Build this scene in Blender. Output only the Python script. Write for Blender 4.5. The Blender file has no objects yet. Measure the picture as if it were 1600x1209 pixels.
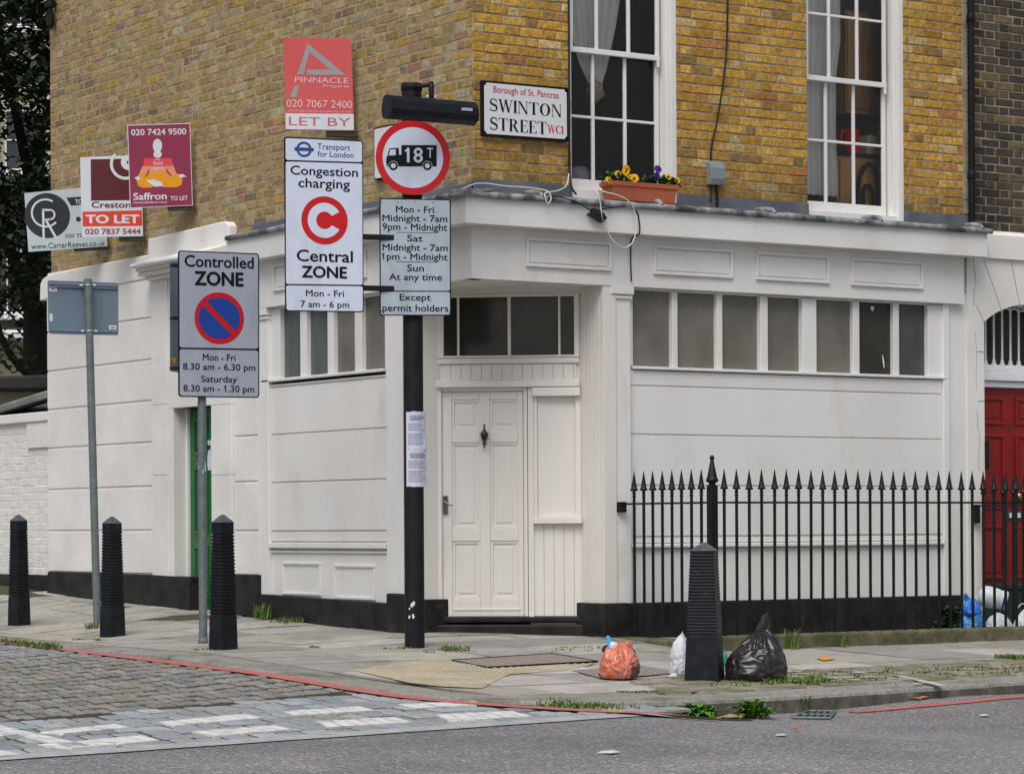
import bpy, bmesh, math, random
from math import sin, cos, pi, radians, atan2, hypot, sqrt
from mathutils import Vector, Matrix, noise
random.seed(7)
scene = bpy.context.scene
col = scene.collection

# ------------------------------------------------------------------ camera
FPX, CX, CY, YAW, ROLL, CAMH = 4395.0, 800.0, 824.0, radians(33.65), radians(.32), .92
FWD = Vector((sin(YAW), cos(YAW), 0)); RT = Vector((cos(YAW), -sin(YAW), 0)); UP = Vector((0, 0, 1))
R2 = RT*cos(ROLL) - UP*sin(ROLL); U2 = RT*sin(ROLL) + UP*cos(ROLL)
CAM = Vector((0, 0, CAMH))
cd = bpy.data.cameras.new('camera'); cam = bpy.data.objects.new('camera', cd); col.objects.link(cam)
cd.sensor_width = 36; cd.sensor_fit = 'HORIZONTAL'; cd.lens = 36*FPX/1600
cd.shift_y = (CY - 604.5)/1600; cd.clip_start = .1; cd.clip_end = 2000
mw = Matrix.Identity(4)
for i in range(3):
    mw[i][0] = R2[i]; mw[i][1] = U2[i]; mw[i][2] = -FWD[i]; mw[i][3] = CAM[i]
cam.matrix_world = mw
scene.camera = cam

# ------------------------------------------------------------------ light
SUN_EL, SUN_AZ = radians(55), radians(228)      # high, behind and to the left of the camera (overcast)
w = bpy.data.worlds.new('World'); scene.world = w; w.use_nodes = True
nt = w.node_tree; nt.nodes.clear()
sky = nt.nodes.new('ShaderNodeTexSky'); sky.sky_type = 'NISHITA'; sky.sun_disc = False
sky.sun_elevation = SUN_EL; sky.sun_rotation = SUN_AZ
sky.air_density = 1.0; sky.dust_density = 4.0; sky.ozone_density = 1.0
hs = nt.nodes.new('ShaderNodeHueSaturation'); hs.inputs['Saturation'].default_value = .42
bg = nt.nodes.new('ShaderNodeBackground'); bg.inputs['Strength'].default_value = .088
out = nt.nodes.new('ShaderNodeOutputWorld')
nt.links.new(sky.outputs[0], hs.inputs['Color']); nt.links.new(hs.outputs[0], bg.inputs[0]); nt.links.new(bg.outputs[0], out.inputs[0])
sd = bpy.data.lights.new('sun', 'SUN'); sd.energy = 1.5; sd.angle = radians(40); sd.color = (1, .975, .945)
sun = bpy.data.objects.new('sun', sd); col.objects.link(sun)
sdir = Vector((sin(SUN_AZ)*cos(SUN_EL), cos(SUN_AZ)*cos(SUN_EL), sin(SUN_EL)))
sun.rotation_euler = sdir.to_track_quat('Z', 'Y').to_euler()
scene.view_settings.view_transform = 'Standard'
try: scene.view_settings.look = 'None'
except Exception: pass
scene.view_settings.gamma = 1; scene.view_settings.exposure = 0.37
scene.render.engine = 'CYCLES'

# ------------------------------------------------------------------ measuring helpers (the survey of the place)
def ray(px, py): return FWD + R2*((px - CX)/FPX) - U2*((py - CY)/FPX)
def at(px, py, depth): return CAM + ray(px, py)*depth
def sst(a, b, t):
    t = min(1, max(0, (t - a)/(b - a))); return t*t*(3 - 2*t)
def road0(x, y): return -.1986 - .02*x + .01643*y
def road(x, y):                      # asphalt, with its gutter dip along the front kerb
    return road0(x, y) - .075*sst(9.5, 10.8, x)*sst(9.5, 13.2, y)*(1 - sst(15, 17, y))*(1 - sst(11.3, 13.2, x))
def settz(x, y): return road0(x, y) + .035*sst(7.5, 9.1, x)*sst(14.5, 17, y)
def zp(x, y):                        # pavement
    z = -.035*max(0, 18.58 - y)
    z = max(z, road0(x, y) + .02)
    k = min(.32, max(0, .07 + .03*(y - 19.9)))
    return z + k*sst(10, 12, x)*(1 - sst(13, 14.5, x))
def cast(px, py, fn):
    d = ray(px, py); lo, hi = 5.0, 60.0
    for i in range(50):
        t = (lo + hi)/2; P = CAM + d*t
        if P.z > fn(P.x, P.y): lo = t
        else: hi = t
    return CAM + d*lo
def G(px, py): return cast(px, py, zp)
def RD(px, py): return cast(px, py, road)

class Frame:
    """a vertical (or tilted) plane: u to the right, w up, n towards the street"""
    def __init__(s, o, u, w=(0, 0, 1)):
        s.o = Vector(o); s.u = Vector(u).normalized(); s.w = Vector(w).normalized(); s.n = s.u.cross(s.w).normalized()
    def P(s, a, z, d=0.0): return s.o + s.u*a + s.w*z + s.n*d
    def loc(s, px, py, d=0.0):
        r = ray(px, py); o = s.o + s.n*d
        t = (o - CAM).dot(s.n)/r.dot(s.n); q = CAM + r*t - o
        return q.dot(s.u), q.dot(s.w)
RF = Frame((12, 18.58, 0), (1, 0, 0))          # front to the street with the railing
LF = Frame((12, 18.58, 0), (0, -1, 0))         # side street front (s is negative away from the corner)
DF = Frame((12.36, 19.63, 0), (.91, -.72, 0))  # corner door
def sign_frame(P0, a, rho=0):
    a = radians(a); rho = radians(rho)
    u = RT*cos(a) + FWD*sin(a); w = Vector((0, 0, 1))
    return Frame(P0, u*cos(rho) + w*sin(rho), w*cos(rho) - u*sin(rho))

# ------------------------------------------------------------------ materials
def newmat(name):
    m = bpy.data.materials.new(name); m.use_nodes = True
    b = m.node_tree.nodes['Principled BSDF']; return m, m.node_tree, b
def pm(name, c1, c2=None, scale=3.0, rough=.7, bump=0.0, bscale=40.0, metal=0.0, spec=.5, detail=6.0, lo=.35, hi=.65,
       stretch=(1, 1, 1), c3=None, s3=.6, t3=(.55, .7), coat=0.0, rvar=0.0):
    """two-tone noise paint with optional third stain colour and bump"""
    m, nt, b = newmat(name); N = nt.nodes; L = nt.links
    b.inputs['Roughness'].default_value = rough; b.inputs['Metallic'].default_value = metal
    b.inputs['Specular IOR Level'].default_value = spec; b.inputs['Coat Weight'].default_value = coat
    tc = N.new('ShaderNodeTexCoord'); mp = N.new('ShaderNodeMapping'); mp.inputs['Scale'].default_value = stretch
    L.new(tc.outputs['Object'], mp.inputs[0])
    c2 = c2 or c1
    n1 = N.new('ShaderNodeTexNoise'); n1.inputs['Scale'].default_value = scale; n1.inputs['Detail'].default_value = detail
    L.new(mp.outputs[0], n1.inputs['Vector'])
    r = N.new('ShaderNodeValToRGB'); r.color_ramp.elements[0].position = lo; r.color_ramp.elements[1].position = hi
    r.color_ramp.elements[0].color = (*c1, 1); r.color_ramp.elements[1].color = (*c2, 1)
    L.new(n1.outputs['Fac'], r.inputs[0]); o = r.outputs[0]
    if c3:
        n3 = N.new('ShaderNodeTexNoise'); n3.inputs['Scale'].default_value = s3; n3.inputs['Detail'].default_value = 8; n3.inputs['Roughness'].default_value = .65
        L.new(mp.outputs[0], n3.inputs['Vector'])
        mr = N.new('ShaderNodeMapRange'); mr.inputs['From Min'].default_value = t3[0]; mr.inputs['From Max'].default_value = t3[1]
        L.new(n3.outputs['Fac'], mr.inputs[0])
        mx = N.new('ShaderNodeMix'); mx.data_type = 'RGBA'; L.new(mr.outputs[0], mx.inputs['Factor'])
        L.new(o, mx.inputs['A']); mx.inputs['B'].default_value = (*c3, 1); o = mx.outputs['Result']
    L.new(o, b.inputs['Base Color'])
    if rvar:
        mr = N.new('ShaderNodeMapRange'); mr.inputs['To Min'].default_value = rough - rvar; mr.inputs['To Max'].default_value = rough + rvar
        L.new(n1.outputs['Fac'], mr.inputs[0]); L.new(mr.outputs[0], b.inputs['Roughness'])
    if bump:
        nb = N.new('ShaderNodeTexNoise'); nb.inputs['Scale'].default_value = bscale; nb.inputs['Detail'].default_value = 5
        L.new(mp.outputs[0], nb.inputs['Vector'])
        bp = N.new('ShaderNodeBump'); bp.inputs['Strength'].default_value = bump; bp.inputs['Distance'].default_value = .01
        L.new(nb.outputs['Fac'], bp.inputs['Height']); L.new(bp.outputs[0], b.inputs['Normal'])
    return m
def attr_mat(name, rough=.85, var=.25, vscale=25.0, bump=.5, bscale=60.0, c3=None, s3=1.0, t3=(.55, .7), spec=.3):
    """colour comes from the per-face colour of each brick / stone / leaf, mottled"""
    m, nt, b = newmat(name); N = nt.nodes; L = nt.links
    b.inputs['Roughness'].default_value = rough; b.inputs['Specular IOR Level'].default_value = spec
    a = N.new('ShaderNodeAttribute'); a.attribute_name = 'Col'
    tc = N.new('ShaderNodeTexCoord')
    n = N.new('ShaderNodeTexNoise'); n.inputs['Scale'].default_value = vscale; n.inputs['Detail'].default_value = 8; n.inputs['Roughness'].default_value = .65
    L.new(tc.outputs['Object'], n.inputs['Vector'])
    mr = N.new('ShaderNodeMapRange'); mr.inputs['From Min'].default_value = .3; mr.inputs['From Max'].default_value = .7
    mr.inputs['To Min'].default_value = 1 - var; mr.inputs['To Max'].default_value = 1 + var
    L.new(n.outputs['Fac'], mr.inputs[0])
    mx = N.new('ShaderNodeVectorMath'); mx.operation = 'SCALE'
    L.new(a.outputs['Color'], mx.inputs[0]); L.new(mr.outputs[0], mx.inputs['Scale']); o = mx.outputs[0]
    if c3:
        n3 = N.new('ShaderNodeTexNoise'); n3.inputs['Scale'].default_value = s3; n3.inputs['Detail'].default_value = 9; n3.inputs['Roughness'].default_value = .7
        L.new(tc.outputs['Object'], n3.inputs['Vector'])
        m3 = N.new('ShaderNodeMapRange'); m3.inputs['From Min'].default_value = t3[0]; m3.inputs['From Max'].default_value = t3[1]
        L.new(n3.outputs['Fac'], m3.inputs[0])
        q = N.new('ShaderNodeMix'); q.data_type = 'RGBA'; L.new(m3.outputs[0], q.inputs['Factor']); L.new(o, q.inputs['A'])
        q.inputs['B'].default_value = (*c3, 1); o = q.outputs['Result']
    L.new(o, b.inputs['Base Color'])
    if bump:
        nb = N.new('ShaderNodeTexNoise'); nb.inputs['Scale'].default_value = bscale; nb.inputs['Detail'].default_value = 6
        L.new(tc.outputs['Object'], nb.inputs['Vector'])
        bp = N.new('ShaderNodeBump'); bp.inputs['Strength'].default_value = bump; bp.inputs['Distance'].default_value = .008
        L.new(nb.outputs['Fac'], bp.inputs['Height']); L.new(bp.outputs[0], b.inputs['Normal'])
    return m
def glass_mat(name, tint=(.99, .99, .98), gloss=.10):
    m, nt, b = newmat(name); N = nt.nodes; L = nt.links; N.remove(b)
    t = N.new('ShaderNodeBsdfTransparent'); t.inputs[0].default_value = (*tint, 1)
    g = N.new('ShaderNodeBsdfGlossy'); g.inputs['Roughness'].default_value = .02
    lw = N.new('ShaderNodeFresnel'); lw.inputs['IOR'].default_value = 1.5
    ms = N.new('ShaderNodeMixShader'); L.new(lw.outputs[0], ms.inputs[0]); L.new(t.outputs[0], ms.inputs[1]); L.new(g.outputs[0], ms.inputs[2])
    L.new(ms.outputs[0], N['Material Output'].inputs[0]); return m
def flat(name, c, rough=.45, spec=.4): return pm(name, c, tuple(min(1, v*1.04 + .001) for v in c), scale=6, rough=rough, spec=spec)

M = {}
M['paint'] = pm('white_paint', (.70, .69, .675), (.77, .765, .755), scale=1.3, rough=.5, bump=.06, bscale=18, stretch=(1, 1, .4), c3=(.56, .53, .475), s3=2.2, t3=(.57, .84))
M['cream'] = pm('cream_paint', (.70, .675, .63), (.755, .735, .695), scale=2, rough=.5, bump=.05, bscale=25, stretch=(1, 1, .25), c3=(.58, .54, .46), s3=3, t3=(.6, .8))
M['stucco'] = pm('white_stucco', (.68, .665, .64), (.77, .76, .74), scale=1.6, rough=.75, bump=.22, bscale=22, c3=(.57, .54, .49), s3=1.9, t3=(.58, .82))
M['plinth'] = pm('black_plinth_paint', (.012, .011, .011), (.028, .026, .026), scale=5, rough=.5, bump=.35, bscale=25, c3=(.085, .078, .07), s3=4, t3=(.60, .85), spec=.2)
M['lead'] = pm('weathered_lead', (.055, .06, .07), (.34, .36, .39), scale=9, rough=.55, bump=.5, bscale=14, c3=(.035, .05, .02), s3=3.0, t3=(.52, .66), stretch=(1, 1, .6))
M['leadup'] = pm('lead_upstand', (.085, .095, .115), (.14, .155, .18), scale=4, rough=.5, bump=.3, bscale=10)
M['brickR'] = attr_mat('ochre_brick', rough=.9, var=.42, vscale=26, bump=.8, bscale=55, c3=(.15, .09, .03), s3=12, t3=(.53, .74))
M['brickL'] = attr_mat('grey_ochre_brick', rough=.95, var=.35, vscale=22, bump=.8, bscale=45, c3=(.20, .145, .07), s3=10, t3=(.53, .74))
M['brickD'] = attr_mat('sooty_brick', rough=.95, var=.35, vscale=18, bump=.6, bscale=55, c3=(.012, .011, .01), s3=.9, t3=(.5, .62))
M['mortarR'] = pm('grey_mortar', (.22, .185, .13), (.31, .265, .195), scale=12, rough=.95, bump=.5, bscale=80)
M['mortarL'] = pm('pale_mortar', (.25, .19, .115), (.42, .33, .205), scale=8, rough=.95, bump=.7, bscale=60)
M['mortarD'] = pm('pale_pointing', (.20, .17, .13), (.34, .30, .24), scale=6, rough=.95, bump=.4, bscale=60)
M['whitebrick'] = attr_mat('painted_brick', rough=.8, var=.08, vscale=8, bump=.5, bscale=30, c3=(.55, .52, .46), s3=2.5, t3=(.58, .8))
M['frost'] = pm('frosted_taupe_glass', (.135, .126, .108), (.19, .18, .155), scale=2.5, rough=.22, spec=.45, bump=.05, bscale=120, c3=(.16, .152, .13), s3=2.0, t3=(.55, .85))
M['frostd'] = pm('dark_obscured_glass', (.028, .026, .023), (.044, .041, .036), scale=3, rough=.12, spec=.4)
M['frostb'] = pm('blue_grey_glass', (.06, .075, .08), (.10, .118, .12), scale=3.5, rough=.12, spec=.5, stretch=(1, 1, .5))
M['frostg'] = pm('green_grey_glass', (.045, .05, .047), (.075, .082, .078), scale=2.5, rough=.15, spec=.5)
M['glass'] = glass_mat('window_glass')
M['red_door'] = pm('red_gloss_paint', (.20, .008, .007), (.25, .010, .009), scale=3, rough=.3, bump=.05, bscale=20)
M['green_door'] = pm('green_gloss_paint', (.010, .105, .025), (.014, .135, .033), scale=3, rough=.35, bump=.05, bscale=20)
M['green_step'] = pm('dark_green_paint', (.006, .028, .020), (.010, .038, .028), scale=5, rough=.5, bump=.15, bscale=20)
M['black'] = pm('black_gloss_metal', (.006, .0072, .011), (.011, .013, .018), scale=9, rough=.42, bump=.12, bscale=60, spec=.25, c3=(.03, .033, .04), s3=16, t3=(.58, .74))
M['bcap'] = pm('sky_lit_black_cap', (.05, .056, .066), (.10, .11, .125), scale=25, rough=.3, bump=.1, spec=.5)  # paler than the shaft: sky reflection on bollard tops painted into the colour
M['iron'] = pm('black_iron_paint', (.006, .0062, .0075), (.012, .0118, .0125), scale=14, rough=.45, bump=.15, bscale=70, c3=(.025, .013, .009), s3=5, t3=(.62, .8), spec=.2)
M['pole'] = pm('black_column_paint', (.009, .0092, .0115), (.015, .0155, .018), scale=6, rough=.55, bump=.1, bscale=40, spec=.2)
M['galv'] = pm('grey_painted_steel', (.115, .14, .145), (.16, .19, .195), scale=14, rough=.5, bump=.05, metal=.2)
M['alu'] = pm('grey_sign_back', (.14, .20, .265), (.165, .23, .295), scale=2, rough=.42, metal=.15)
M['bolt'] = pm('zinc_clip', (.30, .33, .34), (.42, .45, .46), scale=20, rough=.4, metal=.6)
M['swhite'] = pm('sign_white', (.60, .66, .80), (.63, .69, .83), scale=3, rough=.35, c3=(.45, .49, .58), s3=4, t3=(.52, .85), stretch=(1, 1, .35))
M['sgrey'] = pm('sign_pale_grey', (.385, .455, .525), (.41, .48, .55), scale=3, rough=.35, c3=(.28, .33, .38), s3=5, t3=(.50, .82), stretch=(1, 1, .35))
M['sgrey2'] = pm('sign_cool_grey', (.335, .37, .46), (.36, .395, .485), scale=3, rough=.35, c3=(.26, .29, .36), s3=5, t3=(.52, .85), stretch=(1, 1, .35))
M['sblack'] = flat('sign_black', (.008, .009, .012), .5, .15)
M['sred'] = flat('sign_red', (.52, .006, .010))
M['sblue'] = flat('sign_blue', (.008, .05, .29))
M['sblue2'] = flat('sign_dark_blue', (.02, .06, .24))
M['enamel'] = pm('white_enamel', (.66, .68, .71), (.70, .72, .75), scale=2, rough=.25)
M['ered'] = flat('enamel_red', (.50, .10, .12))
M['phone'] = flat('dark_red_print', (.30, .025, .03))
M['dirt'] = flat('joint_dirt', (.23, .215, .19), .9)
M['pred'] = pm('faded_red_board', (.56, .075, .08), (.60, .09, .095), scale=3, rough=.4)
M['pgrey'] = flat('board_logo_grey', (.30, .30, .30))
M['pwhite'] = flat('board_white', (.60, .64, .70))
M['pink'] = flat('board_pale_pink', (.72, .45, .47))
M['crim'] = pm('crimson_board', (.235, .018, .06), (.255, .022, .068), scale=2, rough=.4)
M['maroon'] = pm('maroon_board', (.085, .006, .012), (.10, .008, .014), scale=2, rough=.4)
M['orange_red'] = flat('board_orange_red', (.68, .045, .02))
M['yellow'] = flat('board_yellow', (.72, .30, .005))
M['salmon'] = flat('board_salmon', (.72, .25, .17))
M['coral'] = flat('board_coral', (.65, .06, .07))
M['aqua'] = pm('pale_aqua_board', (.46, .53, .56), (.50, .57, .60), scale=2, rough=.4)
M['charcoal'] = flat('board_charcoal', (.022, .026, .030))
M['timber'] = pm('dark_timber', (.03, .022, .015), (.05, .038, .026), scale=8, rough=.8)
M['brass'] = pm('tarnished_brass', (.05, .044, .028), (.09, .078, .045), scale=12, rough=.4, metal=.8)
M['chrome'] = pm('dull_chrome', (.12, .12, .12), (.25, .25, .25), scale=9, rough=.3, metal=.9)
M['gold'] = pm('brass_knob', (.45, .30, .08), (.5, .34, .1), rough=.25, metal=.9)
M['terra'] = pm('terracotta', (.36, .085, .035), (.42, .11, .05), scale=5, rough=.8, bump=.15)
M['meter'] = pm('grey_plastic', (.19, .22, .235), (.22, .25, .265), scale=4, rough=.5)
M['cable'] = flat('black_cable', (.008, .008, .009), .5)
M['wcable'] = flat('white_cable', (.6, .58, .54), .5)
M['asphalt'] = None
M['paper'] = pm('notice_paper', (.52, .54, .68), (.60, .62, .76), scale=6, rough=.6, bump=.2, bscale=30)
M['ink'] = flat('printed_ink', (.16, .16, .22))
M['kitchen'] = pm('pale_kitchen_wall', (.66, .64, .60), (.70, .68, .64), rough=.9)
M['kerbface'] = pm('grimy_kerb_face', (.055, .05, .04), (.13, .12, .10), scale=9, rough=.95, bump=.5, bscale=50, c3=(.20, .19, .17), s3=5, t3=(.56, .72))
M['rope'] = pm('tan_rope', (.42, .35, .24), (.55, .47, .34), scale=30, rough=.9, bump=.5)
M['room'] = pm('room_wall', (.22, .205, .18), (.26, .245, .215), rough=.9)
M['curtain'] = pm('grey_voile', (.84, .83, .81), (.90, .89, .87), scale=8, rough=.9, stretch=(1, 1, .1))
M['wood'] = pm('honey_wood', (.60, .33, .11), (.70, .42, .16), scale=5, rough=.5, stretch=(4, 4, .5))
M['redplastic'] = flat('red_plastic', (.75, .012, .02), .25)
M['creamplastic'] = flat('cream_plastic', (.78, .74, .56), .35)
M['slate'] = pm('grey_slate', (.055, .06, .08), (.085, .09, .115), scale=9, rough=.7, bump=.3)
M['granite'] = pm('granite_kerb', (.20, .195, .175), (.31, .30, .275), scale=30, rough=.85, bump=.35, bscale=90, c3=(.10, .10, .055), s3=2.4, t3=(.50, .72), detail=10)
M['mossy'] = pm('mossy_stone', (.085, .078, .045), (.15, .135, .08), scale=14, rough=.95, bump=.6, bscale=40, c3=(.055, .065, .018), s3=3, t3=(.45, .65))
M['slab'] = attr_mat('york_stone', rough=.85, var=.16, vscale=7, bump=.25, bscale=45, c3=(.165, .155, .09), s3=1.1, t3=(.52, .72))
M['slabbed'] = pm('pavement_joint_soil', (.035, .034, .020), (.06, .065, .025), scale=9, rough=1, bump=.5)
M['sett'] = attr_mat('worn_sett', rough=.75, var=.22, vscale=30, bump=.6, bscale=70, c3=(.16, .155, .10), s3=1.6, t3=(.56, .75))
M['settbed'] = pm('sett_joint_soil', (.022, .02, .012), (.05, .048, .026), scale=12, rough=1, bump=.4)
M['roadwhite'] = pm('worn_white_road_paint', (.60, .60, .58), (.74, .74, .72), scale=14, rough=.7, bump=.3, bscale=60, c3=(.30, .30, .29), s3=8, t3=(.50, .70))
M['roadred'] = pm('red_road_paint', (.45, .10, .09), (.52, .15, .135), scale=10, rough=.75, bump=.3, bscale=60, c3=(.25, .16, .145), s3=6, t3=(.48, .68))
M['tactile'] = pm('buff_tactile', (.39, .335, .24), (.45, .39, .285), scale=6, rough=.85, bump=.3, bscale=60, c3=(.30, .265, .18), s3=2.0, t3=(.42, .66))
M['cover'] = pm('aggregate_cover', (.17, .13, .115), (.33, .275, .25), scale=70, rough=.9, bump=.6, bscale=90, detail=3)
M['strip'] = pm('pale_concrete_edging', (.30, .31, .31), (.40, .41, .41), scale=10, rough=.9, bump=.3)
M['leaf'] = attr_mat('plant_leaf', rough=.55, var=.2, vscale=9, bump=0)
M['petal'] = attr_mat('pansy_petal', rough=.6, var=.1, vscale=20, bump=0)
M['bark'] = pm('dark_bark', (.012, .010, .008), (.025, .02, .015), scale=8, rough=.95, bump=.6, bscale=20)
M['farwall'] = pm('cream_render', (.50, .46, .36), (.58, .53, .42), scale=1, rough=.9)
M['farwhite'] = flat('white_joinery', (.72, .73, .76), .5)
M['farglass'] = pm('dark_pane', (.012, .014, .018), (.03, .035, .04), rough=.1)
M['drab'] = pm('dark_weathered_board', (.014, .013, .013), (.028, .026, .025), scale=3, rough=.8)

# asphalt: dark binder with pale and brown chippings
def asphalt():
    m, nt, b = newmat('worn_asphalt'); N = nt.nodes; L = nt.links
    tc = N.new('ShaderNodeTexCoord')
    v = N.new('ShaderNodeTexVoronoi'); v.inputs['Scale'].default_value = 80; L.new(tc.outputs['Object'], v.inputs['Vector'])
    sp = N.new('ShaderNodeSeparateColor'); L.new(v.outputs['Color'], sp.inputs[0])
    r = N.new('ShaderNodeValToRGB'); e = r.color_ramp.elements
    e[0].position = 0; e[0].color = (.115, .110, .117, 1); e[1].position = 1; e[1].color = (.62, .60, .60, 1)
    for p, c in ((.45, (.178, .171, .180, 1)), (.8, (.240, .230, .238, 1)), (.95, (.31, .295, .30, 1))):
        q = e.new(p); q.color = c
    L.new(sp.outputs[0], r.inputs[0])
    n = N.new('ShaderNodeTexNoise'); n.inputs['Scale'].default_value = .55; n.inputs['Detail'].default_value = 9; n.inputs['Roughness'].default_value = .62; L.new(tc.outputs['Object'], n.inputs['Vector'])
    mr = N.new('ShaderNodeMapRange'); mr.inputs['From Min'].default_value = .3; mr.inputs['From Max'].default_value = .7
    mr.inputs['To Min'].default_value = .66; mr.inputs['To Max'].default_value = 1.22; L.new(n.outputs['Fac'], mr.inputs[0])
    sc = N.new('ShaderNodeVectorMath'); sc.operation = 'SCALE'; L.new(r.outputs[0], sc.inputs[0]); L.new(mr.outputs[0], sc.inputs['Scale'])
    L.new(sc.outputs[0], b.inputs['Base Color']); b.inputs['Roughness'].default_value = .85
    bp = N.new('ShaderNodeBump'); bp.inputs['Strength'].default_value = .6; bp.inputs['Distance'].default_value = .006
    L.new(v.outputs['Distance'], bp.inputs['Height']); bp.invert = True; L.new(bp.outputs[0], b.inputs['Normal'])
    return m
M['asphalt'] = asphalt()

# ------------------------------------------------------------------ mesh builder
class MB:
    def __init__(s): s.v = []; s.f = []; s.m = []; s.c = []; s.sm = []
    def face(s, pts, mi=0, c=None, sm=False):
        i = len(s.v); s.v += [Vector(p) for p in pts]; s.f.append(tuple(range(i, i + len(pts)))); s.m.append(mi); s.c.append(c); s.sm.append(sm)
    def raw(s, verts, faces, mi=0, c=None, sm=False):
        i = len(s.v); s.v += [Vector(p) for p in verts]
        for f in faces: s.f.append(tuple(i + k for k in f)); s.m.append(mi); s.c.append(c); s.sm.append(sm)
    def hexa(s, p, mi=0, c=None, skip=()):
        """8 corners: 0-3 back loop, 4-7 front loop"""
        fs = [(0, 3, 2, 1), (4, 5, 6, 7), (0, 1, 5, 4), (1, 2, 6, 5), (2, 3, 7, 6), (3, 0, 4, 7)]
        s.raw(p, [f for k, f in enumerate(fs) if k not in skip], mi, c)
    def fbox(s, F, s0, s1, z0, z1, d0, d1, mi=0, c=None):
        s.hexa([F.P(s0, z0, d0), F.P(s1, z0, d0), F.P(s1, z1, d0), F.P(s0, z1, d0),
                F.P(s0, z0, d1), F.P(s1, z0, d1), F.P(s1, z1, d1), F.P(s0, z1, d1)], mi, c)
    def box(s, x0, x1, y0, y1, z0, z1, mi=0, c=None):
        s.hexa([Vector(q) for q in ((x0, y1, z0), (x1, y1, z0), (x1, y1, z1), (x0, y1, z1), (x0, y0, z0), (x1, y0, z0), (x1, y0, z1), (x0, y0, z1))], mi, c)
    def prism(s, front, off, mi=0, c=None):
        """front polygon extruded by vector off (backwards)"""
        n = len(front); off = Vector(off); fr = [Vector(p) for p in front]; bk = [p + off for p in fr]
        s.raw(fr + bk, [tuple(range(n)), tuple(range(2*n - 1, n - 1, -1))] + [(i, n + i, n + (i + 1) % n, (i + 1) % n) for i in range(n)], mi, c)
    def tube(s, path, r, n=8, mi=0, caps=True, sm=True):
        path = [Vector(p) for p in path]; k = len(path)
        rr = r if isinstance(r, (list, tuple)) else [r]*k
        t0 = (path[1] - path[0]).normalized(); a = t0.orthogonal().normalized(); V = []; F = []
        for i, p in enumerate(path):
            t = (path[min(i + 1, k - 1)] - path[max(i - 1, 0)]).normalized()
            a = (a - t*a.dot(t)).normalized(); b = t.cross(a)
            for j in range(n):
                q = 2*pi*j/n; V.append(p + (a*cos(q) + b*sin(q))*rr[i])
        for i in range(k - 1):
            for j in range(n): F.append((i*n + j, i*n + (j + 1) % n, (i + 1)*n + (j + 1) % n, (i + 1)*n + j))
        s.raw(V, F, mi, None, sm)
        if caps:
            s.face(V[:n][::-1], mi); s.face(V[-n:], mi)
    def lathe(s, prof, c, n=16, mi=0, axis=None, sm=True, ang=0):
        """prof: (r, h) along axis (default z)"""
        c = Vector(c); ax = Vector(axis or (0, 0, 1)).normalized()
        a = Vector((1, 0, 0)) if abs(ax.z) > .9 else ax.orthogonal().normalized()
        a = (a - ax*a.dot(ax)).normalized(); b = ax.cross(a); V = []; F = []
        for r, h in prof:
            for j in range(n):
                q = 2*pi*j/n + ang; V.append(c + ax*h + (a*cos(q) + b*sin(q))*max(r, 1e-4))
        for i in range(len(prof) - 1):
            for j in range(n): F.append((i*n + j, i*n + (j + 1) % n, (i + 1)*n + (j + 1) % n, (i + 1)*n + j))
        s.raw(V, F, mi, None, sm); s.face(V[:n][::-1], mi); s.face(V[-n:], mi)
    def cut(s):
        """what follows is a separate piece"""
        s.marks = getattr(s, 'marks', []) + [(len(s.v), len(s.f))]
    def builds(s, name, mats, parent=None, **kw):
        """one object for each piece marked with cut()"""
        mk = [(0, 0)] + getattr(s, 'marks', []) + [(len(s.v), len(s.f))]
        for (v0, f0), (v1, f1) in zip(mk[:-1], mk[1:]):
            if f1 == f0: continue
            q = MB(); q.v = s.v[v0:v1]; q.f = [tuple(i - v0 for i in f) for f in s.f[f0:f1]]; q.m = s.m[f0:f1]; q.c = s.c[f0:f1]; q.sm = s.sm[f0:f1]; q.build(name, mats, parent, **kw)
    def build(s, name, mats, parent=None, bevel=0, seg=2, fix=True, weld=False):
        mats = mats if isinstance(mats, (list, tuple)) else [mats]
        off = Vector(parent['_o']) if parent is not None else Vector((0, 0, 0))
        me = bpy.data.meshes.new(name); me.from_pydata([tuple(p - off) for p in s.v], [], s.f)
        for m in mats: me.materials.append(M[m] if isinstance(m, str) else m)
        me.polygons.foreach_set('material_index', s.m); me.polygons.foreach_set('use_smooth', s.sm)
        if any(c is not None for c in s.c):
            a = me.color_attributes.new('Col', 'FLOAT_COLOR', 'CORNER'); k = 0; buf = []
            for f, c in zip(s.f, s.c):
                c = c or (.5, .5, .5)
                buf += [c[0], c[1], c[2], 1.0]*len(f)
            a.data.foreach_set('color', buf)
        if fix or weld:
            bm = bmesh.new(); bm.from_mesh(me)
            if weld: bmesh.ops.remove_doubles(bm, verts=bm.verts, dist=1e-5)
            if fix: bmesh.ops.recalc_face_normals(bm, faces=bm.faces)
            bm.to_mesh(me); bm.free()
        me.update()
        o = bpy.data.objects.new(name, me); col.objects.link(o)
        if parent is not None:
            o.parent = parent; o['_o'] = tuple(off)
        else: o['_o'] = (0, 0, 0)
        if bevel:
            b = o.modifiers.new('bevel', 'BEVEL'); b.width = bevel; b.segments = seg; b.limit_method = 'ANGLE'; b.angle_limit = radians(40)
            b.harden_normals = False
        return o
def tag(o, label=None, cat=None, group=None, kind=None):
    if label: o['label'] = label
    if cat: o['category'] = cat
    if group: o['group'] = group
    if kind: o['kind'] = kind
    return o
def thing(name, label, cat, loc, group=None):
    o = bpy.data.objects.new(name, None); col.objects.link(o); o.location = Vector(loc); o['_o'] = tuple(loc)
    o.empty_display_size = .2
    return tag(o, label, cat, group)
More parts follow.
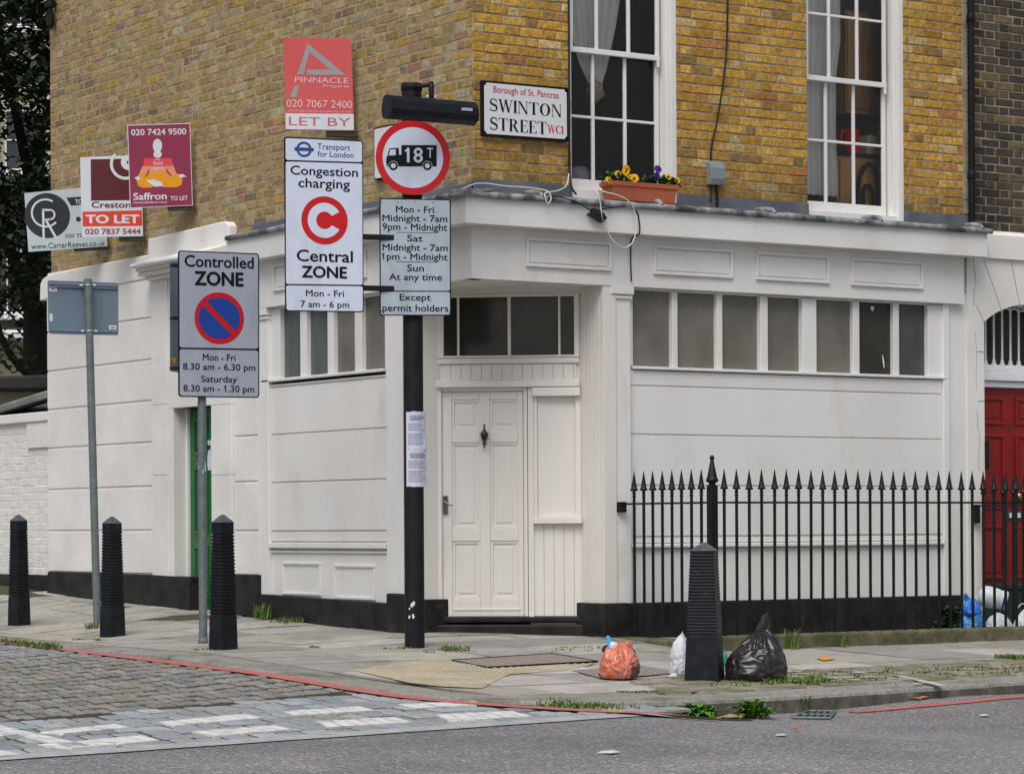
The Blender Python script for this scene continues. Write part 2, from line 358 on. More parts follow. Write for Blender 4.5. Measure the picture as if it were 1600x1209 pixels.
def copy_tree(o, parent=None):
    c = o.copy(); col.objects.link(c)
    if parent is not None: c.parent = parent
    for ch in list(o.children): copy_tree(ch, c)
    return c
def reorigin(o, P):
    """move a top-level mesh's origin to P without moving it"""
    P = Vector(P); o.data.transform(Matrix.Translation(-P)); o.location = P; o['_o'] = tuple(P); return o

# ------------------------------------------------------------------ lettering
_tc = {}
def glyphs(body, bold=0.0, shear=0.0, space=1.0):
    k = (body, bold, shear, space)
    if k in _tc: return _tc[k]
    cu = bpy.data.curves.new('lettering', 'FONT'); cu.body = body; cu.size = 1; cu.offset = bold; cu.shear = shear; cu.resolution_u = 3
    cu.space_character = space; cu.fill_mode = 'FRONT'
    ob = bpy.data.objects.new('lettering', cu); col.objects.link(ob)
    dg = bpy.context.evaluated_depsgraph_get(); me = bpy.data.meshes.new_from_object(ob.evaluated_get(dg))
    vs = [(v.co.x, v.co.y) for v in me.vertices]; fs = [tuple(p.vertices) for p in me.polygons]
    bpy.data.objects.remove(ob); bpy.data.curves.remove(cu); bpy.data.meshes.remove(me)
    _tc[k] = (vs, fs); return _tc[k]
def letters(mb, S, body, x0, x1, yt, yb, lift=.003, bold=.012, mi=0, shear=0, space=1.0):
    """lettering across the sign: x0..x1 wide, capitals yt..yb high, measured on the sign's face"""
    vs, fs = glyphs(body, 0, shear, space)
    cap = max(v[1] for v in glyphs('H')[0])
    flags = []
    for i, ch in enumerate(body):                     # the numeral one gets its flag
        if ch == '1':
            xr = max(v[0] for v in glyphs(body[:i + 1])[0]); iw = max(v[0] for v in glyphs('1')[0]) - min(v[0] for v in glyphs('1')[0]); xl = xr - iw*.5
            flags.append([(xl, cap), (xl - .16, cap*.84), (xl - .16, cap*.70), (xl, cap*.82)])
    xm = (x0 + x1)/2; b = S.loc(xm, yb)[1]; h = S.loc(xm, yt)[1] - b; u0 = S.loc(x0, (yt + yb)/2)[0]; u1 = S.loc(x1, (yt + yb)/2)[0]
    mn = min(v[0] for v in vs); mx = max(v[0] for v in vs); kx = (u1 - u0)/(mx - mn); ky = h/cap; bo = max(0, bold)
    cps = [(0, 0)] if bo < .002 else [(-bo, 0), (bo, 0), (0, -bo*.8), (0, bo*.8)]
    for n_, (dx_, dy_) in enumerate(cps):
        mb.raw([S.P(u0 + (x + dx_ - mn)*kx, b + (y + dy_)*ky, lift + n_*.00004) for x, y in vs], fs, mi)
    for f_ in flags: mb.face([S.P(u0 + (x - mn)*kx, b + y*ky, lift + .0002) for x, y in f_], mi)
def rquad(c, r, n=5):
    """rounded outline of a quad given as four (s, z) corners"""
    o = []
    for i in range(4):
        p = Vector((*c[i], 0)); a = Vector((*c[i - 1], 0)); b = Vector((*c[(i + 1) % 4], 0))
        q0 = p + (a - p).normalized()*r; q1 = p + (b - p).normalized()*r
        for k in range(n + 1):
            t = k/n; q = q0*(1 - t)**2 + p*2*t*(1 - t) + q1*t*t; o.append((q.x, q.y))
    return o
def inset(c, b):
    o = []
    for i in range(4):
        p = Vector((*c[i], 0)); a = (Vector((*c[i - 1], 0)) - p).normalized(); q = (Vector((*c[(i + 1) % 4], 0)) - p).normalized()
        r = p + (a + q)*b; o.append((r.x, r.y))
    return o
def corners(S, *px): return [S.loc(*p) for p in px]
def poly(mb, S, pts, lift, mi=0): mb.face([S.P(a, b, lift) for a, b in pts], mi)
def plate(mb, S, pts, d0, d1, mi=0):
    mb.prism([S.P(a, b, d1) for a, b in pts], S.n*(d0 - d1), mi)
def pxpoly(mb, S, pts, lift, mi=0): mb.face([S.P(*S.loc(*p), lift) for p in pts], mi)
def arc_ring(mb, S, c, r0, r1, a0, a1, lift, mi=0, n=40, ell=1.0):
    """annulus sector between r0 and r1, c in (s, z)"""
    A = [radians(a0 + (a1 - a0)*i/n) for i in range(n + 1)]
    V = [S.P(c[0] + r*cos(a)*ell, c[1] + r*sin(a), lift) for a in A for r in (r0, r1)]
    mb.raw(V, [(2*i, 2*i + 1, 2*i + 3, 2*i + 2) for i in range(n)], mi)
def disc(mb, S, c, r, lift, mi=0, n=40): mb.face([S.P(c[0] + r*cos(2*pi*i/n), c[1] + r*sin(2*pi*i/n), lift) for i in range(n)], mi)

# ================================================================== GROUND
KO = [(9.34, 70), (9.34, 30), (9.34, 24), (9.335, 21.6), (9.30, 19), (9.255, 17), (9.215, 16), (9.205, 15.1), (9.27, 14.55), (9.42, 14.19), (9.7, 13.99),
      (10.1, 13.915), (10.6, 13.90), (11.2, 13.935), (12.3, 14.015), (13.6, 14.12), (16, 14.32), (22, 14.83), (45, 16.85)]
def resample(pl, step):
    o = [Vector((*pl[0], 0))]
    for a, b in zip(pl[:-1], pl[1:]):
        a = Vector((*a, 0)); b = Vector((*b, 0)); n = max(1, int((b - a).length/step))
        o += [a + (b - a)*(i/n) for i in range(1, n + 1)]
    return o
def offset(pts, d):
    """shift a polyline to its left-hand (pavement) side by d"""
    o = []
    for i, p in enumerate(pts):
        t = (pts[min(i + 1, len(pts) - 1)] - pts[max(i - 1, 0)]).normalized()
        o.append(p + Vector((-t.y, t.x, 0))*d)
    return o
KOP = resample(KO, .16)
# smooth the corner once or twice
for _ in range(3):
    KOP = [KOP[0]] + [(KOP[i - 1] + KOP[i]*2 + KOP[i + 1])/4 for i in range(1, len(KOP) - 1)] + [KOP[-1]]
KIP = offset(KOP, .36)
def outside(P, pts):
    """pavement half-plane test against a convex kerb line"""
    for a, b in zip(pts[:-1], pts[1:]):
        t = b - a
        if t.x*(P.y - a.y) - t.y*(P.x - a.x) < 0: return True
    return False
KCO = [Vector((*p, 0)) for p in KO]
KCI = offset(KCO, .365); KCM = offset(KCO, .26)
def clip(pg, line):
    for a, b in zip(line[:-1], line[1:]):
        t = b - a; f = lambda p: t.x*(p.y - a.y) - t.y*(p.x - a.x)
        o = []
        for i, p in enumerate(pg):
            q = pg[(i + 1) % len(pg)]; fp, fq = f(p), f(q)
            if fp >= 0: o.append(p)
            if (fp >= 0) != (fq >= 0): o.append(p + (q - p)*(fp/(fp - fq)))
        pg = o
        if len(pg) < 3: return []
    return pg
def inpoly(p, pg):
    c = False; j = len(pg) - 1
    for i in range(len(pg)):
        if (pg[i].y > p.y) != (pg[j].y > p.y) and p.x < (pg[j].x - pg[i].x)*(p.y - pg[i].y)/(pg[j].y - pg[i].y) + pg[i].x: c = not c
        j = i
    return c
def gridsheet(name, xs, ys, fz, mat, keep=None):
    V = [(x, y, fz(x, y)) for y in ys for x in xs]; n = len(xs); mb = MB(); F = []
    for j in range(len(ys) - 1):
        for i in range(n - 1):
            if keep and not keep((xs[i] + xs[i + 1])/2, (ys[j] + ys[j + 1])/2): continue
            F.append((j*n + i, j*n + i + 1, (j + 1)*n + i + 1, (j + 1)*n + i))
    mb.raw(V, F, 0, None, True); return tag(mb.build(name, mat, fix=False), kind='structure')
def frange(a, b, st): return [a + st*i for i in range(int(round((b - a)/st)) + 1)]
gridsheet('road', [-300, -100, -40] + frange(-12, 7.6, .4) + frange(8, 16, .1) + frange(16.4, 24, .4) + [40, 80, 160, 300], [-200, -60, -20] + frange(-2, 9.2, .4) + frange(9.6, 17.6, .1) + frange(18, 22, .4) + [40, 80, 160, 400], road, 'asphalt')
gridsheet('pavement_bed', frange(8.6, 24, .2) + [40, 80], frange(13.2, 32, .2) + [60, 120],
          lambda x, y: (zp(x, y) - .014) if not outside(Vector((x, y, 0)), KCM) else min(zp(x, y) - .014, road(x, y) - .08), 'slabbed')

# --- kerb
mb = MB(); K = 6
i = 0
while i < len(KOP) - 1:
    k = min(i + random.choice((5, 6, 7)), len(KOP) - 1); A = KOP[i:k + 1]; B = KIP[i:k + 1]
    dz = random.uniform(-.004, .006); g = .004
    A = [p.copy() for p in A]; B = [p.copy() for p in B]
    for L_ in (A, B):
        t0 = (L_[1] - L_[0]).normalized(); t1 = (L_[-1] - L_[-2]).normalized(); L_[0] += t0*g; L_[-1] -= t1*g
    n = len(A); V = []
    for a, b in zip(A, B):
        nn = (b - a).normalized(); za = zp(a.x, a.y) + dz; zb = zp(b.x, b.y) + dz + .002; a2 = a + nn*.022; a1 = a + nn*.006
        V += [(a.x, a.y, road0(a.x, a.y) - .25), (a.x, a.y, za - .028), (a1.x, a1.y, za - .009), (a2.x, a2.y, za), (b.x, b.y, zb), (b.x, b.y, zb - .2)]
    F = []
    for q in range(n - 1):
        for r in range(5): F.append((q*6 + r, (q + 1)*6 + r, (q + 1)*6 + r + 1, q*6 + r + 1))
    F += [tuple(range(6)), tuple(range((n - 1)*6 + 5, (n - 1)*6 - 1, -1))]
    mb.raw(V, F); i = k
    for q_ in range((n - 1)*5): mb.m[-(len(F)) + q_] = 1 if q_ % 5 < 1 else 0
tag(mb.build('kerb', ['granite', 'kerbface']), kind='structure')

# --- flagstones
mb = MB(); pal = [(.345, .33, .295), (.32, .305, .28), (.375, .36, .33), (.29, .285, .265), (.355, .335, .29), (.325, .32, .305), (.40, .385, .36), (.265, .258, .24)]
y = 13.4
while y < 40:
    h = random.choice((.55, .6, .65, .75)); x = 9.0 + random.uniform(-.6, 0)
    while x < 19.5:
        wd = random.choice((.6, .7, .8, .9, 1.05)); g = .008
        pg = clip([Vector((x + g, y + g, 0)), Vector((x + wd - g, y + g, 0)), Vector((x + wd - g, y + h - g, 0)), Vector((x + g, y + h - g, 0))], KCI)
        if pg and not (x > 14 and y > 18.7):
            c = Vector(random.choice(pal))*random.uniform(.9, 1.08); dz = random.uniform(-.003, .003); tx = random.uniform(-.006, .006); ty = random.uniform(-.006, .006)
            mx = sum((p.x for p in pg))/len(pg); my = sum((p.y for p in pg))/len(pg)
            P = [Vector((p.x, p.y, zp(p.x, p.y) + dz + (p.x - mx)*tx + (p.y - my)*ty)) for p in pg]
            mb.face(P, 0, tuple(c))
            for a, b in zip(P, P[1:] + P[:1]): mb.face([a, a - Vector((0, 0, .03)), b - Vector((0, 0, .03)), b], 0, tuple(c))
        x += wd
    y += h
tag(mb.build('pavement', 'slab', fix=False), kind='structure')

# --- the forecourt floor behind the railing
mb = MB(); mb.face([(13.45, 17.45, .004), (19, 17.45, .004), (19, 18.7, .004), (13.45, 18.7, .004)]); tag(mb.build('forecourt_floor', 'mossy', fix=False), kind='structure')

# --- stone setts: a generic laid field
def setts(name, o, ang, u0, u1, v0, v1, du, dv, keep, fz, pal, lift=.010, gap=.008, jit=.004, mat='sett', dome=.004, ang2=None, gv=None):
    mb = MB(); e1 = Vector((cos(ang), sin(ang), 0)); e2 = Vector((-sin(ang), cos(ang), 0)) if ang2 is None else Vector((cos(ang2), sin(ang2), 0)); gv = gv or gap; o = Vector((o[0], o[1], 0)); v = v0; row = 0
    while v < v1:
        h = dv*random.uniform(.92, 1.08); u = u0 + (du/2 if row % 2 and ang2 is None else 0) + random.uniform(-.2, .2)*du
        while u < u1:
            wd = du*(random.uniform(.75, 1.25) if ang2 is None else random.uniform(.86, 1.14)); c = o + e1*(u + wd/2) + e2*(v + h/2)
            if keep(c):
                cl = tuple(Vector(pal(c))*random.uniform(.82, 1.15)); dz = random.uniform(-jit, jit)
                def pt(a, b, z): 
                    p = o + e1*a + e2*b; return Vector((p.x, p.y, fz(p.x, p.y) + z))
                j = lambda: random.uniform(-.006, .006)
                q = [(u + gap/2 + j(), v + gv/2 + j()), (u + wd - gap/2 + j(), v + gv/2 + j()), (u + wd - gap/2 + j(), v + h - gv/2 + j()), (u + gap/2 + j(), v + h - gv/2 + j())]
                cu = u + wd/2; cv = v + h/2
                lo = [pt(a, b, lift + dz - .02) for a, b in q]; mid = [pt(a, b, lift + dz - dome) for a, b in q]
                top = [pt(a + (cu - a)*.22, b + (cv - b)*.22, lift + dz) for a, b in q]
                mb.raw(lo + mid + top, [(8, 9, 10, 11)] + [(r, (r + 1) % 4, 4 + (r + 1) % 4, 4 + r) for r in range(4)] + [(4 + r, 4 + (r + 1) % 4, 8 + (r + 1) % 4, 8 + r) for r in range(4)], 0, cl)
            u += wd
        v += h; row += 1
    return tag(mb.build(name, mat, fix=False), kind='structure')
A1 = Vector((5.04, 11.69, 0)); A2 = Vector((9.75, 13.16, 0)); ANG = atan2(A2.y - A1.y, A2.x - A1.x)
B1 = Vector((5.93, 13.76, 0)); B2 = Vector((9.08, 15.41, 0)); BANG = atan2(B2.y - B1.y, B2.x - B1.x)
def side(P, a, b): t = b - a; return (t.x*(P.y - a.y) - t.y*(P.x - a.x))/t.length
KOUT = offset(KOP, -.14)
e1 = Vector((cos(ANG), sin(ANG), 0)); e2 = Vector((-sin(ANG), cos(ANG), 0))
mb = MB()                                      # soil bed under the setts
us = frange(-14, 6.0, .25); vs = frange(.02, 40, .5); n = len(us)
V = []
for v in vs:
    for u in us:
        p = A1 + e1*u + e2*v; V.append((p.x, p.y, settz(p.x, p.y) + .002 if p.x < 9.6 else road(p.x, p.y) + .003))
mb.raw(V, [(j*n + i, j*n + i + 1, (j + 1)*n + i + 1, (j + 1)*n + i) for j in range(len(vs) - 1) for i in range(n - 1)
           if not outside(A1 + e1*us[i + 1] + e2*vs[j], KOP) or outside(A1 + e1*us[i + 1] + e2*vs[j], KCI)], 0, None, True)
tag(mb.build('sett_bed', 'settbed', fix=False), kind='structure')
setts('crossing_setts', A1, ANG, -9, 6.2, .16, 4.6, .19, .26, lambda c: outside(c, KOUT) and side(c, B1, B2) < -.03 and c.x < 10.2, settz,
      lambda c: random.choice(((.30, .325, .35), (.26, .285, .31), (.33, .35, .37), (.28, .29, .30), (.31, .32, .315))), gap=.018, dome=.006, ang2=radians(80), gv=.034)
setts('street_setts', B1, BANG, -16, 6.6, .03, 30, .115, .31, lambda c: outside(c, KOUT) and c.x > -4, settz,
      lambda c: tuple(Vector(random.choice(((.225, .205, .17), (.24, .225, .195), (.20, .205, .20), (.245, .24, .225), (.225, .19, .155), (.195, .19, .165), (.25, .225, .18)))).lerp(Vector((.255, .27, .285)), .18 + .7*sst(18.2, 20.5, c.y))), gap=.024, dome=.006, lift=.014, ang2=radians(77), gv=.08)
# pale edging between setts and asphalt
mb = MB(); pr = None
for k in range(-60, 34):
    u = k*.16; a = A1 + e1*u + e2*(.0 + .012*noise.noise((u*2, 0, 0))); b = A1 + e1*u + e2*(.15 + .012*noise.noise((u*2, 5, 0)))
    if a.x > 10.05: break
    q = (Vector((a.x, a.y, road(a.x, a.y) + .006)), Vector((b.x, b.y, road(b.x, b.y) + .012)))
    if pr: mb.face([pr[0], q[0], q[1], pr[1]])
    pr = q
tag(mb.build('edging_strip', 'strip', fix=False), kind='structure')
# red lines along the kerbs
def line_along(name, pts, w_, mat, fz, lift):
    mb = MB(); of = offset(pts, w_); prev = None
    for p, q in zip(pts, of):
        a = random.uniform(-.006, .006); t = (Vector((p.x, p.y + a, fz(p.x, p.y + a) + lift)), Vector((q.x, q.y + a, fz(q.x, q.y) + lift)))
        if prev: mb.face([prev[0], t[0], t[1], prev[1]])
        prev = t
    return tag(mb.build(name, mat, fix=False), kind='structure')
def lane(x, y): t = sst(9.75, 10.0, x); return (settz(x, y) + .010)*(1 - t) + road(x, y)*t
rr = [(p.x, p.y) for p in offset(KOP, -.15) if p.y > 15.3 and p.y < 45 and p.x < 12] + [(9.045, 14.9), (9.10, 14.4), (9.21, 13.95), (9.37, 13.55), (9.60, 13.23), (9.85, 13.06), (10.1, 12.98)]
RR = resample(rr, .15)
for _ in range(4): RR = [RR[0]] + [(RR[i - 1] + RR[i]*2 + RR[i + 1])/4 for i in range(1, len(RR) - 1)] + [RR[-1]]
line_along('red_line', offset(RR, .08), -.17, 'roadred', lane, .009)
rl2 = resample([(p.x, p.y) for p in [RD(*p) for p in ((1322, 1112), (1400, 1105), (1500, 1096), (1600, 1087.5), (1750, 1074))]], .15)
line_along('red_line', rl2, -.13, 'roadred', road, .006)
# give way dashes: each one a row of painted setts
for q in ([(62, 1148), (98, 1150), (206, 1140), (180, 1135)], [(247, 1132), (270, 1138), (412, 1125), (382, 1118.5)], [(440, 1115), (460, 1121.5), (587, 1113), (562, 1107)],
          [(622, 1104), (645, 1110), (765, 1104), (740, 1098.5)], [(-180, 1162), (-160, 1166), (30, 1152), (0, 1147)],
          [(-20, 1133), (-50, 1133), (108, 1172), (145, 1170)], [(60, 1168), (112, 1173), (250, 1161), (222, 1153)], [(299, 1147), (335, 1154), (456, 1143), (430, 1137)],
          [(494, 1131), (512, 1140), (645, 1132), (617, 1124)], [(681, 1120), (700, 1130.5), (832, 1122), (800, 1114)], [(-220, 1195), (-200, 1201), (35, 1183), (0, 1176)]):
    c = [cast(*p, settz) for p in q]; mb = MB(); n = 6
    for i in range(n):
        def lp(s, t):
            a = c[0].lerp(c[3], s); b = c[1].lerp(c[2], s); p = a.lerp(b, t); return p.x, p.y
        s0 = i/n + .008; s1 = (i + 1)/n - .008 + random.uniform(-.006, .004); V = []
        ed = [(s0, random.uniform(-.04, .03)), (s1, random.uniform(-.04, .03)), (s1, 1 + random.uniform(-.03, .04)), (s0, 1 + random.uniform(-.03, .04))]
        for s, t in ed:
            x, y = lp(s, t); V.append(Vector((x, y, settz(x, y) + .0165)))
        mb.face(V); V2 = [p - Vector((0, 0, .012)) for p in V]
        for k in range(4): mb.face([V[k], V2[k], V2[(k + 1) % 4], V[(k + 1) % 4]])
    tag(mb.build('road_marking', 'roadwhite', fix=False), kind='structure')
# sett strip along the front kerb, mossy
def keep_strip(c):
    if c.x < 10.75 or c.x > 30: return False
    if outside(c, KCI): return False
    top = 15.40 + .12*(c.x - 12.5) if c.x > 12 else 14.55 + .8*sst(10.75, 11.3, c.x)
    return c.y < top
setts('verge_setts', (10.5, 14.2), radians(4.5), 0, 20, 0, 2.6, .17, .12, keep_strip, zp,
      lambda c: random.choice(((.22, .20, .155), (.25, .225, .18), (.19, .18, .13), (.17, .17, .095), (.28, .26, .22))), lift=.014, gap=.02)
# tactile paving and covers let into the pavement
tp = [G(*p) for p in ((553, 1048), (600, 1040), (668, 1031), (708, 1031), (762, 1045), (935, 1036.5), (880, 1048), (795, 1054), (752, 1076), (690, 1073), (640, 1067.5))]
mb = MB(); mb.face([p + Vector((0, 0, .0055)) for p in tp]); cn = sum(tp, Vector())/len(tp)
for i in range(-40, 40):
    for j in range(-40, 40):
        p = Vector((cn.x + i*.067, cn.y + j*.067, 0))
        if inpoly(p, tp): 
            p.z = zp(p.x, p.y) + .005; mb.lathe([(.016, 0), (.013, .005), (.006, .007)], p, 8)
tag(mb.build('tactile_paving', 'tactile', fix=False), kind='structure')
def patch(name, px, mat, lift, rim=None):
    q = [G(*p) for p in px]; mb = MB(); mb.face([p + Vector((0, 0, lift)) for p in q])
    if rim:
        for a, b in zip(q, q[1:] + q[:1]): mb.tube([a + Vector((0, 0, lift + .001)), b + Vector((0, 0, lift + .001))], rim, 6, 1)
    return tag(mb.build(name, [mat, 'iron'], fix=False), kind='structure')
patch('inspection_cover', [(704, 1033), (762, 1044), (935, 1034.5), (862, 1022.5)], 'cover', .009, .005)
patch('tarmac_patch', [(893, 1048.5), (945, 1062), (1062, 1052), (1000, 1040)], M['cover'], .008)
patch('yellow_mark', [(1274, 1029), (1288, 1033), (1306, 1030.5), (1292, 1027.5)], 'yellow', .009)

# --- drain grating in the gutter
dg = [RD(*p) for p in ((1238, 1123), (1262, 1112.5), (1306, 1113), (1296, 1124))]
t = thing('drain_grating', 'iron gutter grating set in the road below the weedy kerb', 'drain', dg[0])
mb = MB(); mb.face([p + Vector((0, 0, .003)) for p in dg]); mb.build('drain_pit', 'plinth', t, fix=False)
mb = MB()
for a, b in zip(dg, dg[1:] + dg[:1]): mb.tube([a + Vector((0, 0, .010)), b + Vector((0, 0, .010))], .009, 6)
for k in range(1, 5):
    s = k/5; mb.tube([dg[0].lerp(dg[3], s) + Vector((0, 0, .010)), dg[1].lerp(dg[2], min(1, s + .12)) + Vector((0, 0, .010))], .0075, 6)
for k in (1,): mb.tube([dg[0].lerp(dg[1], k/2) + Vector((0, 0, .010)), dg[3].lerp(dg[2], k/2) + Vector((0, 0, .010))], .007, 6)
mb.build('grate', 'galv', t)

# ================================================================== CORNER BUILDING
bld = thing('corner_building', 'ochre brick corner house with white painted shopfront and angled corner doorway', 'building', (12, 18.58, 0))
def rs(x, y, d=0): return RF.loc(x, y, d)[0]
def rz(x, y, d=0): return RF.loc(x, y, d)[1]
def ls(x, y, d=0): return LF.loc(x, y, d)[0]
def lz(x, y, d=0): return LF.loc(x, y, d)[1]
def pxprism(mb, F, pts, d0, d1, mi=0): mb.prism([F.P(*F.loc(*p, d1), d1) for p in pts], F.n*(d0 - d1), mi)

def bricks(mb, F, s0, s1, z0, z1, d, holes, pick, h=.0775, jt=.0115, rough=.004, th=.022, proud=.006):
    z = z0; row = 0
    while z < z1:
        s = s0 - (0 if row % 2 else .056); k = row
        while s < s1:
            L_ = (.2175 if k % 2 == 0 else .1025); a, b = max(s, s0), min(s + L_, s1); k += 1; s += L_ + jt
            segs = [(a, b)]
            for (h0, h1, y0, y1) in holes:
                if z + h*.8 > y0 and z < y1:
                    ns = []
                    for (p, q) in segs:
                        if q <= h0 or p >= h1: ns.append((p, q)); continue
                        if p < h0: ns.append((p, h0))
                        if q > h1: ns.append((h1, q))
                    segs = ns
            for (p, q) in segs:
                if q - p < .025: continue
                c = pick((p + q)/2, z); j = lambda m=1: random.uniform(-rough, rough)*m; dd = d + random.uniform(-proud, 0)
                zz0 = z; zz1 = z + h - jt
                bk = [(p, zz0), (q, zz0), (q, zz1), (p, zz1)]; e = .005
                md = [(p + j(), zz0 + j()), (q + j(), zz0 + j()), (q + j(), zz1 + j()), (p + j(), zz1 + j())]
                fr = [(md[0][0] + e, md[0][1] + e), (md[1][0] - e, md[1][1] + e), (md[2][0] - e, md[2][1] - e), (md[3][0] + e, md[3][1] - e)]
                V = [F.P(*x, d - th) for x in bk] + [F.P(*x, dd - .004) for x in md] + [F.P(*x, dd + j(.5)) for x in fr]
                mb.raw(V, [(8, 9, 10, 11)] + [(r, (r + 1) % 4, 4 + (r + 1) % 4, 4 + r) for r in range(4)] + [(4 + r, 4 + (r + 1) % 4, 8 + (r + 1) % 4, 8 + r) for r in range(4)], 0, c)
        z += h; row += 1
def wallholes(mb, F, s0, s1, z0, z1, d0, d1, holes, mi=0):
    """a plain wall with rectangular openings (holes sorted along s, not overlapping)"""
    s = s0
    for (h0, h1, y0, y1) in sorted(holes):
        if h0 > s: mb.fbox(F, s, h0, z0, z1, d0, d1, mi)
        if y0 > z0: mb.fbox(F, h0, h1, z0, y0, d0, d1, mi)
        if y1 < z1: mb.fbox(F, h0, h1, y1, z1, d0, d1, mi)
        s = h1
    mb.fbox(F, s, s1, z0, z1, d0, d1, mi)

BD = -.08; ZT = 8.2; ZW = 6.25
zroof = rz(729, 297, .17)                 # top edge of the lead along the fascia
zfb = rz(729, 348.5, .14); zft = rz(729, 304.5, .14)
zfr = rz(736.3, 434.9, 0)
W1 = (rs(892, 150, BD), rs(1057.5, 150, BD), zroof + .03, ZW - .1); W2 = (rs(1261.5, 150, BD), rs(1412, 150, BD), zroof + .0, ZW - .1)
sRend = rs(1518, 150, BD)
def pickR(s, z):
    n = noise.noise((s*.9, z*1.3, 3)); r = random.random()
    b = random.choice(((.52, .30, .055), (.47, .26, .045), (.56, .335, .08), (.44, .235, .04), (.50, .275, .05), (.55, .32, .065)))
    if r < .06: b = (.28, .17, .055)
    elif r < .09: b = (.46, .205, .065)
    elif r < .16: b = (.56, .41, .17)
    k = .90*random.uniform(.84, 1.12)*(1 + .2*n)
    low = sst(zroof + .55, zroof + .05, z) if False else 1 - sst(zroof + .1, zroof + .62, z)
    g = .55*low*random.uniform(.6, 1)               # rain-splash grime above the lead
    v = Vector(b)*k; return tuple(v.lerp(Vector((.10, .075, .04)), g))
def pickL(s, z):
    n = noise.noise((s*.7, z*.9, 9)); r = random.random()
    b = random.choice(((.52, .385, .17), (.48, .345, .15), (.55, .42, .20), (.45, .32, .14), (.52, .36, .15), (.50, .37, .18), (.56, .45, .24)))
    if r < .11: b = (.50, .30, .19)
    elif r < .18: b = (.58, .37, .09)
    elif r < .23: b = (.34, .25, .18)
    elif r < .27: b = (.54, .48, .33)
    elif r < .29: b = (.52, .26, .18)
    return tuple(Vector((b[0]*.66, b[1]*.67, b[2]*.66))*random.uniform(.82, 1.14)*(1 + .17*n))
sLs = ls(353, 373, .14); sLe = ls(69, 500, 0)   # where fascia ends / where the house ends
mb = MB(); bricks(mb, RF, .08, sRend, zroof - .02, ZT, BD, [W1, W2], pickR, rough=.0035); bw = mb.build('brick_wall', 'brickR', bld, fix=False); bw['label'] = 'warm ochre brick wall above the street nameplate and sash windows'
mb = MB(); bricks(mb, LF, sLe, -.084, 3.1, ZT, BD, [], pickL, rough=.0045, proud=.004, th=.012, jt=.0165); bw = mb.build('brick_wall', 'brickL', bld, fix=False); bw['label'] = 'paler weathered brick flank wall behind the letting boards'
mb = MB(); wallholes(mb, RF, .10, sRend, 2.9, ZT, -.35, BD - .0085, [W1, W2]); mb.build('mortar', 'mortarR', bld)
mb = MB(); mb.fbox(LF, sLe, -.093, 2.9, ZT, -.35, BD - .0045); mb.build('mortar', 'mortarL', bld)
mb = MB(); mb.box(12.1, 18, 18.95, 26.55, ZT, ZT + .1); mb.box(12.35, 18, 26.3, 26.62, 0, ZT); mb.box(17.7, 18, 19, 26.3, 0, ZT); mb.build('roof', 'slate', bld)

# --- fascia, lead gutter top
sFe = rs(1543, 385, .14)
mb = MB(); mb.fbox(RF, -.14, sFe, zfb, zft, .0, .14); mb.build('fascia', 'paint', bld, bevel=.004)
mb = MB(); mb.fbox(LF, sLs, -.001, zfb, zft, .0, .14); mb.build('fascia', 'paint', bld, bevel=.004)
def leadstrip(F, a, b, sgn):
    mb = MB(); n = int(abs(b - a)/.12); V = []; F_ = []
    for i in range(n + 1):
        s = a + (b - a)*i/n; w_ = .010*noise.noise((s*1.7, 0, sgn)) + .006*noise.noise((s*6, 3, sgn)); dr = .010*noise.noise((s*2.3, 9, sgn))
        for (z, d) in ((zroof - .046 + dr*.7, .140), (zroof - .049 + dr*.7, .170), (zroof - .02 + w_, .182), (zroof + w_ - .002, .168), (zroof + .014 + w_*.6, .10), (zroof + .03, BD - .03)):
            V.append(F.P(s, z, d))
    for i in range(n):
        for r in range(5): F_.append((i*6 + r, (i + 1)*6 + r, (i + 1)*6 + r + 1, i*6 + r + 1))
    mb.raw(V, F_, 0, None, True); mb.face(V[:6]); mb.face(V[-6:])
    for s in (frange(.55, b - .2, 1.18) if sgn == 1 else []):       # rounded lead rolls over the joints
        mb.tube([F.P(s, zroof + .045, BD + .02), F.P(s, zroof + .035, .06), F.P(s + .01, zroof + .022, .135), F.P(s + .012, zroof - .005, .175)], [.022, .025, .024, .014], 8)
    return mb.build('lead_flashing', 'lead', bld)
leadstrip(RF, -.176, rs(1551, 360, .17), 1); leadstrip(LF, .176, ls(352, 370, .17), 2)
mb = MB(); up0 = zroof + .01; up1 = zroof + .135
for F, a, b, dz in ((RF, .064, W1[0], 0), (RF, W1[1], W2[0], 0), (RF, W2[1], sRend + .01, 0), (LF, ls(395, 350, BD), -.061, -.03)):
    mb = MB(); mb.fbox(F, a, b, up0, up1 + dz, BD - .02, BD + .016); mb.build('lead_upstand', 'leadup', bld, bevel=.006)

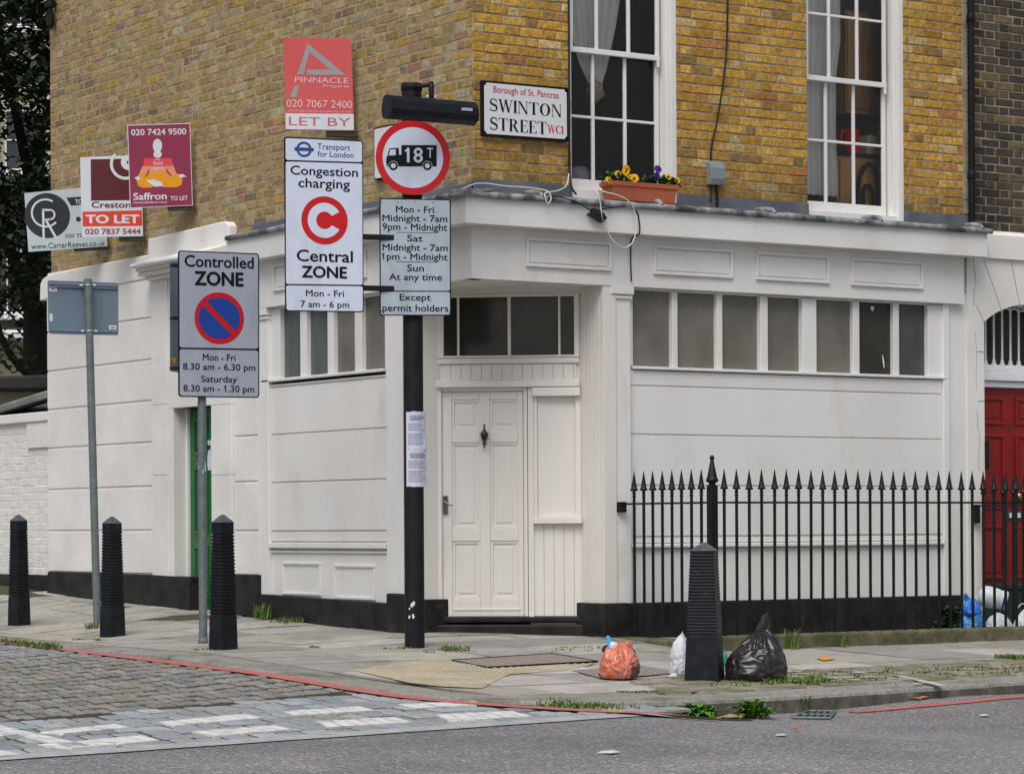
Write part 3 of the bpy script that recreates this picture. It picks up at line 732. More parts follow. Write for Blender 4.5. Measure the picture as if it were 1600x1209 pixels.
# --- frieze with raised panels
sFr = rs(1507, 470, 0); sBl = ls(403, 480, 0)
mb = MB(); mb.fbox(RF, 0, sFr, zfr, zfb + .02, -.12, 0); mb.build('frieze', 'paint', bld, bevel=.003)
mb = MB(); mb.fbox(LF, sBl, -.1205, zfr, zfb + .02, -.12, 0); mb.fbox(LF, -.1205, -.0005, zfr, zfb + .02, -.12, -.0005) ; mb.build('frieze', 'paint', bld)
def raised(F, x0, x1, yt, yb, d, w_=.024, t_=.024, mat='paint', par=None, name='frieze_panel'):
    mb = MB(); a, z1 = F.loc(x0, yt, d); b, z0 = F.loc(x1, yb, d); za = F.loc((x0 + x1)/2, yt, d)[1]
    for (p, q, r, s) in ((a, b, z1 - w_, z1), (a, b, z0, z0 + w_), (a, a + w_, z0 + w_, z1 - w_), (b - w_, b, z0 + w_, z1 - w_)):
        mb.fbox(F, p, q, r, s, d - .004, d + t_)
    mb.fbox(F, a + w_ + .012, b - w_ - .012, z0 + w_ + .012, z1 - w_ - .012, d - .003, d + .010)
    return mb.build(name, mat, par or bld, bevel=.005)
raised(RF, 821, 954, 370.8, 424, 0); raised(RF, 1020, 1143.75, 383, 435.5, 0); raised(RF, 1180, 1294.5, 393, 443.7, 0); raised(RF, 1328.5, 1441, 402.5, 452.5, 0)
raised(LF, 428.5, 574.6, 414, 434, 0)

# --- right hand shop wall
s945 = rs(945, 700, -.02); s957 = rs(957, 700, -.02); s987 = rs(987, 700, -.02); s1471 = rs(1471, 590, -.06); s1483 = rs(1483, 590, -.04); s1510 = rs(1511, 600, -.06)
z577 = rz(987.5, 577, -.05); z603 = rz(988, 603, -.06); z679 = rz(989, 679.2, -.06); z759 = rz(995, 759, -.06); z838 = rz(995, 839.2, -.06); z853 = rz(995, 853.7, -.03)
zwt = rz(1000, 453.5, -.1); zpl = .30
mb = MB(); mb.fbox(RF, s945 + .02, s1510, 0, z577 - .02, -.30, -.076); mb.fbox(RF, s945 + .02, s1510 + .02, zwt, zfr + .1, -.30, -.078); mb.build('panel_wall', 'paint', bld)
def boards(F, a, b, rows, d, mat='paint', gap=.011):
    for z0, z1 in rows:
        mb = MB(); e = .012
        mb.prism([F.P(a, z0 + gap, d - .004), F.P(b, z0 + gap, d - .004), F.P(b, z1, d), F.P(a, z1, d)], F.n*-.022); mb.build('board', mat, bld, bevel=.003)
boards(RF, s987 + .01, s1471, [(z838, z759), (z759, z679), (z679, z603), (z603, z577 - .006)], -.055)
mb = MB(); mb.fbox(RF, s987 + .01, s1471, z853 - .012, z853 + .022, -.076, -.028); mb.build('ledge', 'paint', bld, bevel=.008)
mb = MB(); mb.fbox(RF, s987 + .01, s1471, z853 + .03, z838 - .004, -.076, -.058); mb.build('board', 'paint', bld, bevel=.003)
mb = MB(); mb.fbox(RF, s987 + .01, s1471, zpl - .02, z853 - .02, -.076, -.066); mb.build('board', 'paint', bld)
# window band
def shop_window(F, panes, bars, y_top, y_bot, xr, d, mats, sill_to, name='shop_window'):
    """a strip of fixed panes; panes/bars are measured spans along the front"""
    zt = F.loc(xr, y_top, d)[1]; zb = F.loc(xr, y_bot, d)[1]
    mb = MB()
    for (a, b, dd) in bars:
        sa = F.loc(a, (y_top + y_bot)/2, dd)[0]; sb = F.loc(b, (y_top + y_bot)/2, dd)[0]; mb.fbox(F, sa, sb, zb, zt, d - .03, dd)
    sa = F.loc(bars[0][0], y_top, d)[0]; sb = F.loc(bars[-1][1], y_top, d)[0]
    mb.fbox(F, sa, sb, zt - .001, zt + .035, d - .03, d + .012)
    fr = mb.build(name, 'paint', bld, bevel=.005)
    mb = MB(); mb.fbox(F, sa - .005, sb + .005, zb - .026, zb - .001, d - .03, sill_to); mb.build('sill', 'paint', fr, bevel=.006)
    for (a, b), m in zip(panes, mats):
        sa = F.loc(a - 2, (y_top + y_bot)/2, d)[0]; sb = F.loc(b + 2, (y_top + y_bot)/2, d)[0]
        mb = MB(); mb.fbox(F, sa, sb, zb - .005, zt + .005, d - .028, d - .02); mb.build('pane', m, fr)
    return fr
dW = -.085
sw = shop_window(RF, [(989, 1050), (1059, 1120), (1129, 1188), (1200, 1254), (1276, 1333), (1343, 1396), (1405, 1450)],
                 [(984, 989, -.06), (1050, 1059, -.062), (1120, 1129, -.062), (1188, 1200, -.058), (1254, 1276, -.05), (1333, 1343, -.062), (1396, 1405, -.062), (1450, 1472, -.055)],
                 453.5, 572.5, 1000, dW, ['frost', 'frost', 'frost', 'frost', 'frost', 'frostd', 'frostg'], -.03)
sw['label'] = 'wide strip of seven frosted panes on the railing side'
# paint splashes left on the dark pane
mb = MB(); c0 = RF.loc(1380, 565, dW - .016); mb.face([RF.P(c0[0] + a, c0[1] + b, dW - .016) for a, b in ((-.012, .055), (-.004, .06), (.012, 0), (.016, -.05), (.006, -.055), (-.006, 0))])
c0 = RF.loc(1363, 482, dW - .016); mb.face([RF.P(c0[0] + .02*cos(k)*(1 + .3*sin(3*k)), c0[1] + .022*sin(k), dW - .016) for k in [i*.7 for i in range(9)]]); mb.build('paint_splash', 'paint', sw, fix=False)
# pilasters
def pilaster(F, s0, s1, z0, z1, d, mat='paint', cap=True, lines=()):
    mb = MB(); mb.fbox(F, s0, s1, z0, z1, d - .25, d)
    pl_ = mb.build('pilaster', mat, bld, bevel=.004)
    if cap:
        mb = MB(); mb.fbox(F, s0 - .012, s1 + .012, z1 - .10, z1 - .075, d - .05, d + .018); mb.fbox(F, s0 - .02, s1 + .02, z1 - .065, z1 - .001, d - .05, d + .03); mb.build('capital', mat, pl_, bevel=.006)
    return pl_
pilaster(RF, s957, s987 - .004, zpl - .02, zfr, -.022)
mb = MB(); k = (s957 - s945)/3
for q, dd in enumerate((-.062, -.048, -.034)): mb.fbox(RF, s945 + k*q + .003, s945 + k*(q + 1) - .004, zpl - .02, zfr - .02, -.25, dd)
mb.build('moulding', 'cream', bld, bevel=.006)
pilaster(RF, s1471 + .004, s1483, zpl - .04, zfr, -.035, cap=False)
mb = MB(); mb.fbox(RF, s1483 + .002, s1510, zpl - .04, zfr + .1, -.25, -.062); mb.build('panel_wall', 'paint', bld)
# plinth of the railing side
mb = MB(); mb.fbox(RF, s945 - .03, rs(1505, 940, .02), -.1, zpl, -.1, .022); mb.box(13.27 - .03, 13.5, 18.5565, 18.95, -.1, zpl + .003); mb.build('plinth', 'plinth', bld, bevel=.012)

# --- corner doorway
D0 = 0.0
def dp(x, y, d=0.0): return DF.loc(x, y, d)
mb = MB(); u0 = dp(683, 700)[0] - .03; u1 = dp(909, 700)[0] + .03
ztr = dp(795, 463)[1]; ztb = dp(795, 556)[1]; zdt = dp(755, 611)[1]; zdb = dp(755, 963)[1]
mb.fbox(DF, u0, u1, ztr, zfr + .03, -.08, -.012); mb.fbox(DF, u0, u1, zdt, ztb, -.08, -.02); mb.fbox(DF, dp(828, 700)[0], u1, zdb - .1, zdt, -.08, -.02); mb.build('lobby_wall', 'cream', bld)
mb = MB(); P_ = [(12.001, 18.581), (12.001, 19.66), (12.36, 19.66), (13.3, 18.92), (13.3, 18.581)]
mb.prism([Vector((x, y, zfr + .004)) for x, y in P_], (0, 0, .03)); mb.build('soffit', 'cream', bld)
mb = MB()                                            # head moulding of the transom
mb.fbox(DF, u0, u1, dp(795, 450)[1], zfr + .003, -.01, .03); mb.fbox(DF, u0, u1, dp(795, 460)[1], dp(795, 450)[1], -.01, .012); mb.build('moulding', 'cream', bld, bevel=.008)
# reveals, boarded
mb = MB(); n = 7
for i in range(n):
    y0 = 18.585 + (18.95 - 18.585)*i/n; mb.box(13.272 - .002*(i % 2), 13.40, y0 + .002, y0 + (18.95 - 18.585)/n - .002, .05, zfr + .002)
mb.build('reveal_boards', 'cream', bld, bevel=.004)
mb = MB(); mb.box(12.20, 12.40, 19.632, 19.80, .1, zfr + .002); mb.build('reveal_boards', 'cream', bld)
mb = MB(); mb.box(12.02, 12.42, 19.60, 19.79, -.05, .335); mb.build('plinth', 'plinth', bld, bevel=.012)
# transom light
fr = MB()
for a, b, d1 in ((683, 693, .012), (714, 717.5, .0), (793, 798, .004), (872, 875.5, .0), (897, 905, .012)):
    fr.fbox(DF, dp(a, 510)[0], dp(b, 510)[0], ztb, ztr, -.05, d1)
fr.fbox(DF, dp(683, 560)[0], dp(905, 560)[0], dp(795, 558.5)[1], ztb + .004, -.05, .02); fr.fbox(DF, dp(683, 460)[0], dp(905, 460)[0], ztr - .004, ztr + .02, -.05, .02)
tr = fr.build('transom_window', 'cream', bld, bevel=.004)
for a, b in ((692, 715), (716, 794), (797, 873), (875, 898)):
    mb = MB(); mb.fbox(DF, dp(a, 510)[0], dp(b, 510)[0], ztb, ztr, -.045, -.035); mb.build('pane', 'frostd', tr)
mb = MB(); mb.fbox(DF, dp(683, 560)[0], dp(905, 560)[0], dp(795, 568)[1], dp(795, 559)[1], -.03, .012); mb.build('transom_rail', 'cream', bld, bevel=.005)
def tg(a, b, yt, yb, pitch, d):                      # tongue and groove boarding
    mb = MB(); x = a
    while x < b - 2:
        e = min(x + pitch, b); mb.fbox(DF, dp(x, yt)[0] + .001, dp(e, yt)[0] - .001, dp((a + b)/2, yb)[1], dp((a + b)/2, yt)[1], -.03, d); x = e
    mb.build('match_boarding', 'cream', bld, bevel=.003)
tg(688, 900, 569, 594, 16, -.002); tg(834, 908, 818, 965, 15.7, -.004)
mb = MB(); mb.fbox(DF, dp(682, 600)[0], dp(906, 600)[0], dp(795, 605)[1], dp(795, 594.5)[1], -.03, .05); mb.build('lintel_ledge', 'cream', bld, bevel=.006)
mb = MB(); mb.fbox(DF, dp(683, 700)[0], dp(690, 700)[0], zdb - .02, dp(795, 605)[1], -.06, .012); mb.fbox(DF, dp(818, 700)[0], dp(824, 700)[0], zdb - .02, dp(795, 605)[1], -.06, .006)
mb.fbox(DF, dp(825, 700)[0], dp(834, 700)[0], zdb - .02, dp(795, 605)[1], -.06, .016); mb.fbox(DF, dp(690.2, 608)[0], dp(817.8, 608)[0], zdt, dp(795, 605)[1], -.06, .008); mb.build('door_frame', 'cream', bld, bevel=.004)
# door leaf
mb = MB(); a = dp(691, 700)[0] + .002; b = dp(817.5, 700)[0] - .002; mb.fbox(DF, a, b, zdb, zdt - .003, -.055, -.03)
door = mb.build('door', 'cream', bld); door['label'] = 'cream six-panel corner door with urn knocker'
st = MB(); PN = [(704.6, 748, 624, 672.3), (764, 808, 624, 671.5), (705.6, 749.5, 691, 826), (765.5, 809.5, 690.5, 826), (707, 751, 845, 936), (766.7, 810.5, 845, 936)]
def dpz(y): return dp(755, y)[1]
# stiles and rails proud of the panels
xs0, xs1, xm0, xm1 = 705.8, 809, 749.5, 765.3
for p, q, y0, y1 in ((691, xs0, 611, 963), (xs1, 817.5, 611, 963), (xm0, xm1, 611, 963)): st.fbox(DF, dp(p, 700)[0] + (.002 if p == 691 else 0), dp(q, 700)[0] - (.002 if q > 817 else 0), zdb, zdt - .003, -.031, -.012)
for y0, y1 in ((611, 624), (672, 691), (826, 845), (936, 963)):
    for p, q in ((xs0, xm0), (xm1, xs1)): st.fbox(DF, dp(p, 700)[0] + .0005, dp(q, 700)[0] - .0005, dpz(y1) if y1 < 963 else zdb, dpz(y0) if y0 > 611 else zdt - .003, -.031, -.0125)
st.build('door_frame', 'cream', door, bevel=.004).name = 'stiles'
for y0, y1 in ((624, 672), (691, 826), (845, 936)):
    for p, q in ((xs0, xm0), (xm1, xs1)):
        mb = MB(); sa, sb, za, zb = dp(p, 700)[0], dp(q, 700)[0], dpz(y1), dpz(y0); w_ = .022
        for r in ((sa, sb, zb - w_, zb), (sa, sb, za, za + w_), (sa, sa + w_, za + w_, zb - w_), (sb - w_, sb, za + w_, zb - w_)): mb.fbox(DF, *r, -.032, -.020)
        mb.fbox(DF, sa + .05, sb - .05, za + .05, zb - .05, -.031, -.024); mb.build('door_panel', 'cream', door, bevel=.006)
mb = MB(); mb.fbox(DF, dp(709, 951)[0], dp(815, 951)[0], dpz(953.5), dpz(950), -.014, -.006); mb.build('weather_bar', 'cream', door, bevel=.003)
kc = DF.P(*dp(757, 681, .015), .03)
mb = MB(); h = lambda y: dp(757, y)[1] - dp(757, 681)[1]
mb.lathe([(.002, h(662)), (.008, h(664)), (.008, h(667)), (.005, h(669)), (.014, h(671.5)), (.012, h(673)), (.030, h(676)), (.034, h(679)), (.026, h(684)), (.010, h(690)), (.008, h(691)), (.020, h(692)), (.018, h(693.5)), (.006, h(695)), (.006, h(698)), (.002, h(700))], kc, 14); mb.build('knocker', 'brass', door)
mb = MB(); mb.fbox(DF, dp(692.5, 790)[0], dp(699.5, 790)[0], dpz(803), dpz(774), -.012, .004); c0 = dp(697, 787)
mb.tube([DF.P(c0[0] - .008, c0[1] + .02, .0), DF.P(c0[0] - .008, c0[1] + .02, .05), DF.P(c0[0] + .02, c0[1] + .0, .055), DF.P(c0[0] + .045, c0[1] - .014, .055), DF.P(c0[0] + .062, c0[1] - .010, .05)], .007, 7); mb.build('door_handle', 'chrome', door, bevel=.002)
# side panel beside the door
sp = MB(); sp.fbox(DF, dp(832, 610)[0], dp(907, 610)[0], dp(870, 619)[1], dp(870, 605)[1] - .002, -.03, .058)
side_ = sp.build('side_panel', 'cream', bld, bevel=.006); sp = MB(); sp.fbox(DF, dp(834, 813)[0], dp(910, 813)[0], dp(870, 818)[1], dp(870, 808)[1], -.03, .055)
sp.build('panel_sill', 'cream', side_, bevel=.006)
sp = MB(); sa, sb, za, zb = dp(834, 700)[0], dp(908, 700)[0], dp(870, 808)[1], dp(870, 619)[1]
sp.fbox(DF, sa, sa + .03, za, zb, -.03, .012); sp.fbox(DF, sb - .05, sb, za, zb, -.03, .012); sp.fbox(DF, sa + .03, sb - .05, za, zb, -.03, -.010); sp.build('panel_board', 'cream', side_, bevel=.006)
# black step
mb = MB(); zg = .0
mb.fbox(DF, u0, u1, -.1, dp(795, 975)[1], -.1, .06); mb.fbox(DF, u0 + .02, u1 - .01, dp(795, 972.5)[1], zdb + .004, -.1, .02); mb.build('doorstep', 'plinth', bld, bevel=.014)

# --- side street shop bay
LdF = -.055
s603 = ls(603, 680, -.03); s631 = ls(631, 680, -.03); s423 = ls(424, 680, -.06); s403 = ls(403, 680, -.03)
zl = [lz(601.5, y, LdF) for y in (583.9, 590.5, 668.9, 748.8, 829.5, 848, 857, 865)]
zlt = lz(590, 462, -.09); zlb = lz(600, 577, -.09)
mb = MB(); mb.fbox(LF, s403 + .01, s631 - .01, .05, zl[0] - .02, -.3, -.078); mb.fbox(LF, s403 + .01, s631 - .01, zlt, zfr + .1, -.3, -.079); mb.build('panel_wall', 'paint', bld)
boards(LF, s423, s603, [(zl[4], zl[3]), (zl[3], zl[2]), (zl[2], zl[1]), (zl[1], zl[0] - .004), (zl[5] + .004, zl[4] - .004)], LdF)
mb = MB(); mb.fbox(LF, s423, s603 - .01, zl[6], zl[5], -.078, -.022); mb.fbox(LF, s423 - .02, s603, zl[7], zl[6] - .02, -.078, -.045); mb.build('ledge', 'paint', bld, bevel=.007)
mb = MB(); mb.fbox(LF, s423 - .01, s603, .25, zl[7] - .004, -.078, -.064); mb.build('board', 'paint', bld)
for x0, x1, y0, y1 in ((442, 502, 877, 930), (522, 587, 881, 937)):
    mb = MB(); a = ls(x0, 900, -.06); b = ls(x1, 900, -.06); z1 = lz((x0 + x1)/2, (y0 + y0)/2, -.06); z0 = lz((x0 + x1)/2, y1, -.06)
    for r in ((a, b, z1 - .03, z1), (a, b, z0, z0 + .03), (a, a + .03, z0 + .03, z1 - .03), (b - .03, b, z0 + .03, z1 - .03)): mb.fbox(LF, *r, -.066, -.048)
    mb.build('stall_panel', 'paint', bld, bevel=.008)
sw = shop_window(LF, [(437.5, 468.75), (479, 511.5), (521, 554), (565, 601)], [(416, 437.5, -.06), (468.75, 479, -.062), (511.5, 521, -.062), (554, 565, -.062), (601, 604, -.06)],
                 462, 577, 590, dW, ['frostb', 'frostb', 'frost', 'frost'], -.03)
sw['label'] = 'strip of four panes on the side street, two blue grey and two taupe'
pilaster(LF, s603 + .002, s631 - .035, .28, zfr, -.03); pilaster(LF, s403, s423 - .004, .32, zfr, -.03)
mb = MB(); mb.fbox(LF, s631 - .034, s631 - .018, .28, zfr, -.25, -.038); mb.fbox(LF, s631 - .016, s631, .28, zfr, -.25, -.048); mb.build('moulding', 'cream', bld, bevel=.005)
mb = MB(); pxprism(mb, LF, [(603, 942), (403, 927.6), (403, 975), (603, 1000)], -.1, .0); pxprism(mb, LF, [(636, 928), (603.2, 926.5), (603.2, 1000), (636, 1000)], -.1, .012); mb.build('plinth', 'plinth', bld, bevel=.01)

# --- side street stucco and green door
def zL(y, x=235.5, d=-.03): return lz(x, y, d)
s360 = ls(361, 700, 0); s330 = ls(330, 700, 0); s268 = ls(268, 700, 0); s237 = ls(237, 700, 0); s262 = ls(262, 700, 0)
zld = lz(329, 633, 0)                                     # lintel of the green door
zst = lz(150, 413, -.03)
mb = MB(); mb.fbox(LF, sLe, s268 - .001, .1, zst, -.35, -.042); mb.fbox(LF, s330 + .001, s403 + .005, .1, zst, -.35, -.042); mb.fbox(LF, s268, s330, zld, zst + .02, -.35, -.042); mb.build('stucco_wall', 'stucco', bld)
def blocks(a, b, ys, xr, d=-.03, mat='stucco', gap=.018):
    zs = [lz(xr, y, d) for y in ys]
    for z1, z0 in zip(zs[:-1], zs[1:]):
        mb = MB(); mb.fbox(LF, a, b, z0 + gap/2, z1 - gap/2, -.044, d); mb.build('stucco_block', mat, bld, bevel=.006)
blocks(sLe, s237 - .006, (436, 496.2, 561.5, 625.9, 690.7, 759.6, 828.4, 897), 235.5)
blocks(s360 + .006, s403 - .006, (440, 530, 606, 680, 752, 829, 899), 403)
mb = MB(); pxprism(mb, LF, [(62, 470), (232, 434), (232, 398.5), (150, 413.5), (74, 430), (66, 436), (62.5, 444)], -.3, -.024); mb.build('stucco_band', 'stucco', bld, bevel=.01)
for a, b in ((s330, s360), (s237, s262)):
    zs = [.3, lz(345 if a == s330 else 250, 742, 0), lz(345 if a == s330 else 250, 632, 0), lz(240, 436, 0)]
    mb = MB()
    for z0, z1 in zip(zs[:-1], zs[1:]): mb.fbox(LF, a, b, z0 + .0015, z1 - .0015, -.2, 0)
    mb.build('door_pilaster', 'stucco', bld, bevel=.003)
mb = MB(); mb.fbox(LF, s262 + .001, s268, .3, zld + .1, -.2, -.015); mb.fbox(LF, s262 + .001, s330 - .001, zld, lz(240, 436, 0), -.2, -.012); mb.build('door_pilaster', 'stucco', bld, bevel=.008)
# cornice hood over it
zc = [lz(237, y, .15) for y in (434, 428, 421, 415, 405)]
mb = MB(); e_ = ls(357, 400, 0) + .0
mb.fbox(LF, ls(226, 436, .06), e_, zc[0], zc[1], -.1, .06); mb.fbox(LF, ls(214, 432, .12), e_, zc[1], zc[2], -.1, .12); mb.fbox(LF, ls(210, 428, .16), e_, zc[2], zc[3], -.1, .16)
mb.build('cornice', 'stucco', bld, bevel=.012)
mb = MB(); V = []; n = 24; a = ls(204, 422, .22); F_ = []
for i in range(n + 1):
    s = a + (e_ - a)*i/n; w_ = .02*noise.noise((s*2, 1, 1)) + .012*noise.noise((s*7, 1, 4))
    for z, d in ((zc[3] - .004, .05), (zc[3] - .006, .215 + w_*.5), (zc[3] + .03, .235 + w_), (zc[4] - .03 + w_, .21 + w_), (zc[4] + w_, .12), (zc[4] + .05, -.02)): V.append(LF.P(s, z, d))
for i in range(n):
    for r in range(5): F_.append((i*6 + r, (i + 1)*6 + r, (i + 1)*6 + r + 1, i*6 + r + 1))
mb.raw(V, F_, 0, None, True); mb.face(V[:6]); mb.face(V[-6:]); mb.build('cornice_top', 'stucco', bld)
mb = MB(); pxprism(mb, LF, [(230, 430), (357, 410), (357, 352), (352, 346), (343, 347), (231, 373)], -.2, .0); mb.build('parapet_block', 'stucco', bld, bevel=.015)
# plinths
mb = MB(); pxprism(mb, LF, [(403, 897.5), (362, 897), (362, 960), (403, 965)], -.1, .004); pxprism(mb, LF, [(296, 901), (270, 900), (232, 897.5), (74, 892.4), (72, 940), (200, 950), (296, 955)], -.1, .012); mb.build('plinth', 'plinth', bld, bevel=.01)
# green door
gd = -.18; gs0 = ls(297.5, 780, gd); gs1 = s330 + .06; gz0 = lz(310, 944, gd); gz1 = lz(325, 636, gd)
mb = MB(); mb.fbox(LF, s268 - .04, gs0, .1, gz1 + .05, gd - .1, gd + .03); mb.fbox(LF, gs0, gs1, gz1, gz1 + .05, gd - .1, gd + .03); mb.build('door_frame', 'paint', bld, bevel=.005)
mb = MB(); mb.fbox(LF, gs0, gs1, gz0 - .1, gz1, gd - .05, gd); gdoor = mb.build('door', 'green_door', bld); gdoor['label'] = 'green panelled door behind the grey sign post'
wd = gs1 - gs0
for z0, z1 in ((.03, .30), (.36, .70), (.76, .95)):
    for q in (.10, .56):
        mb = MB(); a = gs0 + wd*q; b = a + wd*.34; p0 = gz0 + (gz1 - gz0)*z0; p1 = gz0 + (gz1 - gz0)*z1
        for r in ((a, b, p1 - .03, p1), (a, b, p0, p0 + .03), (a, a + .03, p0 + .03, p1 - .03), (b - .03, b, p0 + .03, p1 - .03)): mb.fbox(LF, *r, gd - .01, gd + .014)
        mb.build('door_panel', 'green_door', gdoor, bevel=.005)
mb = MB(); pxprism(mb, LF, [(305, 697), (328, 695), (328, 702), (305, 704)], gd, gd + .01); mb.build('letter_plate', 'brass', gdoor, bevel=.002)
mb = MB(); pxprism(mb, LF, [(324, 688), (331, 687), (331, 734), (324, 735)], gd + .001, gd + .004); mb.build('door_notice', 'pwhite', gdoor)

# --- sash windows on the first floor
def sash(W, xr, us, ls_, rows_u, rows_l, y_meet, y_bot, xm, room='room'):
    fr = MB(); s0, s1, z0, z1 = W
    fr.fbox(RF, s1 - .055, s1 - .001, z0 + .02, z1, -.26, BD - .004); fr.fbox(RF, s0 + .001, s0 + .05, z0 + .02, z1, -.26, -.15); fr.fbox(RF, s1 - .085, s1 - .056, z0 + .02, z1, -.26, -.125)
    win = fr.build('sash_window', 'paint', bld, bevel=.004)
    d = -.165; dl = -.20; b0 = s0 + .05; b1 = RF.loc(xr, 150, d)[0]; zm = RF.loc(xm, y_meet, d)[1]; zb = RF.loc(xm, y_bot, dl)[1]
    up = MB(); up.fbox(RF, b0, b1, zm - .022, zm + .022, d - .03, d + .008); up.fbox(RF, b1 - .035, b1, zm + .022, z1, d - .03, d); up.fbox(RF, b0, b0 + .035, zm + .022, z1, d - .03, d)
    for x in us: c = RF.loc(x, 60, d)[0]; up.fbox(RF, c - .014, c + .014, zm + .022, z1, d - .03, d - .002)
    for y in rows_u: c = RF.loc(xm, y, d)[1]; up.fbox(RF, b0, b1, c - .011, c + .011, d - .03, d - .004)
    up.tube([RF.P(b1 - .02, zm - .02, d), RF.P(b1 - .015, zm - .075, d)], .015, 8)
    up.build('sash', 'paint', win, bevel=.004)
    lo = MB(); c1 = RF.loc(xr - 1, 200, dl)[0]; lo.fbox(RF, c1 - .04, c1, zb, zm - .02, dl - .03, dl); lo.fbox(RF, b0, b0 + .04, zb, zm - .02, dl - .03, dl); lo.fbox(RF, b0, c1, zb - .09, zb, dl - .03, dl)
    for x in ls_: c = RF.loc(x, 200, dl)[0]; lo.fbox(RF, c - .014, c + .014, zb, zm - .02, dl - .03, dl - .002)
    for y in rows_l: c = RF.loc(xm, y, dl)[1]; lo.fbox(RF, b0, c1, c - .011, c + .011, dl - .03, dl - .004)
    lo.build('sash', 'paint', win, bevel=.004)
    si = MB(); si.fbox(RF, s0 + .001, s1 - .001, z0 - .01, zb - .089, -.25, -.10); si.build('sill', 'paint', win, bevel=.006)
    g = MB(); g.face([RF.P(b0, zm, d - .02), RF.P(b1, zm, d - .02), RF.P(b1, z1, d - .02), RF.P(b0, z1, d - .02)]); g.build('pane', 'glass', win, fix=False)
    g = MB(); g.face([RF.P(b0, zb, dl - .02), RF.P(c1, zb, dl - .02), RF.P(c1, zm, dl - .02), RF.P(b0, zm, dl - .02)]); g.build('pane', 'glass', win, fix=False)
    # the room behind
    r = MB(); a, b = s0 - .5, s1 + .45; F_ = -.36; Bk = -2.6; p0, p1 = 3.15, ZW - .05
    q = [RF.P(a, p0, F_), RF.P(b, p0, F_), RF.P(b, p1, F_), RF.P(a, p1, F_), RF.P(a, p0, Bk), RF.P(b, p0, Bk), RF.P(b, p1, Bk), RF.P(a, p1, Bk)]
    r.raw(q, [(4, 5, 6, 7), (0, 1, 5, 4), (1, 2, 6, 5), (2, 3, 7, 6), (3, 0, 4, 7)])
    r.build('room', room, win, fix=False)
    return win
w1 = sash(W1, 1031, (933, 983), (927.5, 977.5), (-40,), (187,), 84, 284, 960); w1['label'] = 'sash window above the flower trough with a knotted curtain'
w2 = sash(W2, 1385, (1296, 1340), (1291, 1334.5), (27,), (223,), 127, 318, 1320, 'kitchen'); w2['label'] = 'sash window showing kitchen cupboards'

# ================================================================== NEIGHBOURING HOUSE
nb = thing('terraced_house', 'soot dark brick house with a red door and arched fanlight, next to the shopfront', 'house', (17.2, 18.58, 0))
def pickD(s, z):
    r = random.random(); b = random.choice(((.075, .062, .045), (.055, .046, .036), (.10, .08, .05), (.05, .045, .04), (.085, .062, .035)))
    if r < .10: b = (.15, .11, .055)
    v = Vector(b)*random.uniform(.8, 1.15); return tuple(v.lerp(Vector((.03, .028, .026)), .55*sst(5.95, 6.5, s)))
ND = -.10
zn0 = rz(1560, 362, 0); nS0 = rs(1519, 150, ND); nS1 = 9.5
mb = MB(); bricks(mb, RF, nS0, 7.3, zn0 - .05, ZT, ND, [], pickD, h=.075, rough=.003); mb.build('brick_wall', 'brickD', nb, fix=False)
mb = MB(); mb.fbox(RF, nS0 + .001, nS1, zn0 - .05, ZT, -.35, ND - .009); mb.build('mortar', 'mortarD', nb)
# stucco ground floor with arched opening
ax0 = rs(1537.5, 505, -.05); axw = 1.08; axc = ax0 + axw/2; azs = rz(1537.5, 503, -.05); rise = .175; R_ = ((axw/2)**2 + rise**2)/(2*rise)
aS0 = rs(1511.5, 600, -.05); azt = rz(1545, 403.5, -.03)
arch = [(axc + axw/2*cos(t), 0) for t in ()]
ap = []
for i in range(17):
    x = -axw/2 + axw*i/16; ap.append((axc + x, azs + sqrt(R_*R_ - x*x) - (R_ - rise)))
mb = MB()
mb.fbox(RF, aS0, ax0, -.05, azt, -.32, -.05); mb.fbox(RF, ax0 + axw, nS1, -.05, azt, -.32, -.05)
for (p, q) in zip(ap[:-1], ap[1:]):
    mb.hexa([RF.P(p[0], p[1], -.32), RF.P(q[0], q[1], -.32), RF.P(q[0], azt, -.32), RF.P(p[0], azt, -.32), RF.P(p[0], p[1], -.05), RF.P(q[0], q[1], -.05), RF.P(q[0], azt, -.05), RF.P(p[0], azt, -.05)])
mb.build('stucco_wall', 'stucco', nb)
mb = MB(); n = 30; sb0 = rs(1549.5, 385, -.02); V = []; F_ = []
for i in range(n + 1):
    s = sb0 - .10 + (nS1 - sb0 + .1)*i/n; wv = .012*noise.noise((s*5, 2, 2))
    V += [RF.P(s, azt + .002, -.06), RF.P(s, azt + .001, -.02), RF.P(s, zn0 - .03 + wv, -.02), RF.P(s, zn0 + wv, -.05), RF.P(s, zn0 + .02 + wv, -.12)]
for i in range(n):
    for r in range(4): F_.append((i*5 + r, (i + 1)*5 + r, (i + 1)*5 + r + 1, i*5 + r + 1))
mb.raw(V, F_); mb.face(V[:5]); mb.build('string_course', 'stucco', nb)
mb = MB()                                           # voussoir joints and a hairline crack
def thin(F, pts, w_, d):
    P = [F.P(*F.loc(*p, d), d) for p in pts]
    mb.tube(P, w_, 5, 0)
thin(RF, [(1537, 407), (1551, 445), (1564.5, 485)], .0035, -.05); thin(RF, [(1580, 409), (1587, 445), (1594, 480)], .0035, -.05); thin(RF, [(1526, 478), (1537, 502)], .0035, -.05)
thin(RF, [(1527.5, 549), (1537, 549.5)], .004, -.05); thin(RF, [(1528, 626.5), (1537.5, 626.5)], .004, -.05)
thin(RF, [(1521, 405), (1522, 420), (1524, 432), (1523, 448), (1521.5, 462), (1522, 478)], .003, -.05); thin(RF, [(1523, 516), (1525, 535), (1526, 560), (1525, 580), (1525.5, 610)], .0022, -.05)
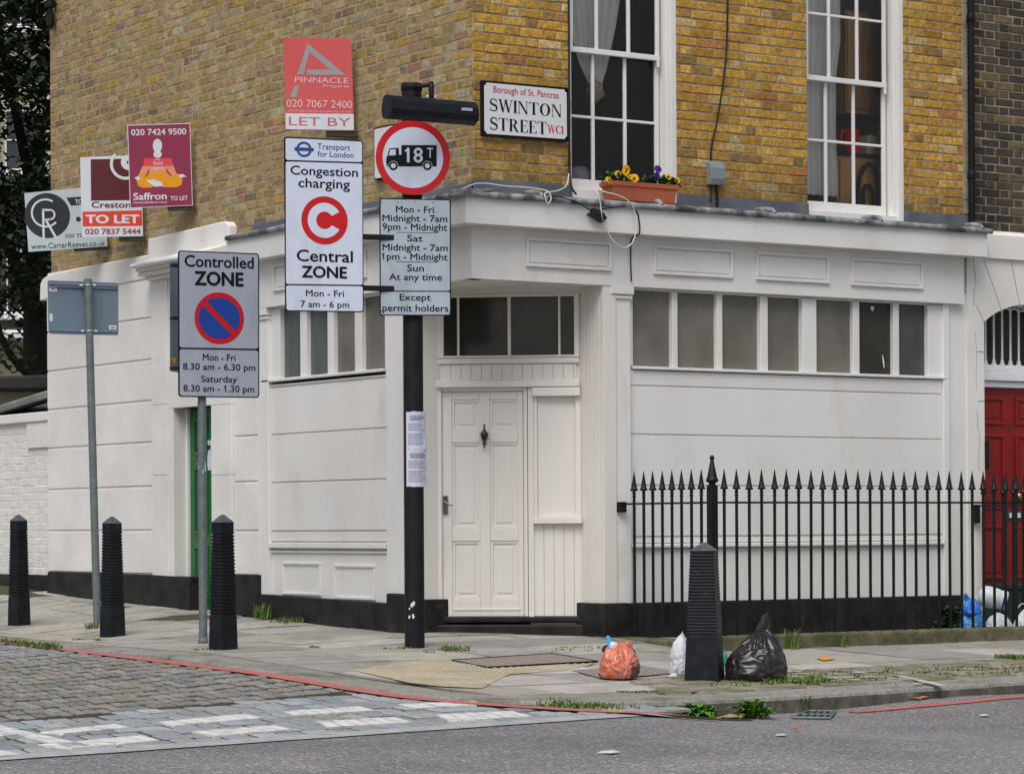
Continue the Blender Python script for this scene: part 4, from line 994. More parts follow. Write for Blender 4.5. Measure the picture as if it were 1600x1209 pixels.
thin(RF, [(1526, 640), (1528, 652), (1527, 662), (1530, 676), (1531, 690), (1529, 712), (1529.5, 735)], .0028, -.05); mb.build('crack', 'dirt', nb)
# door recess, fanlight and red door
rd = -.30
mb = MB(); mb.fbox(RF, ax0 - .01, ax0 + .028, .3, azs + .02, rd - .04, rd + .06); mb.fbox(RF, ax0 + axw - .03, ax0 + axw + .01, .3, azs + .02, rd - .04, rd + .06)
zt0 = rz(1565, 605.5, rd + .05); zt1 = rz(1565, 572, rd + .05)
mb.fbox(RF, ax0 + .028, ax0 + axw - .03, zt0, zt0 + .055, rd - .04, rd + .05); mb.fbox(RF, ax0 + .028, ax0 + axw - .03, zt0 + .058, zt0 + .14, rd - .04, rd + .08); mb.fbox(RF, ax0 + .028, ax0 + axw - .03, zt0 + .143, zt1, rd - .04, rd + .04)
mb.build('door_frame', 'farwhite', nb, bevel=.01)
fan = MB(); zf0 = zt1; npane = 10; pw = (axw - .05)/npane; zc_ = zf0
for i in range(npane + 1):
    x = ax0 + .025 + pw*i; zt_ = azs + sqrt(max(.01, R_*R_ - (x - axc)**2)) - (R_ - rise) + .03
    fan.tube([RF.P(x, zf0, rd + .02), RF.P(x, zt_, rd + .02)], .010, 8)
    for k in range(6):                                # flared feet between the rounded pane ends
        z0 = zf0 + .06*(k/6); r = .010 + .026*(1 - (k + .5)/6)**2.2; fan.fbox(RF, x - r, x + r, z0, z0 + .01, rd + .008, rd + .03)
for i in range(npane):
    xa = ax0 + .025 + pw*i; xb = xa + pw; xm_ = (xa + xb)/2; zt_ = azs + sqrt(max(.01, R_*R_ - (xm_ - axc)**2)) - (R_ - rise) - .03
    fan.tube([RF.P(xm_ + pw*.5*cos(t), zt_ - .03 + .042*sin(t), rd + .02) for t in [pi*k/8 for k in range(9)]], .009, 6)
fan.fbox(RF, ax0, ax0 + axw, zf0 - .01, zf0 + .012, rd + .0, rd + .035)
fl = fan.build('fanlight', 'farwhite', nb)
mb = MB(); mb.fbox(RF, ax0, ax0 + axw, zf0, azs + rise + .1, rd - .03, rd - .01); mb.build('pane', 'frostd', fl)
zd0 = rz(1570, 911, rd)
mb = MB(); mb.fbox(RF, ax0 + .03, ax0 + axw - .03, zd0, zt0 - .002, rd - .05, rd); rdoor = mb.build('door', 'red_door', nb); rdoor['label'] = 'red panelled front door behind the railing'
dw = axw - .06; dh = zt0 - zd0
def dx(x): return rs(x, 700, rd)
for (y0, y1) in ((620, 664), (678, 795), (820, 905)):
    for k in (0, 1):
        a = ax0 + .03 + .055 + k*(dw/2 + .01); b = a + dw/2 - .12; z1 = rz(1565, y0, rd); z0 = rz(1565, y1, rd); mb = MB()
        for r in ((a, b, z1 - .035, z1), (a, b, z0, z0 + .035), (a, a + .035, z0 + .035, z1 - .035), (b - .035, b, z0 + .035, z1 - .035)): mb.fbox(RF, *r, rd - .01, rd + .018)
        mb.fbox(RF, a + .06, b - .06, z0 + .06, z1 - .06, rd - .01, rd + .008); mb.build('door_panel', 'red_door', rdoor, bevel=.008)
mb = MB(); mb.lathe([(.002, .062), (.026, .055), (.034, .04), (.028, .026), (.012, .02), (.012, .0), (.03, -.002)], RF.P(rs(1591, 775, rd + .02), rz(1591, 775, rd + .02), rd), 14, axis=RF.n); mb.build('door_knob', 'gold', rdoor)
mb = MB(); mb.fbox(RF, dx(1571), dx(1597), rz(1584, 812, rd), rz(1584, 797, rd), rd, rd + .012); mb.build('letter_plate', 'timber', rdoor, bevel=.003)
mb = MB()
for a, b in ((1575, 1581), (1587.5, 1592.5)): mb.cut(); mb.fbox(RF, dx(a), dx(b), rz(1584, 808.5, rd), rz(1584, 801, rd), rd + .012, rd + .015)
mb.builds('bell_label', 'pwhite', rdoor)
mb = MB(); letters(mb, Frame(RF.P(0, 0, rd + .002), RF.u), '57', 1574, 1583, 664.5, 674, .001, .02); mb.build('door_number', 'timber', rdoor, fix=False)
mb = MB(); mb.fbox(RF, ax0 - .02, nS1, -.05, zd0 - .004, -.34, -.06 + .004); mb.fbox(RF, ax0 - .03, nS1, zd0 - .05, zd0 - .001, -.34, -.03); mb.build('doorstep', 'green_step', nb, bevel=.012)
mb = MB(); mb.fbox(RF, rs(1539.5, 710, -.04), rs(1543, 710, -.04), rz(1541, 734, -.04), rz(1541, 688, -.04), -.05, -.02); mb.build('entry_bracket', 'iron', nb, bevel=.004)

# --- rain pipe between the houses
P0 = RF.P(rs(1517.5, 150, -.02), 0, -.02); t = thing('rain_pipe', 'black iron rain pipe between the ochre and the sooty brick', 'pipe', RF.P(rs(1517.5, 150, -.02), zroof + .1, -.02))
mb = MB(); mb.tube([P0 + Vector((0, 0, zroof + .03)), P0 + Vector((0, 0, ZT))], .031, 12); mb.build('pipe', 'iron', t)
mb = MB()
for z in (4.0, 5.4): mb.cut(); mb.lathe([(.036, 0), (.040, .01), (.040, .06), (.036, .07)], P0 + Vector((0, 0, z)), 12)
mb.builds('collar', 'iron', t)
mb = MB(); V = []; 
for i in range(40):                                   # rough mortar fillet behind the pipe
    z = zroof + .15 + i*.065; a = .02*noise.noise((0, z*3, 1)); mb.fbox(RF, rs(1504, 150, BD) + a, rs(1513, 150, BD) + a*.5, z, z + .064, BD - .01, BD + .012 + .006*noise.noise((z*9, 0, 0)))
mb.build('mortar_fillet', 'mortarD', bld)
# broken pipe stub high on the flank wall
c = LF.P(*LF.loc(79, 30, -.02), -.02); t = thing('pipe_stub', 'short broken iron pipe end high on the flank wall', 'pipe', c)
z1 = LF.loc(79, -20, -.02)[1] - LF.loc(79, 30, -.02)[1]
mb = MB(); mb.tube([c + Vector((0, 0, .14)), c + Vector((0, 0, z1))], .042, 10); mb.tube([c + Vector((0, 0, -.07)), c + Vector((0, 0, .05))], .04, 10); mb.tube([c + Vector((0, 0, -.10)), c + Vector((0, 0, .16))], .022, 8); mb.build('pipe', 'iron', t)
mb = MB(); mb.lathe([(.055, 0), (.055, .06)], c + Vector((0, 0, .12)), 10); mb.build('collar', 'iron', t)

# ================================================================== RAILINGS
YF = 17.39; xS = RF.P(rs(985, 783, 0), 0).x; PX = onxpost = 13.46
zk = CAM.z + ray(1200, 992).z*((YF - .12)/ray(1200, 992).y)      # top of the stone kerb the bars stand in
zrail = .92 + (822 - 783)/FPX*(Vector((13.46, 17.39, 0)).dot(FWD))
def bar_mesh(mb, base, ztop_rail, zbot, tip):
    b = Vector(base); r = .0125
    mb.tube([b + Vector((0, 0, zbot)), b + Vector((0, 0, ztop_rail + .045))], r, 8)
    z = ztop_rail + .04
    mb.lathe([(.010, z), (.017, z + .012), (.010, z + .024), (.018, z + .036), (.010, z + .048), (.014, z + .054), (.034, z + .060), (.032, z + .070), (.026, z + .076), (.017, z + .125), (.002, z + .215)], Vector((b.x, b.y, 0)), 8, ang=pi/8)
def pxX(px, y): # world x on the line y (front rail)
    r = ray(px, 800); return r.x*(y/r.y)
def pxY(px, x): r = ray(px, 800); return r.y*(x/r.x)
rl = thing('area_railing', 'black spear-topped railing around the shopfront forecourt, bollard before it', 'railing', (13.46, YF, zk))
XP = pxX(1113, YF)
mb = MB(); xs = XP
mb.hexa([Vector(q) for q in ((xs - .13, YF + .10, -.15), (24, YF + .10, -.15), (24, YF + .10, zk), (xs - .13, YF + .10, zk), (xs - .13, YF - .12, -.15), (24, YF - .12, -.15), (24, YF - .12, zk), (xs - .13, YF - .12, zk))])
mb.box(xs - .13, xs + .10, YF + .1005, 18.56, -.15, zk*.4); mb.build('kerb_base', 'mossy', rl, bevel=.02)
mb = MB(); bar_mesh(mb, (0, 0, 0), 0, 0, 0)
frontx = [pxX(p, YF) for p in (1135, 1155, 1174.5, 1195)]
step = .1245; x = XP + .118; fx = []
while x < 17.6: fx.append(x); x += step
ys = [YF + (18.53 - YF)*i/9 for i in range(1, 9)]; ys = [pxY(p, XP) for p in (1096, 1080.5, 1065, 1050, 1035, 1020, 1006, 991)]
mb = MB(); bar_mesh(mb, Vector((fx[0], YF, 0)), zrail, zk - .01, 0); bar0 = mb.build('bar', 'iron', rl)
for xx in fx[1:]:
    o = bar0.copy(); col.objects.link(o); o.location = (xx - fx[0] + random.uniform(-.003, .003), 0, random.uniform(-.004, .003)); o.rotation_euler = (random.uniform(-.004, .004), random.uniform(-.004, .004), 0)
for yy in ys:
    o = bar0.copy(); col.objects.link(o); o.location = (XP - fx[0], yy - YF, 0)
mb = MB(); mb.box(XP, 24, YF - .006, YF + .006, zrail - .016, zrail); mb.build('rail', 'iron', rl)
mb = MB(); mb.box(XP - .006, XP + .006, YF, 18.58 - .02, zrail - .016, zrail); mb.build('rail', 'iron', rl)
mb = MB(); wl = RF.P(rs(982, 783, -.02), 0, -.02); mb.box(XP - .045, XP + .02, 18.55, 18.61, zrail - .075, zrail + .01); mb.build('wall_bracket', 'iron', rl, bevel=.005)
mb = MB(); h = zrail + .125                                     # corner post
mb.hexa([Vector((XP + a, YF + b, z)) for z in (zk - .02, h) for a, b in ((-.032, -.032), (.032, -.032), (.032, .032), (-.032, .032))])
mb.lathe([(.030, h), (.028, h + .02), (.045, h + .028), (.052, h + .034), (.052, h + .046), (.046, h + .052), (.040, h + .07), (.015, h + .19), (.012, h + .195), (.020, h + .207), (.021, h + .217), (.015, h + .23), (.003, h + .236)], Vector((XP, YF, 0)), 8, ang=pi/8); mb.build('post', 'iron', rl, bevel=.003)
# second railing back to the red door
r2 = thing('area_railing', 'short black railing running back to the house wall beside the red door', 'railing', (17.2, 18.5, 0))
x2 = RF.P(rs(1523, 790, -.02), 0).x + .02; zr2 = rz(1523, 789, -.05)
yy0 = pxY(1537, x2)
mb = MB(); bar_mesh(mb, Vector((x2, yy0, 0)), zr2, .0, 0); b2 = mb.build('bar', 'iron', r2)
k = 1
while yy0 - k*.1245 > YF + .1:
    o = b2.copy(); col.objects.link(o); o.location = (0, -k*.1245, 0); k += 1
mb = MB(); mb.box(x2 - .006, x2 + .006, YF, 18.62, zr2 - .016, zr2); mb.build('rail', 'iron', r2)
mb = MB(); mb.box(x2 - .035, x2 + .03, 18.58, 18.66, zr2 - .16, zr2 + .005); mb.build('wall_bracket', 'iron', r2, bevel=.006)

# ================================================================== BOLLARDS
def bollard(P, w0, w1, h, ang, label, group=None, rib_z=(.26, .87), nr=24, cap=.06, inset_=.004, groove=.010):
    t = thing('bollard', label, 'bollard', P, group); ca, sa = cos(ang), sin(ang)
    def sq(w_, z): return [P + Vector((x*ca - y*sa, x*sa + y*ca, z)) for x, y in ((-w_/2, -w_/2), (w_/2, -w_/2), (w_/2, w_/2), (-w_/2, w_/2))]
    def W(z): return w0 + (w1 - w0)*z/(h - cap)
    mb = MB(); hb = h - cap; prof = [(w0*1.0, -.15), (W(0), 0), (W(rib_z[0]*h), rib_z[0]*h)]
    zz = rib_z[0]*h; pitch = (rib_z[1] - rib_z[0])*h/nr
    for i in range(nr):
        z = zz + i*pitch; wv = W(z)
        prof += [(wv - groove, z + .001), (wv - groove, z + pitch*.42), (wv + inset_, z + pitch*.55), (wv + inset_, z + pitch*.9)]
    prof += [(W(hb) + .002, rib_z[1]*h + .002), (W(hb) + .002, hb)]
    rings = [sq(a, z) for a, z in prof]; V = [p for r in rings for p in r]; F = []
    for i in range(len(rings) - 1):
        for j in range(4): F.append((i*4 + j, i*4 + (j + 1) % 4, (i + 1)*4 + (j + 1) % 4, (i + 1)*4 + j))
    mb.raw(V, F); mb.face(V[:4]); mb.build('shaft', 'black', t, bevel=.003)
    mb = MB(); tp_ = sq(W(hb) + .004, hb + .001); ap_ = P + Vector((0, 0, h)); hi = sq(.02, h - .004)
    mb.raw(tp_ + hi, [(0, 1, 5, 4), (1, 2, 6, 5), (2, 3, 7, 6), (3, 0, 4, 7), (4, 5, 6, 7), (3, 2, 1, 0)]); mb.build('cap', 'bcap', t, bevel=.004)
    return t
pB = [G(30, 977), G(176, 995), G(349, 1015)]
def hpx(P, pt): return (P - CAM).dot(FWD)*pt/FPX
a0 = -YAW + radians(47)
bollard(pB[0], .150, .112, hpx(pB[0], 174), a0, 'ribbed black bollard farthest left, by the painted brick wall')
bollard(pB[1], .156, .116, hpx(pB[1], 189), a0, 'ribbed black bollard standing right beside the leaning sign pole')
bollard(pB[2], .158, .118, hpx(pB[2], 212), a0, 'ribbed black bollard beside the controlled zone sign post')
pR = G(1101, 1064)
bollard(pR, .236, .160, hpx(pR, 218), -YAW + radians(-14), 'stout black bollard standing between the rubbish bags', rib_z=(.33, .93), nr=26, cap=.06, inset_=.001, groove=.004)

# ================================================================== SIGNS ON POSTS
# black column with the lorry ban
PB = G(648, 1010); dB = (PB - CAM).dot(FWD); zB = CAM.z + (825 - 131)/FPX*dB; rB = 15.6/FPX*dB
col_ = thing('sign_column', 'tall black column with papers taped to it, before the corner doorway', 'post', PB)
ptop = at(644.5, 131, dB); ptop = Vector((PB.x, PB.y, ptop.z))
mb = MB(); mb.tube([PB - Vector((0, 0, .1)), ptop], rB, 24); mb.build('column', 'pole', col_)
colF = sign_frame(PB, 14)
mb = MB(); mb.lathe([(rB*1.003, 0), (rB*1.08, .004), (rB*1.08, .05), (rB*1.003, .06)], Vector((PB.x, PB.y, ptop.z - .06)), 20); mb.build('collar', 'pole', col_)
def sub_sign(P0, a, rho=0): return sign_frame(P0, a, rho)
def backing(mb, S, c, r, b0, b1, mi=0): plate(mb, S, rquad(c, r), b0, b1, mi)
# time plate
S = sub_sign(PB - FWD*(rB + .035), 11); c = corners(S, (592.8, 309.5), (704.6, 311.5), (704.8, 493.3), (593.3, 493.3))[::-1]
c = [c[0], c[1], c[2], c[3]]
t = thing('time_plate', 'pale grey permit times plate on the black column, below the lorry roundel', 'sign', S.P(0, S.loc(648, 400)[1]))
mb = MB(); plate(mb, S, rquad(c, .02), -.004, 0); mb.build('plate', 'sblack', t)
z0 = S.loc(648, 453.7)[1]; z1 = S.loc(648, 455)[1]
up_ = corners(S, (595, 454.0), (702.8, 454.4), (702.6, 313.3), (594.8, 311.5)); lo_ = corners(S, (595.2, 491.5), (703, 491.5), (702.9, 456.3), (595, 456))
mb = MB(); poly(mb, S, rquad(up_, .015), .0015); poly(mb, S, rquad(lo_, .015), .0015); mb.build('face', 'sgrey', t, fix=False)
mb = MB()
for s_, a, b, y0, y1 in (('Mon - Fri', 618.7, 677.7, 322.5, 332.5), ('Midnight - 7am', 597.5, 698.7, 336.3, 346.3), ('9pm - Midnight', 597.5, 698.5, 349.7, 360), ('Sat', 636.3, 660.3, 367.5, 377.5), ('Midnight - 7am', 597.7, 699.2, 381.8, 391.8),
        ('1pm - Midnight', 598.3, 699, 396.2, 406.2), ('Sun', 636.3, 662.2, 413.7, 424.2), ('At any time', 608, 690.2, 428, 438), ('Except', 624.6, 672.7, 459.5, 469.5), ('permit holders', 597.6, 700.2, 476.2, 486.6)):
    letters(mb, S, s_, a, b, y0, y1, .003, .014)
for y in (363.5, 409.3): mb.fbox(S, S.loc(619.3, y)[0], S.loc(677.5, y)[0], S.loc(648, y + .35)[1], S.loc(648, y - .35)[1], .002, .003)
mb.build('lettering', 'sblack', t, fix=False)
mb = MB()
for z in (330, 470): mb.cut(); mb.lathe([(rB*1.02, 0), (rB*1.06, .005), (rB*1.06, .03), (rB*1.02, .035)], Vector((PB.x, PB.y, S.loc(648, z)[1] + S.o.z)), 18); mb.fbox(S, S.loc(606, z)[0], S.loc(690, z)[0], S.loc(648, z)[1], S.loc(648, z)[1] + .03, -.02, -.004)
mb.builds('clamp', 'pole', t)
mb = MB()
for x, y in ((596, 316), (622, 316.5), (648, 316), (677, 317), (702, 317), (596, 486), (648, 488.5), (702, 488)): disc(mb, S, S.loc(x, y), .0055, .0028, 0, 10)
mb.build('rivets', 'galv', t, fix=False)
# lorry roundel
S = sub_sign(PB - FWD*(rB + .04), 9); cc = S.loc(645.2, 246.5); k = dB/FPX*.985
t = thing('lorry_ban_sign', 'round red-ringed eighteen tonne lorry sign high on the black column', 'sign', S.P(*cc))
mb = MB(); mb.prism([S.P(cc[0] + 59*k*cos(2*pi*i/56), cc[1] + 59*k*sin(2*pi*i/56), 0) for i in range(56)], S.n*-.004); mb.build('plate', 'alu', t)
mb = MB(); disc(mb, S, cc, 49*k, .001, 0, 56); mb.build('face', 'swhite', t, fix=False)
mb = MB(); arc_ring(mb, S, cc, 48*k, 59*k, 0, 360, .0016, 0, 64); mb.build('ring', 'sred', t, fix=False)
ox, oy = 645.2 - 645, 246.5 - 243.7                    # local drawing is shifted with the plate
def q2(x, y): return (400 + x/4 + ox, y/4 + oy)
mb = MB(); pxpoly(mb, S, [q2(*p) for p in ((908, 897), (1128, 897), (1128, 1030), (820, 1030), (812, 1005), (814, 975), (820, 965), (832, 917), (890, 914), (893, 958), (908, 958))], .0026)
for x in (857, 1070): disc(mb, S, S.loc(*q2(x, 1026)), 7.0*k, .003, 0, 24)
mb.build('lorry', 'sblack', t, fix=False)
mb = MB(); pxpoly(mb, S, [q2(*p) for p in ((838, 924), (872, 923), (872, 960), (829, 962))], .0036)
for x in (857, 1070): arc_ring(mb, S, S.loc(*q2(x, 1026)), 7.0*k, 7.6*k, -10, 190, .0036, 0, 20); disc(mb, S, S.loc(*q2(x, 1026)), 4.0*k, .0038, 0, 20)
letters(mb, S, '18', *[q2(944, 0)[0], q2(1040, 0)[0]], q2(0, 915)[1], q2(0, 1004)[1], .0036, .016); letters(mb, S, 'T', q2(1068, 0)[0], q2(1106, 0)[0], q2(0, 915)[1], q2(0, 976)[1], .0036, .004)
mb.build('lettering', 'swhite', t, fix=False)
# lamp over the sign
S = sub_sign(PB - FWD*.42, 31); t = thing('sign_lamp', 'black trough lamp on a bent arm over the round lorry sign', 'lamp', S.P(*S.loc(675, 160)))
c = corners(S, (605, 184), (744.5, 195), (746.5, 161), (607, 148)); mb = MB()
ul = (Vector((*c[1], 0)) - Vector((*c[0], 0))); L_ = ul.length*.965; rho_ = atan2(ul.y, ul.x); h = (Vector((*c[3], 0)) - Vector((*c[0], 0))).length
o = S.P(*c[0]); ua = (S.u*cos(rho_) + S.w*sin(rho_)); wa = (S.w*cos(rho_) - S.u*sin(rho_)); na = S.n
pr = [(0, 0), (.05, -.01), (.11, .02), (.125, .06), (.115, h*.72), (.08, h*.95), (.03, h), (0, h*.9), (-.03, h*.5), (-.025, .03)]
mb.prism([o + wa*z + na*d - na*.05 for d, z in pr], ua*L_); mb.build('lamp_housing', 'black', t, bevel=.006)
mb = MB()
for e in (0, L_): mb.cut(); mb.prism([o + wa*(z*1.02 - .003) + na*(d*1.04) - na*.05 + ua*(e - .006) for d, z in pr], ua*.012)
mb.builds('end_cap', 'black', t, bevel=.002)
top = o + ua*(L_*.51) + wa*h; mb = MB()
mb.tube([Vector((PB.x, PB.y, ptop.z - .03)), Vector((PB.x, PB.y, ptop.z - .03)) + (top + wa*.10 - Vector((PB.x, PB.y, ptop.z - .03)))*.9, top + wa*.11, top + wa*.085, top + wa*.0], [.016, .016, .02, .022, .018], 10); mb.build('arm', 'black', t)
mb = MB()
for e in (.465, .555): mb.cut(); mb.lathe([(.012, 0), (.012, .02), (.006, .024)], o + ua*(L_*e) + wa*(h - .002) + na*.0, 8, axis=wa)
mb.builds('bolt', 'bolt', t)
Sl = Frame(o + na*.077, ua, wa); mb = MB(); a = Sl.loc(722, 168.5, .0); pts = [Sl.loc(*p) for p in ((722, 173), (738, 174), (738, 169.5), (722, 168.5))]; mb.prism([Sl.P(*p, .004) for p in pts], Sl.n*-.02); mb.build('maker_label', 'sgrey', t)
# congestion charging sign
S = sub_sign(PB - FWD*(rB + .02), 20); c = corners(S, (445.6, 486.4), (568.2, 488.2), (567.2, 219.5), (443.8, 213.4))
t = thing('congestion_zone_sign', 'white congestion charging zone sign with red C roundel', 'sign', S.P(*S.loc(507, 350)))
mb = MB(); plate(mb, S, rquad(c, .025), -.005, 0); mb.build('plate', 'sblack', t)
mb = MB()
for q in (((446.3, 250), (565.8, 253.6), (565.5, 221.6), (446, 216)), ((446.8, 443.6), (566.6, 445), (565.8, 256), (446.3, 252.6)), ((447.8, 484.6), (566.6, 486.2), (566.6, 447.4), (446.9, 446))): poly(mb, S, rquad(corners(S, *q), .018), .0015)
mb.build('face', 'swhite', t, fix=False)
k = dB/FPX
mb = MB(); rc = S.loc(474.8, 233.6); arc_ring(mb, S, rc, 8.3*k, 11.9*k, 0, 360, .003, 0, 40, 1.03); a, b = S.loc(460, 233), S.loc(490, 234.2)
mb.face([S.P(a[0], rc[1] - 2.6*k, .0034), S.P(b[0], rc[1] - 2.6*k, .0034), S.P(b[0], rc[1] + 2.6*k, .0034), S.P(a[0], rc[1] + 2.6*k, .0034)])
letters(mb, S, 'Transport', 496, 546.6, 225.4, 234.4, .003, .008); letters(mb, S, 'for London', 496, 552.3, 237.3, 246, .003, .008); mb.build('operator_badge', 'sblue2', t, fix=False)
mb = MB(); cc = S.loc(507, 344.6); disc(mb, S, cc, 37*k, .003, 0, 60); mb.build('roundel', 'sred', t, fix=False)
mb = MB(); n = 48; V = []
for i in range(n + 1):
    a0_ = radians(32 + (328 - 32)*i/n); a1_ = radians(26 + (334 - 26)*i/n*1.0) if False else radians(29.5 + (330.5 - 29.5)*i/n)
    V += [S.P(cc[0] + 13.4*k*cos(a0_), cc[1] + 13.4*k*sin(a0_), .0042), S.P(cc[0] + 27*k*cos(a1_), cc[1] + 27*k*sin(a1_), .0042)]
mb.raw(V, [(2*i, 2*i + 1, 2*i + 3, 2*i + 2) for i in range(n)]); mb.build('charge_mark', 'swhite', t, fix=False)
mb = MB()
for s_, a, b, y0, y1, bo in (('Congestion', 454, 558.8, 261, 274.6, .014), ('charging', 466.3, 546.3, 279.6, 294, .014), ('Central', 463.8, 550.8, 391.4, 409, .018), ('ZONE', 472, 541.4, 416.8, 434, .035), ('Mon - Fri', 478, 537.2, 453.6, 463.4, .012), ('7 am - 6 pm', 469.7, 545.3, 470.6, 480.4, .012)):
    letters(mb, S, s_, a, b, y0, y1, .003, bo)
mb.build('lettering', 'sblack', t, fix=False)
mb = MB()
for y in (370, 450):
    z = S.loc(580, y)[1]; mb.cut(); mb.fbox(S, S.loc(448, y)[0], S.loc(640, y)[0], z - .02, z + .02, -.05, -.006)
mb.builds('bracket_bar', 'black', t)
# notices taped to the column
CF = sign_frame(PB - FWD*0, 14)
for (y0, y1, lab, lean) in ((643.5, 702.5, 'upper white paper notice taped round the black column', 0), (702, 760.5, 'lower white paper notice taped round the black column', .6)):
    z1 = CAM.z + (825 - y0)/FPX*dB; z0 = CAM.z + (825 - y1)/FPX*dB; mb = MB(); n = 14; V = []; m_ = 8
    for j in range(m_ + 1):
        for i in range(n + 1):
            ang = -radians(98) + radians(150)*i/n + radians(8)*lean
            lift_ = .004 + (.014 + .012*noise.noise((i*.4, j*.5, y0)))*sst(n*.72, n, i)
            z = z0 + (z1 - z0)*j/m_; d = CF.n*cos(ang) + CF.u*sin(ang + radians(28)) if False else None
            th = atan2(-FWD.y, -FWD.x) + radians(-42) + radians(130)*i/n
            V.append(Vector((PB.x + (rB + lift_)*cos(th), PB.y + (rB + lift_)*sin(th), z + .006*noise.noise((i*.3, j*.4, 3)))))
    mb.raw(V, [(j*(n + 1) + i, j*(n + 1) + i + 1, (j + 1)*(n + 1) + i + 1, (j + 1)*(n + 1) + i) for j in range(m_) for i in range(n)], 0, None, True)
    nt_ = thing('paper_notice', lab, 'notice', (PB.x, PB.y, z0)); mb.build('sheet', 'paper', nt_, fix=False)
    ink = MB(); rnd = random.Random(y0)
    for row in range(15):
        zz = z1 - (z1 - z0)*(.12 + .80*row/15); x = .12 if row > 2 else .2
        if row in (3, 8): continue
        end = rnd.uniform(.55, .92); 
        while x < end:
            wd_ = rnd.uniform(.03, .09); hh = .0045 if row not in (1, 2) else .008
            def cp(fr, z):
                th = atan2(-FWD.y, -FWD.x) + radians(-42) + radians(130)*fr; l_ = .0075 + .016*sst(.72, 1, fr); return Vector((PB.x + (rB + l_)*cos(th), PB.y + (rB + l_)*sin(th), z))
            ink.face([cp(x, zz), cp(x + wd_, zz), cp(x + wd_, zz + hh), cp(x, zz + hh)]); x += wd_ + .02
    ink.build('printing', 'ink', nt_, fix=False)
mb = MB(); rnd = random.Random(4)                      # paint scuff on the column foot
for i in range(9):
    th = atan2(-FWD.y, -FWD.x) + radians(rnd.uniform(-35, 0)); z = .30 + rnd.uniform(-.07, .07); s = rnd.uniform(.004, .013)
    q = [Vector((PB.x + (rB + .002)*cos(th + a*s/rB), PB.y + (rB + .002)*sin(th + a*s/rB), z + b*s*1.6)) for a, b in ((-1, -.6), (.3, -1), (1, .2), (.2, 1), (-.8, .5))]; mb.face(q)
mb.build('paint_scuff', 'swhite', col_, fix=False)

# controlled zone post
PZ = G(317.5, 1004); dZ = (PZ - CAM).dot(FWD); k = dZ/FPX
S = sign_frame(PZ - FWD*.06, 24)
t = thing('sign_post', 'slim grey steel post carrying the controlled parking zone sign', 'post', PZ)
ztop = CAM.z + (827 - 402)/FPX*dZ; mb = MB(); mb.tube([PZ - Vector((0, 0, .1)), Vector((PZ.x, PZ.y, ztop))], 6.6*k, 14); mb.build('pole', 'galv', t)
mb = MB(); mb.lathe([(6.7*k, 0), (8.0*k, 0), (8.0*k, .03), (6.7*k, .05)], PZ - Vector((0, 0, .01)), 14); mb.build('collar', 'galv', t)
mb = MB(); V = []                                      # torn sticker
q = [(309.5, 722), (323, 722), (323.5, 737), (319, 739), (312.5, 732)]
for x, y in q:
    th = atan2(-FWD.y, -FWD.x) + math.asin(max(-.95, min(.95, (x - 317.5)/6.9))); V.append(Vector((PZ.x + 6.9*k*cos(th), PZ.y + 6.9*k*sin(th), CAM.z + (827 - y)*k)))
mb.face(V); mb.build('torn_sticker', 'paper', t, fix=False)
c = corners(S, (278.6, 620), (405.2, 621.7), (405, 396), (278.2, 391.2)); t = thing('controlled_zone_sign', 'grey controlled parking zone sign with red and blue no waiting roundel', 'sign', S.P(*S.loc(342, 500)))
mb = MB(); plate(mb, S, rquad(c, .03), -.005, 0); mb.build('plate', 'sblack', t)
mb = MB()
for q in (((280.5, 542.8), (403.3, 544.8), (403, 397.8), (280.2, 393.2)), ((280.9, 618), (403.3, 619.8), (403.2, 547.6), (280.6, 545.6))): poly(mb, S, rquad(corners(S, *q), .022), .0015)
mb.build('face', 'sgrey2', t, fix=False)
cc = S.loc(342.6, 497.3); e_ = 1.0
mb = MB(); disc(mb, S, cc, 40.5*k, .0028, 0, 60); mb.build('roundel', 'sred', t, fix=False)
mb = MB(); r_ = 32.2*k; bw_ = 4.4*k
for sg in (1, -1):
    pts = []; h_ = bw_/r_; b0 = math.asin(h_)
    for i in range(25):
        a = -pi/4 + (b0 if sg > 0 else -b0) + sg*(pi - 2*b0)*i/24; pts.append((cc[0] + r_*cos(a)*1.06, cc[1] + r_*sin(a)))
    poly(mb, S, pts, .0042)
mb.build('roundel_field', 'sblue', t, fix=False)
mb = MB()
for s_, a, b, y0, y1, bo in (('Controlled', 288.6, 396, 400.6, 418, .022), ('ZONE', 304.6, 379.6, 425.6, 446, .04), ('Mon - Fri', 316.8, 367.6, 553.4, 563.6, .014), ('8.30 am - 6.30 pm', 285.8, 398.8, 568.3, 578.2, .014), ('Saturday', 314.2, 370.2, 587.4, 597, .014), ('8.30 am - 1.30 pm', 286.6, 396.8, 602, 612, .014)):
    letters(mb, S, s_, a, b, y0, y1, .003, bo)
mb.build('lettering', 'sblack', t, fix=False)
# edge-on plate clipped to the same post
S2 = sign_frame(at(271.5, 500, dZ + .12), 52); c = corners(S2, (266, 580), (286, 583), (286, 407), (265.5, 409)); t = thing('side_plate', 'narrow grey plate with yellow triangle seen edge-on behind the controlled zone sign', 'sign', S2.P(0, 0))
mb = MB(); plate(mb, S2, rquad(c, .012), -.004, 0); mb.build('plate', 'alu', t)
mb = MB(); pxpoly(mb, S2, [(266.4, 559), (277.2, 558.5), (272, 570)], .002); mb.build('warning_sticker', 'yellow', t, fix=False)
mb = MB()
for y in (416, 498, 576): z = S.loc(320, y)[1]; mb.cut(); mb.fbox(S, S.loc(269, y)[0], S.loc(330, y)[0], z - .012, z + .012, -.07, -.006)
mb.builds('bracket_bar', 'black', t)

